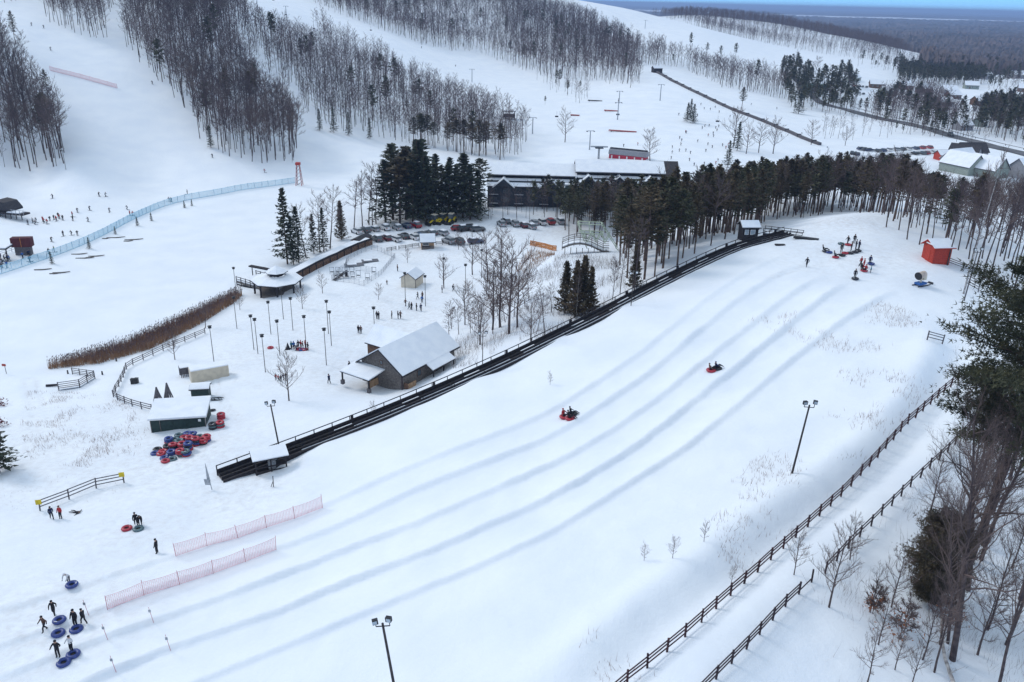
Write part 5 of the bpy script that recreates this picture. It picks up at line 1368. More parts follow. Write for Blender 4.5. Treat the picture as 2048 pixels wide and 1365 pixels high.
part_box(t, 'top_rail', (8, -1.2, 2.6), (5, .1, .1), STEEL)
A = G(27, 512); t = thing('maroon_sign_hut', A, 'dark maroon boarded hut on grey legs near the left edge', 'hut', None, .15)
part_box(t, 'cabin', (2.4, 1, 3.5), (5.0, 2, 2.4), mat('maroon_boards', (.10, .022, .028), .8)); part_box(t, 'base', (2.4, 1, 1.1), (3.8, 1.6, 2.4), GREYFENCE); part_box(t, 'seam', (2.4, -.03, 3.5), (.12, .06, 2.4), ORANGE)
t = thing('dark_roof_edge', G(0, 520), 'dark snow covered roof edge cut by the left border', 'roof', None, .1)
part_box(t, 'roof', (-1, 0, 3.4), (8, 4, .3), DARKROOF); part_box(t, 'roof_snow', (-1, 0, 3.65), (7.8, 3.8, .25), ROOFSNOW)
for x in (-2, 2): part_box(t, 'post', (x, 0, 1.6), (.2, .2, 3.4), DARKWOOD)
P = resample_px([(0,512),(20,506),(45,498)], 1.6); t = thing('queue_rail', P[0], 'grey steel queue railing beside the crowd at the left edge', 'railing')
for a, b in zip(P[:-1], P[1:]):
    m = MB(); m.beam(a - P[0] + Vector((0, 0, 1.1)), b - P[0] + Vector((0, 0, 1.1)), .08, .08); m.beam(a - P[0] + Vector((0, 0, .6)), b - P[0] + Vector((0, 0, .6)), .08, .08); m.build('rail', STEEL, t)
    part_box(t, 'post', tuple(a - P[0] + Vector((0, 0, .5))), (.1, .1, 1.4), STEEL)

# ------------------------------------------------------------------ poles and lamps
order = ['leftmost', 'second', 'third', 'fourth', 'fifth', 'sixth', 'seventh', 'eighth', 'ninth', 'tenth', 'eleventh', 'twelfth', 'thirteenth', 'fourteenth', 'fifteenth', 'sixteenth', 'seventeenth', 'eighteenth', 'nineteenth', 'twentieth', 'rightmost']
m = MB(); m.tube((0, 0, 6.92), (0, 0, 7.0), .42, .16, 8); lc = m.mesh('lamp_cap', LAMPBLK)
m = MB(); m.tube((0, 0, -.3), (0, 0, 6.6), .07, .05, 7); lp = m.mesh('pole', POLE)
m = MB(); m.tube((0, 0, 6.55), (0, 0, 6.9), .34, .24, 8); lh = m.mesh('lamp_head', LAMPBLK)
LP = sorted([(542,669),(560,712),(567,639),(586,661),(613,702),(657,668),(663,692),(653,731),(750,683),(811,606),(851,613),(931,589),(963,557),(531,745),(473,592),(474,658),(508,700),(516,708),(428,724),(888,574)])
near_of = {428:'in the fenced yard', 473:'at the corner of the lakeside deck', 474:'at the end of the reeds', 750:'just above the lodge', 811:'left of the cream hut', 851:'right of the cream hut', 931:'near the bare bank', 963:'farthest up the bank', 888:'beside the small bare tree', 586:'in front of the pavilion'}
for i, (a, b) in enumerate(LP):
    t = thing('lamp_post', G(a, b), 'slim lamp post %s, %s from left' % (near_of.get(a, 'in the snowy square'), order[i]), 'lamp post', 'village lamp posts')
    link('pole', lp, t); link('lamp_head', lh, t); link('lamp_cap', lc, t)
def flood(px_, py_, h, label, lean=(0, 0), col=LAMPBLK, r=.12, heads=2, bright=False, yaw_=0.0):
    t = thing('floodlight_pole', G(px_, py_), label, 'floodlight', None, yaw_); t.rotation_euler = (lean[0], lean[1], yaw_)
    m = MB(); m.tube((0, 0, -.4), (0, 0, h), r, r * .75, 8); m.build('pole', POLE if col is LAMPBLK else col, t)
    for k in range(heads):
        x = (-.5, .5)[k]; z = h + (.15, .3)[k]
        m = MB(); m.beam((0, 0, h - .25), (x, 0, h - .25), .06, .06); m.beam((x, 0, h - .25), (x, 0, z - .1), .05, .05); m.build('bracket', LAMPBLK, t)
        m = MB(); m.box((x, -.05, z + .08), (.42, .28, .38), .3 * (1 - 2 * k)); hd = m.build('lamp_head', LAMPBLK, t)
        m = MB(); m.box((x, -.21, z + .07), (.32, .03, .28), .3 * (1 - 2 * k)); m.build('lens', PALEWIN if not bright else WHITE, hd)
    return t
flood(795, 1408, 7.6, 'dark twin floodlight pole rising at the bottom edge', (0, -.11))
flood(1584, 947, 8.0, 'dark twin floodlight pole standing alone on the right bank', (0, .07))
flood(562, 913, 7.6, 'leaning twin floodlight pole beside the conveyor loading shelter', (0, -.09))
flood(965, 746, 6.2, 'slim pole with pale lamp behind the middle of the conveyor lift', r=.07, bright=True)
flood(1262, 612, 5.4, 'pole with white round lamps among the pines beside the lift', r=.07, bright=True)
flood(1486, 447, 5.0, 'pole with white lamp against the pines behind the black hut', r=.07, heads=1, bright=True)
flood(1606, 437, 4.2, 'pole with white lamp at the wood edge above the hill top', r=.07, heads=1, bright=True)
flood(1928, 602, 8.2, 'pale wooden lamp pole with two white lamps right of the red hut', (0, .03), col=GREYFENCE, r=.11, bright=True)
flood(132, 340, 7.0, 'pole with white lamps at the foot of the left hillside wood', r=.09, bright=True)
flood(1653, 318, 5.0, 'small lamp pole left of the far car park', r=.09, heads=1)
flood(163, 70, 7, 'dark post on the upper left ski run edge', r=.1, heads=1)
# sign panel at the foot of the lift
t = thing('tilted_sign', G(424, 980), 'tall narrow pale pennant sign on a post at the lift entrance', 'sign', None, -.2); t.rotation_euler = (0, -.12, -.2)
m = MB(); m.tube((0, 0, -.3), (0, 0, 2.6), .05, .05, 6); m.build('post', STEEL, t)
m = MB(); m.add([(-.35, -.03, 1.3), (.1, -.03, 1.2), (.0, -.03, 3.7), (-.35, .03, 1.3), (.1, .03, 1.2), (.0, .03, 3.7)], [(0, 1, 2), (5, 4, 3), (0, 3, 4, 1), (1, 4, 5, 2), (2, 5, 3, 0)]); m.build('pennant', STEEL, t)
part_box(t, 'panel', (-.35, -.05, 1.1), (.7, .05, .8), STEEL)
t = thing('direction_sign', G(13, 748), 'small red topped sign post by the track at the left edge', 'sign')
m = MB(); m.tube((0, 0, -.3), (0, 0, 1.7), .05, .05, 6); m.build('post', POLE, t); part_box(t, 'board', (-.1, -.05, 1.75), (.7, .05, .45), mat('sign_red', (.45, .08, .06), .6))
t = thing('timber_stand', G(547, 974), 'small dark forked timber stake below the loading shelter', 'stake')
m = MB(); m.beam((0, 0, 0), (.05, 0, 1.5), .08, .08); m.beam((-.3, 0, 0), (.02, 0, .8), .07, .07); m.build('stake', POLE, t)
for k, (a, b) in enumerate(((233,723),(136,748),(205,750))):
    t = thing('stump', G(a, b), '%s small dark stump on the snowy slope between reeds and fence' % ('rightmost', 'leftmost', 'middle')[k], 'stump')
    m = MB(); m.tube((0, 0, -.1), (0, 0, .7), .16, .12, 7); m.build('stem', POLE, t)
t = thing('fallen_log', G(103, 774), 'dark log lying on snow left of the railed platform', 'log'); m = MB(); m.tube((-.9, 0, .2), (.9, .3, .25), .22, .2, 8); m.build('stem', DARKWOOD, t)
# logs and reed boards frozen in the pond
for k, (a, b, w) in enumerate(((86,540,4),(110,548,2.5),(123,546,4),(159,509,4),(170,517,4.5),(180,516,2),(193,513,4),(232,476,5),(257,483,2.5),(268,480,5),(212,478,2))):
    t = thing('frozen_log', G(a, b), 'thin log frozen into the pond below blue netting, %s from left' % order[sorted(range(11), key=lambda i: (86,110,123,159,170,180,193,232,257,268,212)[i]).index(k)], 'log', 'logs frozen in the pond', .25)
    m = MB(); m.tube((-w / 2, 0, .12), (0, -.25, .10), .14, .2, 6); m.tube((0, -.25, .10), (w / 2, .15, .2), .2, .1, 6); m.build('stem', GREYWOOD, t)
# ------------------------------------------------------------------ snow tubes
def torus(Rm, r, nu=20, nv=8, sq=0.78):
    V, F = [], []
    for i in range(nu):
        a = 2 * math.pi * i / nu
        for j in range(nv):
            b = 2 * math.pi * j / nv
            V.append(((Rm + r * math.cos(b)) * math.cos(a), (Rm + r * math.cos(b)) * math.sin(a), r * sq * math.sin(b) + r * sq))
    for i in range(nu):
        for j in range(nv):
            F.append((i * nv + j, ((i + 1) % nu) * nv + j, ((i + 1) % nu) * nv + (j + 1) % nv, i * nv + (j + 1) % nv))
    return V, F
TV, TF = torus(.42, .20)
TUBE_ME = {k: raw_mesh('ring', TV, None, TF, [m], smooth=True) for k, m in TUBEM.items()}
m = MB(); m.tube((0, 0, .05), (0, 0, .13), .30, .30, 14); SEAT_ME = m.mesh('seat', BLACKRUB)
m = MB(); m.beam((.44, -.14, .34), (.44, .14, .34), .05, .05); HANDLE_ME = m.mesh('handle', WHITE)
def tube_at(p, col, label, group, tilt=(0, 0), parts=True, s=1.0):
    t = thing('snow_tube', p, label, 'snow tube', group, rnd.uniform(0, 6.28)); t.rotation_euler = (tilt[0], tilt[1], rnd.uniform(0, 6.28)); t.scale = (s, s, s)
    link('ring', TUBE_ME[col], t)
    if parts: link('seat', SEAT_ME, t)
    if parts: link('handle', HANDLE_ME, t)
    return t
Z_ = 7.585
STK = [(735,790,'blue',3),(800,800,'blue',3),(590,812,'grey',2),(690,850,'red',3),(440,872,'blue',3),(545,885,'grey',2),(765,855,'red',4),(855,872,'red',4),(905,838,'grey',2),(1015,842,'red',3),(950,885,'red',3),(600,905,'grey',3),(500,962,'red',3),
       (640,950,'red',3),(735,945,'blue',4),(268,1035,'black',1),(235,1100,'blue',1),(350,1065,'red',1),(315,1105,'red',1),(480,1070,'blue',2),(612,1060,'red',3),(705,1065,'grey',3),(370,1160,'blue',1),(395,1212,'red',1),(505,1185,'grey',1),(430,985,'black',2)]
base = [(280 + X / Z_, 760 + (Y + 30 * n) / Z_, c, n) for X, Y, c, n in STK]
rowsy = sorted(range(len(base)), key=lambda i: base[i][1]); third = {}
for q, i in enumerate(rowsy): third[i] = ('back', 'middle', 'front')[min(2, q * 3 // len(base))]
names = ['first', 'second', 'third', 'fourth', 'fifth', 'sixth', 'seventh', 'eighth', 'ninth', 'tenth', 'eleventh']
mixcol = ['red', 'blue', 'black', 'red', 'grey', 'red', 'blue']
for i, (a, b, c, n) in enumerate(base):
    same = sorted([j for j in range(len(base)) if third[j] == third[i]], key=lambda j: base[j][0]); o_ = names[same.index(i)]
    p = G(a, b)
    for k in range(n):
        col = c if k == n - 1 else mixcol[(i * 3 + k) % 7]
        lv = 'single' if n == 1 else ('topmost' if k == n - 1 else ('bottom' if k == 0 else ('middle' if n == 3 else ('second lowest' if k == 1 else 'second highest'))))
        tube_at(p + Vector((rnd.gauss(0, .06), rnd.gauss(0, .06), .30 * k)), col, '%s %s tube, %s stack from left, %s of the shed pile' % (lv, col, o_, third[i]), 'snow tubes piled by the green shed', (rnd.gauss(0, .05), rnd.gauss(0, .05)))
for (X, Y, cs, w) in ((1235,590,('red','red','red'),'farthest from the pile'),(1110,740,('black','grey','black'),'darker and beside the shed corner'),(1222,715,('red','grey','red'),'next to the dark tube stack')):
    p = G(280 + X / Z_, 760 + Y / Z_)
    for k, c in enumerate(cs): tube_at(p + Vector((0, 0, .30 * k)), c, '%s %s tube in the stack %s' % (('lowest', 'middle', 'topmost')[k], c, w), 'snow tubes stacked right of the shed', (rnd.gauss(0, .04), 0))
tube_at(G(425, 822), 'black', 'dark half buried tube right of the green shed', 'loose snow tubes', (.25, .1), s=.8)

# ------------------------------------------------------------------ people
def pose_mesh(name, J, E, H_=1.0):
    """J: joint -> (x, y, z, radius); E: list of (a, b, slot). Skin over a skeleton, one continuous body"""
    ks = list(J); me = bpy.data.meshes.new(name + '_bones')
    me.from_pydata([J[k][:3] for k in ks], [(ks.index(a), ks.index(b)) for a, b, _ in E], [])
    o = bpy.data.objects.new(name + '_bones', me); COL.objects.link(o)
    md = o.modifiers.new('skin', 'SKIN'); md.use_smooth_shade = True
    for i, k in enumerate(ks): me.skin_vertices[0].data[i].radius = (J[k][3], J[k][3])
    me.skin_vertices[0].data[0].use_root = True
    o.modifiers.new('sub', 'SUBSURF').levels = 1
    bpy.context.view_layer.update()
    dg = bpy.context.evaluated_depsgraph_get()
    r = bpy.data.meshes.new_from_object(o.evaluated_get(dg)); r.name = name
    bpy.data.objects.remove(o)
    for m in (CLOTH['black'], CLOTH['dark'], SKIN, BOOT): r.materials.append(m)
    for f in r.polygons:
        c = f.center; best, bs = 1e9, 0
        for a, b, s in E:
            A = Vector(J[a][:3]); B = Vector(J[b][:3]); d = B - A
            u = max(0, min(1, (c - A).dot(d) / d.length_squared)); dd = (c - A - d * u).length
            if dd < best: best, bs = dd, s
        f.material_index = bs; f.use_smooth = True
    return r
def body(pel=(0,0,.93), lean=0.0, arms=((-.27,.02,1.12),(-.27,.12,.90),(.27,.02,1.12),(.27,.12,.90)), legs=((-.11,.04,.50),(-.12,0,.08),(.11,.04,.50),(.12,0,.08)), sc=1.0):
    px_, py_, pz = pel
    dy = math.sin(lean) ; cz = math.cos(lean)
    J = {'pelvis': (px_, py_, pz, .155), 'waist': (px_, py_ + .17 * dy, pz + .17 * cz, .145), 'chest': (px_, py_ + .38 * dy, pz + .38 * cz, .175), 'neck': (px_, py_ + .56 * dy, pz + .56 * cz, .07),
         'head': (px_, py_ + .68 * dy + .02, pz + .69 * cz, .105), 'crown': (px_, py_ + .78 * dy + .01, pz + .80 * cz, .085), 'nose': (px_, py_ + .68 * dy + .14, pz + .68 * cz, .022)}
    sh = (py_ + .47 * dy, pz + .47 * cz)
    for s, q, (el, ha) in ((-1, 'l', arms[:2]), (1, 'r', arms[2:])):
        J['sh' + q] = (s * .18, sh[0], sh[1], .085); J['el' + q] = (*el, .065); J['ha' + q] = (*ha, .05)
        d = Vector(ha) - Vector(el); d.normalize(); J['fi' + q] = (*(Vector(ha) + d * .10), .035)
    for s, q, (kn, an) in ((-1, 'l', legs[:2]), (1, 'r', legs[2:])):
        J['hi' + q] = (px_ + s * .095, py_, pz - .06, .105); J['kn' + q] = (*kn, .08); J['an' + q] = (*an, .06)
        J['to' + q] = (an[0], an[1] + .15, an[2] - .03, .05)
    E = [('pelvis', 'waist', 0), ('waist', 'chest', 0), ('chest', 'neck', 0), ('neck', 'head', 2), ('head', 'crown', 0), ('head', 'nose', 2)]
    for q in 'lr':
        E += [('chest', 'sh' + q, 0), ('sh' + q, 'el' + q, 0), ('el' + q, 'ha' + q, 0), ('ha' + q, 'fi' + q, 3), ('pelvis', 'hi' + q, 1), ('hi' + q, 'kn' + q, 1), ('kn' + q, 'an' + q, 1), ('an' + q, 'to' + q, 3)]
    return J, E
POSE = {
 'stand': pose_mesh('standing_body', *body()),
 'walk': pose_mesh('walking_body', *body(lean=.10, arms=((-.27,-.12,1.14),(-.26,-.10,.90),(.27,.16,1.16),(.24,.36,1.02)), legs=((-.10,.22,.52),(-.10,.26,.10),(.10,.02,.50),(.10,-.26,.12)))),
 'bend': pose_mesh('bending_body', *body(lean=.75, arms=((-.24,.48,1.02),(-.20,.62,.80),(.24,.48,1.02),(.20,.62,.80)), legs=((-.12,.10,.50),(-.13,0,.08),(.12,.10,.50),(.13,0,.08)))),
 'arms': pose_mesh('arms_out_body', *body(arms=((-.40,.10,1.28),(-.45,.30,1.38),(.36,.02,1.15),(.45,.10,.95)))),
 'ski': pose_mesh('skiing_body', *body(pel=(0,-.08,.80), lean=.45, arms=((-.32,.22,1.02),(-.30,.46,.98),(.32,.22,1.02),(.30,.46,.98)), legs=((-.12,.22,.46),(-.12,0,.09),(.12,.22,.46),(.12,0,.09)))),
 'sit': pose_mesh('sitting_body', *body(pel=(0,-.12,.30), lean=-.35, arms=((-.36,-.16,.55),(-.42,.10,.42),(.36,-.16,.55),(.42,.10,.42)), legs=((-.16,.42,.50),(-.18,.78,.28),(.16,.42,.50),(.18,.78,.28)))),
 'lie': pose_mesh('lying_body', *body(pel=(0,0,.16), lean=-1.5, arms=((-.48,-.42,.14),(-.72,-.40,.12),(.48,-.42,.14),(.72,-.30,.12)), legs=((-.16,.42,.18),(-.22,.84,.12),(.16,.42,.20),(.20,.84,.12))))}
V_, F_ = [], []
for i in range(5):
    b = i * math.pi / 8
    for j in range(10):
        a = j * .6283; V_.append((.125 * math.cos(b) * math.cos(a), .125 * math.cos(b) * math.sin(a), .13 * math.sin(b)))
for i in range(4):
    for j in range(10): F_.append((i * 10 + j, i * 10 + (j + 1) % 10, i * 10 + 10 + (j + 1) % 10, i * 10 + 10 + j))
HAT_ME = raw_mesh('hat', V_, None, F_, [CLOTH['black']], smooth=True)
m = MB(); m.box((0, .1, .03), (.09, 1.6, .03)); SKI_ME = m.mesh('ski', CLOTH['dark'])
HEADP = {'stand': (0, .02, 1.66), 'walk': (0, .09, 1.65), 'bend': (0, .48, 1.45), 'arms': (0, .02, 1.66), 'ski': (0, .24, 1.46), 'sit': (0, -.33, .98), 'lie': None}
def person(p, pose, jk, tr, label, rz=None, s=1.0, hat=None, skis=False, group=None, z=0.0):
    rz = rnd.uniform(0, 6.28) if rz is None else rz
    t = thing('person', p + Vector((0, 0, z - .02)), label, 'person', group, rz); t.scale = (s, s, s)
    b = link('body', POSE[pose], t)
    for i, mt in ((0, CLOTH[jk]), (1, CLOTH[tr])):
        b.material_slots[i].link = 'OBJECT'; b.material_slots[i].material = mt
    if hat and HEADP[pose]:
        h = link('hat', HAT_ME, t, HEADP[pose]); h.material_slots[0].link = 'OBJECT'; h.material_slots[0].material = CLOTH[hat]
    if skis:
        for x in (-.12, .12): link('ski', SKI_ME, t, (x, 0, 0))
    return t

# tubing run-out, foreground
FG = [
 (109,1230,'walk','black','dark',3.4,'person in black walking behind the top left blue tube','black',1.0),
 (91,1262,'walk','brown','dark',2.6,'person in dark brown walking at the far left of the tube group','black',1.0),
 (152,1253,'stand','black','black',3.0,'broad person in black standing behind the right blue tube','black',1.12),
 (169,1248,'walk','black','dark',1.2,'slim dark person stepping just right of the broad one','black',.98),
 (117,1314,'arms','black','dark',3.2,'person in black standing lowest on the left with elbow out','black',1.05),
 (144,1303,'arms','white','dark',2.9,'person in white jacket with raised arm above the lower tubes','black',1.0),
 (139,1166,'bend','white','grey',3.0,'person in pale clothes pushing the lone blue tube','white',.98),
 (273,1052,'walk','black','dark',.6,'left one of two dark people standing by the grey tube','black',1.0),
 (281,1050,'bend','black','dark',3.6,'right one of two dark people leaning over the grey tube','black',1.0),
 (315,1107,'stand','black','black',1.5,'lone person in black standing left of the far pink net','black',1.05),
 (104,1038,'walk','navy','dark',3.9,'person in navy below the yellow ended barrier','black',.98),
 (122,1037,'stand','red','dark',3.0,'person in red brown jacket below the yellow ended barrier','brown',.98),
 (152,1026,'lie','black','dark',1.3,'child in dark clothes lying on the snow with arms spread',None,.85),
 (1613,534,'walk','black','dark',2.4,'person in black walking alone on the hill top, left of the group','black',1.0),
 (1709,558,'stand','black','dark',3.0,'thin dark person standing on a flat tube below the hill top group','black',1.0),
 (1721,532,'stand','red','dark',.3,'person in red jacket at the left of the lower hill top group','red',.95),
 (1727,536,'stand','red','red',.8,'person in all red in the lower hill top group','red',.95),
 (1723,541,'bend','black','dark',2.0,'dark person bending over the red tube on the hill top','black',1.0),
 (1729,543,'sit','red','dark',2.2,'person in red sitting on the red tube on the hill top','red',1.0),
 (1739,530,'stand','navy','dark',3.0,'person in navy beside the tube right of the red group','black',1.0),
 (1741,546,'stand','teal','dark',1.0,'small teal clothed child right of the lower hill top group','teal',.7),
 (1682,506,'stand','black','dark',3.0,'tall dark person at the left of the upper hill top group','black',1.0),
 (1695,490,'walk','black','dark',2.0,'dark person at the back left of the hill top group','black',1.0),
 (1708,487,'stand','black','dark',3.0,'dark person at the very back of the hill top group','black',1.0),
 (1702,502,'stand','brown','dark',1.0,'person in brown in the middle of the hill top group','black',1.0),
 (1711,498,'stand','black','dark',4.0,'dark person with hood right of the brown one on the hill top','black',1.0),
 (1717,499,'stand','navy','dark',5.0,'person in navy at the right of the upper hill top group','navy',1.0),
 (1648,503,'sit','black','dark',4.4,'dark person sitting on the leftmost hill top tube','black',1.0),
 (1671,515,'sit','black','dark',4.4,'person in black sitting on the red tube in front of the group','black',1.0),
]
for a, b, po, jk, tr, rz_, lb, hat, s in FG:
    person(G(a, b), po, jk, tr, lb, rz_, s, hat, z=.12 if po == 'sit' else 0)
TB = [(119,1243,'blue','upper left of the blue tubes behind the walkers'),(117,1269,'blue','middle left of the blue tubes'),(153,1261,'blue','right one of the blue tubes in front of the broad person'),(147,1311,'blue','lower blue tube in front of the person in white'),(128,1328,'blue','lowest blue tube at the bottom left'),
      (144,1172,'blue','lone blue tube pushed by the person in pale clothes'),(254,1059,'red','red tube beside the two dark people'),(277,1060,'grey','grey tube at the feet of the two dark people'),
      (1710,559,'black','flat dark tube under the thin standing person'),(1651,504,'black','leftmost dark tube on the hill top'),(1658,506,'blue','blue tube trailing the leftmost dark one on the hill top'),(1671,516,'red','red tube carrying the person in front of the group'),
      (1684,512,'black','dark tube in front of the tall dark person'),(1690,508,'red','red and dark tube in the hill top group centre'),(1700,508,'black','dark tube right of centre in the hill top group'),(1710,506,'black','dark tube at the right of the hill top group'),(1696,491,'red','red tube at the back of the hill top group'),(1682,489,'grey','grey tube at the back left of the hill top group'),
      (1728,543,'red','red tube under the lower hill top group'),(1742,529,'blue','blue grey tube beside the person in navy'),(1716,503,'black','dark tube behind the navy person on the hill top'),(541,697,'red','lone dark red tube lying in the village square')]
for a, b, c, lb in TB: tube_at(G(a, b), c, '%s' % lb if 'tube' in lb else lb + ' tube', 'snow tubes in use on the hill', s=.98)
# riders on the lanes
for k, (a, b, c, j, pz) in enumerate(((1129,836,'red','red','upper left of the three linked riders'),(1140,839,'red','black','lowest of the three linked riders'),(1144,831,'black','black','right of the three linked riders'),(1422,743,'red','brown','left of the two linked riders farther up'),(1434,739,'black','navy','right of the two linked riders farther up'))):
    p = G(a, b); tube_at(p, c, '%s tube of the %s in the tubing lane' % (c, pz), 'tubes sliding down the lanes', s=1.1)
    person(p, 'sit', j, 'dark', 'person in %s on a tube, %s' % (j, pz), 3.9 + k * .3, 1.0, j, group=None, z=.15)
# village visitors
VG = [(717,667,'dark left of a pair above the lodge'),(722,668,'dark right of a pair above the lodge'),(754,638,'left of a pair by the lamp post'),(758,639,'right of a pair by the lamp post'),(784,638,'single dark one right of the lamp post pair'),(796,638,'left of the pair below the cream hut'),(801,638,'right of the pair below the cream hut'),
      (811,613,'leftmost of the line before the cream hut'),(818,619,'second in the line before the cream hut'),(823,620,'third in the line before the cream hut'),(833,622,'fourth in the line before the cream hut'),(842,623,'last in the line before the cream hut'),(836,599,'behind the line at the left, near the cream hut'),(845,598,'behind the line at the right, near the cream hut'),(844,606,'in the middle between hut and line'),
      (884,586,'left of two walking toward the bank'),(906,583,'right of two walking toward the bank'),(774,570,'small one by the wire pens'),(795,543,'tiny one right of the wire pens'),(699,741,'beside the lodge porch roof'),(659,768,'walking left of the lodge'),
      (552,761,'first of five by the small bare tree'),(557,763,'second of five by the small bare tree'),(562,764,'third of five by the small bare tree'),(567,761,'fourth of five by the small bare tree'),(572,759,'fifth of five by the small bare tree')]
for a, b, lb in VG:
    j = 'red' if 'five' in lb and rnd.random() < .5 else rnd.choice(['black', 'black', 'navy', 'black', 'brown']); 
    if 'middle between' in lb: j = 'blue'
    person(G(a, b), rnd.choice(['stand', 'walk', 'stand']), j, 'dark', 'person in %s, %s' % (j, lb), None, 1.0 if 'small' not in lb else .7, 'black')
for k, (a, b, j, po) in enumerate(((583,699,'teal','stand'),(588,699,'blue','stand'),(592,702,'grey','bend'),(597,697,'black','stand'),(602,697,'red','stand'),(606,699,'brown','stand'),(611,697,'red','stand'),(616,701,'black','stand'),(594,696,'black','sit'))):
    person(G(a, b), po, j, 'dark', 'person in %s in the cluster round the square, %s from the left' % (j, (names[k] if k < 8 else 'seated one')), None, .95, j)
for k, (a, b, c) in enumerate(((598,700,'red'),(604,701,'blue'),(610,701,'red'))):
    tube_at(G(a, b), c, '%s tube in the village cluster, %s from the left' % (c, names[k]), 'tubes in the village cluster')
t = thing('traffic_cone', G(576, 699), 'small dark cone left of the cluster of people in the square', 'cone'); m = MB(); m.tube((0, 0, 0), (0, 0, 1.3), .45, .05, 10); m.build('cone', DARKWOOD, t); part_box(t, 'foot', (0, 0, .04), (1.0, 1.0, .08), DARKWOOD)

# skiers
SK = [(106,397,'black'),(198,393,'black'),(211,394,'grey'),(375,389,'grey'),(339,403,'navy'),(343,404,'black'),(155,425,'grey'),(179,421,'navy'),(219,425,'grey'),(255,420,'grey'),(260,432,'red'),(265,432,'red'),(177,444,'grey'),(146,442,'black'),(145,434,'red'),(127,473,'black'),(144,471,'black'),(155,471,'black'),(103,484,'black'),(97,508,'black'),(109,505,'green')]
for k, (a, b, j) in enumerate(SK):
    person(G(a, b), rnd.choice(['ski', 'stand', 'ski']), j, 'dark', 'skier in %s left of the pond, %s' % (j, ['farthest left near the dark shack', 'left of a close pair near the top', 'right of a close pair near the top', 'highest beside the blue netting', 'left of two at the netting', 'right of two at the netting', 'left in the middle row', 'second in the middle row', 'third in the middle row', 'right in the middle row', 'left of the two red ones', 'right of the two red ones', 'alone below the middle row', 'right of the lift queue', 'highest at the right of the lift queue', 'left of three below the queue', 'middle of three below the queue', 'right of three below the queue', 'alone above the netting', 'left of two by the low netting', 'right of two by the low netting'][k]), None, 1.05, None, True)
for k in range(13):
    a = [56, 66, 71, 73, 86, 88, 100, 108, 113, 117, 119, 126, 95][k]; b = [450, 447, 450, 446, 444, 447, 442, 440, 443, 436, 438, 441, 449][k]
    person(G(a, b), rnd.choice(['stand', 'ski', 'walk']), rnd.choice(['black', 'navy', 'black', 'grey', 'red', 'brown']), 'dark', 'skier standing in the lift queue in front of the dark shack', None, 1.05, None, True, 'skiers in the upper lift queue')
for k in range(20):
    a = rnd.uniform(-8, 66); b = 533 - a * .22 + rnd.uniform(-16, 10)
    person(G(a, b), rnd.choice(['stand', 'ski', 'walk']), rnd.choice(['black', 'navy', 'black', 'navy', 'grey', 'red', 'blue']), 'dark', 'skier packed in the crowd beside the maroon hut', None, 1.05, None, True, 'skiers in the crowd at the left edge')
for k, (a, b, w) in enumerate(((26,51,'highest left on the upper run'),(63,52,'second on the upper run'),(88,57,'third on the upper run'),(101,101,'midway down the upper left run'),(210,56,'on the narrow corridor run'),(305,169,'at the edge of the big wood'),(425,316,'near the spruce at the big wood'),(530,346,'in red at the foot of the big wood'),(554,181,'on the small path between woods'),(843,97,'on the long run under the ridge'),(911,134,'lower on the long run under the ridge'))):
    person(G(a, b), 'ski', 'red' if 'red' in w else 'black', 'dark', 'tiny skier %s' % w, None, 1.1, None, True)
for k in range(52):
    if k < 18: a, b = rnd.uniform(1230, 1440), rnd.uniform(200, 300)
    elif k < 40: a, b = rnd.uniform(1340, 1470), rnd.uniform(255, 338)
    else: a, b = rnd.uniform(1400, 1620), rnd.uniform(205, 300)
    person(G(a, b), 'ski', rnd.choice(['black', 'navy', 'grey', 'brown', 'black', 'red']), 'dark', 'tiny skier scattered over the open beginner slope behind the hotel', None, 1.0, None, False, 'skiers on the beginner slope')

# ------------------------------------------------------------------ cars
def car_mesh():
    body = MB(); w = .9
    prof = [(-2.2, .35), (-2.25, .75), (-2.05, .95), (-1.0, 1.0), (1.15, 1.0), (2.1, .88), (2.25, .65), (2.2, .32)]
    n = len(prof)
    body.add([(x, -w, z) for x, z in prof] + [(x, w, z) for x, z in prof], [tuple(range(n)), tuple(range(n, 2 * n))[::-1]] + [(k, n + k, n + (k + 1) % n, (k + 1) % n) for k in range(n)])
    body.add([(-1.6, -.70, 1.46), (.35, -.70, 1.46), (.35, .70, 1.46), (-1.6, .70, 1.46), (-1.5, -.66, 1.52), (.25, -.66, 1.52), (.25, .66, 1.52), (-1.5, .66, 1.52)], [(0, 1, 5, 4), (1, 2, 6, 5), (2, 3, 7, 6), (3, 0, 4, 7), (4, 5, 6, 7)])
    g = MB(); g.add([(-2.0, -.84, .98), (1.15, -.84, .98), (1.15, .84, .98), (-2.0, .84, .98), (-1.58, -.69, 1.46), (.33, -.69, 1.46), (.33, .69, 1.46), (-1.58, .69, 1.46)], [(0, 1, 5, 4), (1, 2, 6, 5), (2, 3, 7, 6), (3, 0, 4, 7)])
    wh = MB(); wh.tube((0, -.12, 0), (0, .12, 0), .34, .34, 12)
    hl = MB(); hl.box((0, 0, 0), (.08, .36, .16)); sn = MB(); sn.box((0, 0, 0), (1.5, 1.2, .10))
    return body.mesh('body', CARM['white']), g.mesh('windows', GLASS), wh.mesh('wheel', TYRE), hl.mesh('headlight', LIGHTGLASS), hl.mesh('tail_light', TAIL), sn.mesh('roof_snow', ROOFSNOW)
CB, CG, CW, CH, CT, CS = car_mesh()
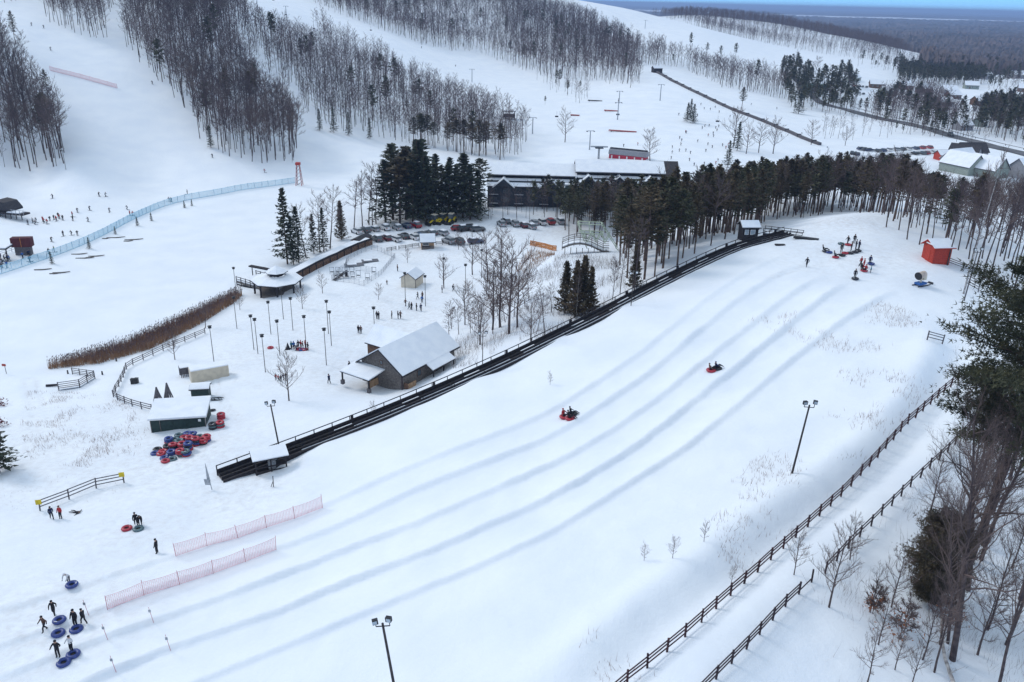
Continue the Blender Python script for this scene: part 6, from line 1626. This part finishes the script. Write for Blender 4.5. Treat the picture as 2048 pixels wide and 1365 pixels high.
def car(p, col, rz, label, group, big=1.0, snow=False, lod=1, name='parked_car', cat='car'):
    t = thing(name, p, label, cat, group, rz); t.scale = (1, 1, big)
    b = link('body', CB, t); b.material_slots[0].link = 'OBJECT'; b.material_slots[0].material = CARM[col]
    link('windows', CG, t)
    if lod:
        for x in (-1.35, 1.4):
            for y in (-.82, .82): link('wheel', CW, t, (x, y, .34))
        for y in (-.62, .62): link('headlight', CH, t, (2.2, y, .70)); link('tail_light', CT, t, (-2.21, y, .80))
    if snow: link('roof_snow', CS, t, (-.62, 0, 1.57))
    return t
ROWS = [
 ('back row of the village car park', [(714,467,'white'),(731,464,'grey'),(748,462,'silver'),(770,460,'white'),(795,460,'silver'),(812,456,'navy'),(831,455,'red')], 2.25),
 ('front row of the village car park', [(754,483,'grey'),(773,481,'maroon'),(791,482,'white'),(808,478,'black'),(828,479,'white'),(842,473,'grey'),(862,471,'grey'),(884,470,'silver'),(897,487,'silver'),(917,487,'grey')], 2.25),
 ('group right of the loaders', [(917,461,'red'),(930,462,'black'),(944,461,'black'),(955,463,'grey'),(951,487,'navy')], .3),
 ('row beside the hotel pines', [(1003,452,'silver'),(1012,446,'grey'),(1030,452,'silver'),(1047,454,'maroon'),(1068,449,'silver'),(1083,449,'white'),(1100,448,'red'),(1120,447,'silver'),(1062,458,'silver')], 1.9)]
for nm, cs, rz_ in ROWS:
    xs_ = sorted(c[0] for c in cs)
    for a, b, c in cs:
        car(G(a, b), c, rz_ + rnd.gauss(0, .05), '%s parked car, %s from the left in the %s' % (c, names[xs_.index(a)], nm), 'cars in the village car park', 1.0 + rnd.choice([0, .15, .22]), rnd.random() < .45)
def far_lot(pts, n, lab, grp, rz_):
    P = resample_px(pts, 1.0); L = len(P)
    for k in range(n):
        p = P[min(L - 1, int((k + .5) / n * L))]
        c = rnd.choice(['white', 'silver', 'black', 'grey', 'navy', 'black', 'red', 'grey'])
        car(p + Vector((rnd.gauss(0, .2), rnd.gauss(0, .3), 0)), c, rz_, lab, grp, 1.1, rnd.random() < .3, 0)
far_lot([(1718,300),(1740,303)], 3, 'parked bus sized van in the far left corner of the big car park', 'vans in the far car park', .2)
far_lot([(1748,305),(1795,302),(1862,297)], 9, 'tiny parked car in the long far row of the big car park', 'far row of cars', 1.7)
far_lot([(1825,310),(1895,307)], 6, 'tiny parked car in the nearer row of the big car park', 'near row of cars', 1.7)
far_lot([(1700,308),(1720,312)], 3, 'tiny parked car at the left of the big car park', 'left cars of the big car park', 1.2)
far_lot([(1700,172),(1735,176)], 5, 'tiny parked car in the uppermost lot beyond the road', 'cars in the uppermost lot', 1.4)
far_lot([(1702,186),(1728,190)], 4, 'tiny parked car in the lower row of the uppermost lot', 'lower cars in the uppermost lot', 1.4)
far_lot([(1895,192),(1925,204),(1935,226)], 9, 'tiny parked car by the houses in the brown grove', 'cars by the grove houses', 1.2)
p = G(1901, 274); car(p, 'black', yaw(G(1880, 268), G(1920, 280)), 'dark truck driving on the grey main road', None, 1.7, False, 1, 'truck', 'truck')
# loaders
for k, (a, b) in enumerate(((868,449),(885,447),(902,447))):
    t = thing('wheel_loader', G(a, b), '%s yellow wheel loader parked below the dark pines' % ('left', 'middle', 'right')[k], 'loader', None, 4.0 + .2 * k)
    part_box(t, 'cab', (-.3, 0, 2.1), (1.4, 1.3, 1.5), GLASS); part_box(t, 'cab_roof', (-.3, 0, 2.95), (1.6, 1.5, .18), CREAM); part_box(t, 'body', (-1.3, 0, 1.15), (2.2, 1.5, .9), YELLOW)
    m = MB(); m.beam((.4, 0, 1.3), (2.2, 0, .5), .5, .25); m.build('arm', YELLOW, t); part_box(t, 'bucket', (2.5, 0, .5), (.7, 2.2, .8), LAMPBLK)
    for x in (-1.8, .6):
        for y in (-.8, .8): m = MB(); m.tube((x, y - .2, .6), (x, y + .2, .6), .62, .62, 12); m.build('wheel', TYRE, t)

# ------------------------------------------------------------------ roads
def road(name, pts, w, m, lift=.06, step=8):
    P = resample_px(pts, step); N_ = belt_normals(P); V = []
    for p, n in zip(P, N_):
        for s in (-1, -.33, .33, 1):
            q = p + n * w / 2 * s; V.append((q.x, q.y, gz(q.x, q.y) + lift))
    F = []
    for i in range(len(P) - 1):
        for j in range(3): F.append((i * 4 + j, i * 4 + j + 1, i * 4 + 5 + j, i * 4 + 4 + j))
    o = structure(name, raw_mesh(name, V, None, F, [m])); return o
road('main_road', [(1640,206),(1700,222),(1760,238),(1830,252),(1900,272),(1970,290),(2060,312),(2150,335)], 9.0, ASPHALT, .35, 6)
road('side_road', [(1585,152),(1610,178),(1640,206)], 7.0, ASPHALT, .35)
road('lot_track', [(1700,318),(1790,310),(1900,302),(1960,306)], 6.0, mat('packed_snow', (.55, .57, .62), .7), .3)
rail_fence('guard_rail', [(1700,214),(1760,231),(1830,246),(1900,264),(1970,282),(2047,300)], 'thin guard rail along the upper side of the main road', 12, .9, (.7,), GREYFENCE, .2, .25)

# ------------------------------------------------------------------ houses at the right edge and beyond
def house(px_, py_, L, W, h, r, rz_, label, wall=None, roof=None, snow=.2):
    t = gable('house', G(px_, py_), rz_, L, W, h, r, wall or mat('grey_house_wall', (.30, .30, .32), .8), label, 'house', roofm=roof or DARKROOF, ov=.5, snow=snow)
    for k in range(3): window(t, (L * (k + .5) / 3, -.06, h * .55), 1.2, 1.2, 'y')
    window(t, (L + .06, W * .5, h * .6), 1.2, 1.2, 'x'); part_box(t, 'door', (L * .33, -.05, 1.0), (1.0, .08, 2.1), BROWNWOOD)
    return t
GREEN_W = mat('sage_wall', (.30, .34, .30), .8)
house(1915, 340, 13, 9, 3.6, 4.2, .5, 'snowy roofed house at the left of the right-edge row')
house(1968, 350, 14, 10, 3.6, 4.6, 2.0, 'large house with dark gable end in the right-edge row', GREEN_W)
house(2015, 356, 13, 10, 3.6, 4.6, 2.1, 'house with steep snowy roof second from the right edge', GREEN_W)
house(2052, 362, 13, 10, 3.6, 4.4, .4, 'snowy roofed house cut by the right edge')
house(1925, 318, 12, 8, 3.2, 3.6, .1, 'dark roofed house behind the right-edge row', None, None, .0)
house(1960, 322, 12, 8, 3.2, 3.8, 2.4, 'second dark roofed house behind the right-edge row', None, None, .0)
house(1880, 322, 6, 5, 2.6, 1.6, .2, 'small red walled shed beside the far car park', REDPAINT)
house(1972, 160, 16, 12, 4, 4, .6, 'pale snowy house on the far lowland, left of two')
house(2030, 158, 16, 12, 4, 4, .3, 'pale snowy house on the far lowland near the right edge')
house(1920, 262, 9, 7, 3, 2.5, .3, 'small snowy house tucked in the brown grove')
house(1965, 255, 9, 7, 3, 2.5, .8, 'grey green roofed house among the brown grove trees', GREEN_W)
house(1600, 182, 18, 8, 3, 2, -.1, 'long low snowy building in the gap between the groves', None, mat('green_metal_roof', (.10, .16, .14), .6), .0)
house(1900, 198, 10, 8, 3, 3, .2, 'brown cottage in the clearing of the brown grove', BROWNWOOD)

for k, (a, b, lb) in enumerate(((1765,190,'in the clearing left of the brown grove top'),(1806,180,'by itself above the brown grove'),(1848,186,'above the middle of the brown grove'),(1888,188,'in the clearing with parked cars'),(1930,178,'above the clearing with parked cars'),(1992,204,'near the right edge above the brown trees'),(2026,208,'at the right edge above the brown trees'),(1955,212,'right of the clearing with parked cars'),(2036,184,'highest at the right edge'),(1712,164,'beside the uppermost parking lot'),(1740,176,'below the uppermost parking lot'),(1880,214,'lower in the clearing with parked cars'))):
    house(a, b, 12, 9, 3.4, 3.2, rnd.uniform(-.6, .9), 'small snow roofed house ' + lb, rnd.choice([None, GREEN_W, BROWNWOOD]))
# ------------------------------------------------------------------ near and village trees
def P2(a, b): p = G(a, b); return p.x, p.y
for k, (a, b, h) in enumerate(((104,528,3.4),(179,498,3.4),(231,469,2.6),(275,452,3.0),(303,442,2.8),(369,416,2.6),(384,412,2.4))):
    x, y = P2(a, b); plant('small_spruce', 'spruce_mid', x, y, h, 'little dark spruce below the blue netting, %s from left' % names[k], group='little spruces along the blue netting', zs=1.1)
for a, b, h, key, lb in (
 (575,529,20,'spruce_mid','tall dark spruce standing beside the boardwalk'),(598,526,15,'spruce_mid','dark spruce right behind the tall one at the boardwalk'),(587,530,13,'spruce_mid','short spruce between two taller ones at the boardwalk'),
 (628,508,11,'spruce_mid','dark bushy spruce in the row above the boardwalk'),(648,503,12,'spruce_mid','brownish spruce right of the bushy one above the boardwalk'),(683,480,11,'cedar','narrow cedar beside the white parked car'),
 (422,296,9,'spruce_mid','lone olive spruce at the edge of the big hillside wood'),(32,90,14,'pine_mid','dark pine at the edge of the left hillside wood'),(98,205,13,'pine_mid','dark pine on the right edge of the left wood')):
    x, y = P2(a, b); plant('spruce_tree', key, x, y, h, lb, zs=1.0)
for k, (a, b, h) in enumerate(((660,498,17),(640,505,16),(612,515,15),(725,455,17),(708,462,16),(738,450,18),(745,452,15),(752,448,17))):
    x, y = P2(a, b); plant('bare_tree', 'bare_mid', x, y, h, 'tall bare tree between pond and car park, %s' % ['by the brownish spruce','by the bushy spruce','nearest the tall spruce','at the left of the right clump','below the right clump','in the right clump centre','right of the clump centre','next to the dark pines'][k], zs=1.25)
dp = [(772,446),(786,440),(800,448),(812,440),(826,446),(840,438),(852,444),(868,436),(884,432),(898,436),(912,430),(926,436),(940,440),(955,436),(790,428),(818,426),(846,424),(872,420),(900,420),(930,420),(960,425),(835,415)]
hts = [19,23,20,22,19,24,20,17,16,17,16,20,17,15,22,21,23,18,17,18,17,22]
_fr = sorted(a for a, b in dp if b >= 436); _bk = sorted(a for a, b in dp if b < 436)
for (a, b), h in zip(dp, hts):
    x, y = P2(a, b); plant('pine_tree', 'pine_mid' if rnd.random() < .3 else 'spruce_mid', x, y, h, 'big dark pine above the village car park, %s from left in the %s row' % (order[(_fr if b >= 436 else _bk).index(a)], 'front' if b >= 436 else 'back'), group='dark pines above the village car park', zs=1.7)
for k, (a, b, h, lb) in enumerate(((645,587,5,'small bare tree in front of the dark ramp'),(605,618,5,'small bare tree right of the pavilion'),(888,577,8,'bare tree between cream hut and bank'),(815,526,4,'thin small tree above the cream hut'),(350,720,6,'small bare tree at the curved fence'),(411,657,6,'small bare tree where the fence meets reeds'),(578,802,8,'bare tree below the five people in the square'),(757,600,4,'thin tree right of the wire pens'),(480,620,4,'twiggy small tree at the tip of the reeds'),(917,500,5,'thin tree at the edge of the village car park'),(938,606,5,'small scrubby tree at the foot of the bank'))):
    x, y = P2(a, b); plant('bare_tree', 'bare_open', x, y, h, lb, zs=.9)
for k, (a, b, h, lb) in enumerate(((1018,668,16,'tallest bare tree on the bank left of the cedars'),(1000,655,14,'bare tree left of the tallest on the bank'),(985,660,13,'forked bare tree on the bank'),(1035,655,12,'bare tree right of the tallest on the bank'),(960,690,9,'small bare tree above the middle of the lift'),(930,650,8,'bare bushy tree at the left end of the bank'),(1062,690,8,'sapling by the lift below the bank'),(975,565,12,'bare tree at the top of the bank near the orange fence'),(1000,560,12,'second bare tree at the top of the bank'),(945,550,10,'bare tree between lamp post and bank'),(1268,580,13,'bare tree at the corner of the pine plantation'),(1240,588,9,'young bare tree beside the cedar clump'),(1225,600,8,'thin bare tree right of the cedar clump'))):
    x, y = P2(a, b); plant('bare_tree', 'bare_open' if k < 10 else 'bare_mid', x, y, h, lb, zs=.95 if k < 10 else 1.1)
for k, (a, b, h, lb) in enumerate(((1130,627,9.5,'left narrow cedar of the clump below the bridge platform'),(1150,634,10,'front cedar of the clump below the bridge platform'),(1165,630,10.5,'tallest cedar of the clump below the bridge platform'),(1180,622,8,'right ragged cedar of the clump below the bridge platform'),(1268,575,8,'dark cedar at the corner of the plantation beside the lift'))):
    x, y = P2(a, b); plant('cedar_tree', 'cedar', x, y, h, lb, zs=1.15)
x, y = P2(1152, 637); plant('birch_tree', 'birch', x, y, 8.5, 'slender pale birch in front of the cedar clump', zs=.5)
x, y = P2(1927, 588); plant('birch_tree', 'birch', x, y, 22, 'tall pale birch rising above the wood behind the red hut', zs=.8)

for a, b, h, lb in ((1130,285,15,'lone round bare tree standing on the open slope above the hotel'),(1300,324,14,'bare round tree beside the red based lift station'),(1466,294,18,'tall bare tree left of the conifer on the beginner slope'),(1492,308,13,'bare tree right of the conifer on the beginner slope'),(1517,306,14,'bare tree between two others on the beginner slope'),(1546,308,15,'rightmost bare tree on the beginner slope'),(1622,290,12,'bare tree at the lower end of the slope conveyor'),(1690,292,9,'bare tree at the left of the far car park'),(1630,150,16,'bare tree standing on the open white field by the far ridge')):
    x, y = P2(a, b); plant('bare_tree', 'bare_open', x, y, h, lb)
for k, (a, b, h, w) in enumerate(((828,290,13,1.7),(842,292,15,1.8),(856,290,14,1.7),(868,296,12,1.5),(896,302,13,1.5),(912,304,15,1.8),(928,306,15,1.8),(944,308,14,1.7),(958,312,16,1.7),(972,310,15,1.8),(1000,320,16,1.6),(640,262,10,1.0),(668,266,12,.9),(698,272,11,.9),(740,278,10,.9))):
    x, y = P2(a, b); plant('pine_tree', 'pine_mid' if k < 11 else 'spruce_mid', x, y, h, 'dark conifer below the light hillside wood, %s from left' % order[sorted(range(15), key=lambda i: (828,842,856,868,896,912,928,944,958,972,1000,640,668,698,740)[i]).index(k)], group='conifers at the foot of the hillside wood', zs=w)
for a, b, h, w, lb in ((1374,244,10,1.5,'left pine of the small clump on the beginner slope'),(1386,247,10,1.6,'right pine of the small clump on the beginner slope'),(1380,240,11,1.3,'back pine of the small clump on the beginner slope'),(1483,219,13,1.9,'lone round pine beside the slope conveyor'),(1474,302,13,1.3,'conifer among the bare trees on the beginner slope'),(1455,335,11,1.3,'small conifer at the foot of the beginner slope'),(1597,228,13,2.0,'dense dark spruce at the field corner near the road')):
    x, y = P2(a, b); plant('pine_tree', 'spruce_mid' if 'lone' not in lb else 'pine_mid', x, y, h, lb, zs=w * .8)
# the big trees at the right
bigpine = conifer(np.random.default_rng(8), 30, 9.2, .42, 'pine', 52, 430, .36, 2, droop=-.03)
tm, cm_ = tree_proto(bigpine[0], bigpine[1], PINEBARK, NEEDLE)
p = G(1940, 1125); t = thing('white_pine', (p.x, p.y, p.z - .2), 'huge dark pine with layered boughs filling the right edge', 'tree'); t.rotation_euler = (0, -.02, 2.2)
link('trunk', tm, t); link('crown', cm_, t)
ced = conifer(np.random.default_rng(12), 8.5, 2.7, .08, 'round', 260, 90, .22, 2, droop=.1)
tm, cm_ = tree_proto(ced[0], ced[1], PINEBARK, NEEDLE2)
p = G(1858, 1205); t = thing('cedar_tree', (p.x, p.y, p.z - .2), 'rounded dark cedar bush standing before the big trunks', 'tree'); link('trunk', tm, t); link('crown', cm_, t)
BIG = [(1905,1320,18,0,'thickest leaning bare trunk near the bottom right corner',(0,.06)),(1915,1195,19,1,'tall bare trunk behind the cedar bush',(0,.05)),(1935,1180,18,0,'bare trunk right behind the cedar bush',(0,.08)),(1962,1120,19,1,'bare trunk in the centre of the right-hand cluster',(0,.02)),
       (2012,1290,18,2,'slim dark trunk at the lower right edge',(0,.05)),(2040,1200,18,1,'bare trunk cut by the right edge',(0,.0)),(1985,1030,18,2,'bare tree behind the right-hand cluster',(0,.03)),(2020,960,18,1,'bare tree high at the right edge behind the pine',(0,.0)),(1995,1385,16,2,'dark slim trunk leaving the bottom right corner',(0,.06)),(1955,960,16,2,'bare tree left of the pine stem',(0,.02)),(1925,1060,15,2,'bare tree nearest the two rail fence',(0,-.03))]
for a, b, h, v, lb, tl in BIG:
    x, y = P2(a, b); plant('bare_tree', 'bare_near', x, y, h, lb, var=v, tilt=tl, zs=.9 if v == 0 else .8)
for k in range(15):
    a = rnd.uniform(1860, 2080); b = rnd.uniform(900, 1360) + (a < 1900) * 60
    x, y = P2(a, b); plant('young_tree', 'bare_near', x, y, rnd.uniform(9, 17), 'slender young bare tree in the tangle at the right edge', group='young trees in the right tangle', tilt=(rnd.gauss(0, .05), rnd.gauss(0, .05)), zs=.75)
for k in range(34):
    a = rnd.uniform(895, 1110); b = rnd.uniform(600, 715)
    if b < 640 - (a - 900) * .45: continue
    x, y = P2(a, b)
    if abs(b - (775 - (a - 900) * .5)) < 18 or b > 775 - (a - 900) * .5: continue
    plant('young_tree', 'bare_mid', x, y, rnd.uniform(3.5, 8), 'thin scrubby young tree on the snowy bank above the lift', group='scrub trees on the bank', tilt=(rnd.gauss(0, .08), rnd.gauss(0, .08)), zs=1.3)
# saplings
SAP = [(1658,1215,7.5,'sapling with curled leaves left of the cedar bush'),(1588,1150,4.5,'small sapling between the two fences'),(1345,1117,2.4,'small twiggy sapling right of centre on the bank'),(1288,1122,2.0,'tiny thin sapling left of the twiggy one'),(1408,1084,2.4,'tiny sapling nearer the ditch'),(1463,1165,1.8,'tiny pale sapling beside the long fence'),
       (1740,1225,4.5,'thin sapling below the fence end'),(1783,1215,6,'straight sapling left of the cedar bush'),(1757,1290,5,'sapling beside the russet shrubs'),(1700,1120,5,'sapling by the two rail fence'),(1845,1320,6,'thin young tree near the fallen birch'),(1825,1365,4,'sapling at the bottom edge'),(1735,1365,5,'twiggy shrub at the bottom edge'),(1790,1340,4,'forked shrub near the bottom edge'),(1858,1030,7,'young tree beside the upper two rail fence'),(1840,1150,5,'young tree left behind the cedar bush'),(1880,1290,7,'crooked young tree left of the thickest trunk'),(1955,1310,8,'young dark tree right of the thickest trunk'),(1975,1260,9,'slender tree between the big trunks'),(1100,770,2.0,'weedy sapling on the open snow above the lane'),(747,830,2.2,'weedy sapling behind the lower lift')]
for a, b, h, lb in SAP:
    x, y = P2(a, b); plant('sapling', 'bare_open', x, y, h, lb, zs=.75)
# lone broken trunk and fallen birch
p = G(1855, 1100); t = thing('dead_trunk', p, 'broken dead trunk standing behind the cedar bush', 'tree'); m = MB(); m.tube((0, 0, -.3), (.5, .2, 3.6), .28, .2, 9); m.tube((.5, .2, 3.6), (.8, .3, 4.6), .2, .10, 9); m.build('trunk', PINEBARK, t)
m = MB(); m.tube((.45, .2, 3.2), (-1.0, .4, 4.2), .06, .03, 6); m.tube((.5, .2, 3.4), (2.0, -.3, 3.9), .06, .03, 6); m.build('branch', BARK, t)
A, B = G(1862, 1170), G(1905, 1385); t = thing('fallen_birch', A, 'fallen pale birch lying across the snow in the bottom right', 'tree')
P_ = [A.lerp(B, u) - A + Vector((math.sin(u * 7) * .25, 0, .55 + .2 * math.sin(u * 5))) for u in np.linspace(0, 1, 9)]
m = MB()
for i, (a, b) in enumerate(zip(P_[:-1], P_[1:])): m.tube(a, b, .07 + .012 * i, .07 + .012 * (i + 1), 8)
m.build('trunk', BIRCH, t)
for i in range(16):
    m = MB(); a = P_[rnd.randrange(1, 8)]; d = Vector((rnd.uniform(-1.6, 1.6), rnd.uniform(-.6, .6), rnd.uniform(.1, 1.1))); m.tube(a, a + d, .03, .01, 5); m.tube(a + d * .5, a + d * .5 + Vector((rnd.uniform(-.6, .6), 0, rnd.uniform(.1, .7))), .015, .006, 4); m.build('branch', BIRCH, t)
# russet beech shrubs
for k, (a, b, s, lb) in enumerate(((1745,1228,1.0,'small russet leaved shrub by the fence end'),(1797,1283,1.5,'larger orange brown shrub near the bottom right'),(1898,1255,1.1,'russet shrub between cedar bush and thickest trunk'))):
    rg2 = np.random.default_rng(30 + k); x, y = P2(a, b)
    t = thing('beech_shrub', (x, y, gz(x, y)), lb, 'shrub')
    tg, cg = bare_tree(rg2, 2.6 * s, 1.1 * s, 1, rt=.03, start=.1); link('stems', raw_mesh('stems', *join_geo([tg, cg]), mats=[TWIG2]), t)
    c = np.stack([rg2.normal(0, .42 * s, 160), rg2.normal(0, .42 * s, 160), rg2.uniform(.3, 2.0 * s, 160)], -1); e = rg2.normal(0, .09, (160, 3, 3))
    V = (c[:, None] + e).reshape(-1, 3); link('leaves', raw_mesh('leaves', V, np.arange(len(V)).reshape(-1, 3), mats=[BEECH]), t)
# dark conifer cut by the left edge, red shrubs
x, y = P2(-2, 945); plant('spruce_tree', 'spruce_mid', x, y, 8, 'dark spruce cut by the left edge', zs=1.9)
for k, (a, b, lb) in enumerate(((4,852,'lower dark red shrub at the left edge'),(2,812,'upper dark red shrub at the left edge'))):
    rg2 = np.random.default_rng(50 + k); x, y = P2(a, b); t = thing('red_shrub', (x, y, gz(x, y)), lb, 'shrub')
    c = np.stack([rg2.normal(0, .5, 90), rg2.normal(0, .5, 90), rg2.uniform(.1, 1.1, 90)], -1); V = (c[:, None] + rg2.normal(0, .13, (90, 3, 3))).reshape(-1, 3)
    link('leaves', raw_mesh('leaves', V, np.arange(len(V)).reshape(-1, 3), mats=[mat('dark_red_leaves', (.16, .03, .04), .8)]), t)
    m = MB(); m.tube((0, 0, -.1), (.1, 0, .9), .03, .015, 5); m.build('stem', POLE, t)

# ------------------------------------------------------------------ reeds, dry grass, brush: uncountable
def blades(poly, bounds, n, h, w, mt, name, label, cat, lean=.18, top=None, rng=np.random.default_rng(21), dens=None):
    x = rng.uniform(bounds[0], bounds[1], n); y = rng.uniform(bounds[2], bounds[3], n); z = ground(x, y); px_, py_ = proj(x, y, z)
    m = inpoly(px_, py_, poly)
    if dens is not None: m &= (vnoise(x, y, dens[0], 31) + .5 * vnoise(x, y, dens[0] * .3, 32)) > dens[1] + rng.uniform(-.35, .35, n)
    x, y, z = x[m], y[m], z[m]; k = len(x); hh = rng.uniform(h[0], h[1], k)
    dx, dy = rng.normal(0, lean, k) * hh, rng.normal(0, lean, k) * hh
    S = np.stack([x, y, z - .05, x + dx, y + dy, z + hh, np.full(k, w), np.full(k, w * .3)], -1)
    V, F = seg_geo(S, 1); mi = np.zeros(len(F))
    if top:
        mm = rng.uniform(0, 1, k) < .45
        S2 = np.stack([x + dx * .95, y + dy * .95, z + hh * .93, x + dx * 1.1 + .12, y + dy * 1.1, z + hh * 1.12, np.full(k, .07), np.full(k, .02)], -1)[mm]
        V2, F2 = seg_geo(S2, 1); F = np.concatenate([F, F2 + len(V)]); V = np.concatenate([V, V2]); mi = np.concatenate([mi, np.ones(len(F2))])
    o = link(name, raw_mesh(name, V, F, mats=[mt] + ([top] if top else []), midx=mi)); tag(o, label, cat, kind='stuff'); print(name, k)
blades([(96,740),(200,728),(300,700),(400,650),(470,606),(486,590),(470,588),(400,622),(330,655),(250,690),(150,720),(100,733)], (-95, -40, 110, 185), 170000, (0.9, 2.1), .035, REED, 'reed_bed', 'tall brown dry reeds along the edge of the frozen pond', 'reeds', .14, REEDTOP)
blades([(1480,640),(1800,600),(1900,680),(1880,760),(1700,960),(1500,1160),(1300,1365),(1100,1365),(1230,1190),(1420,1010),(1600,820),(1700,720)], (-5, 80, 45, 140), 70000, (.25, .85), .020, DRYGRASS, 'bank_grass', 'sparse dry grass poking through snow on the right bank', 'grass', .3, dens=(4.0, .42))
blades([(60,770),(250,800),(300,860),(250,940),(60,930),(40,850)], (-90, -35, 80, 125), 30000, (.2, .7), .020, DRYGRASS, 'meadow_grass', 'sparse dry weeds poking through snow left of the green shed', 'grass', .3, dens=(3.0, .25))
blades([(1120,512),(1230,515),(1260,590),(1215,640),(1110,670),(1000,720),(900,740),(920,640),(1030,560)], (-25, 35, 100, 190), 60000, (.3, 2.0), .016, TWIG2, 'bank_brush', 'thin brown brush covering the snowy bank below the platform', 'brush', .25, dens=(5.0, .0))
blades([(1560,1200),(1700,1080),(1960,840),(2100,800),(2100,1400),(1500,1400),(1480,1300)], (25, 85, 30, 110), 45000, (.25, 2.0), .009, TWIG2, 'undergrowth', 'thin leafless undergrowth on the snow beneath the right-hand trees', 'brush', .28, dens=(4.0, .05))
blades([(1060,500),(1110,510),(1040,560),(1030,540)], (0, 30, 150, 230), 9000, (.5, 1.3), .04, REED, 'tall_grass', 'brown tall grass on the mound below the orange board fence', 'grass', .2)
blades([(0,940),(110,950),(260,940),(240,1000),(0,1030)], (-95, -40, 70, 110), 5000, (.1, .4), .012, DRYGRASS, 'track_grass', 'sparse dry grass beside the track at the left edge', 'grass', .3, dens=(3.0, .2))

for o in scene.objects:
    if o.parent is None and 'label' in o and len(o['label'].replace('-', ' ').split()) > 16: print('LONG', o.name, o['label'])
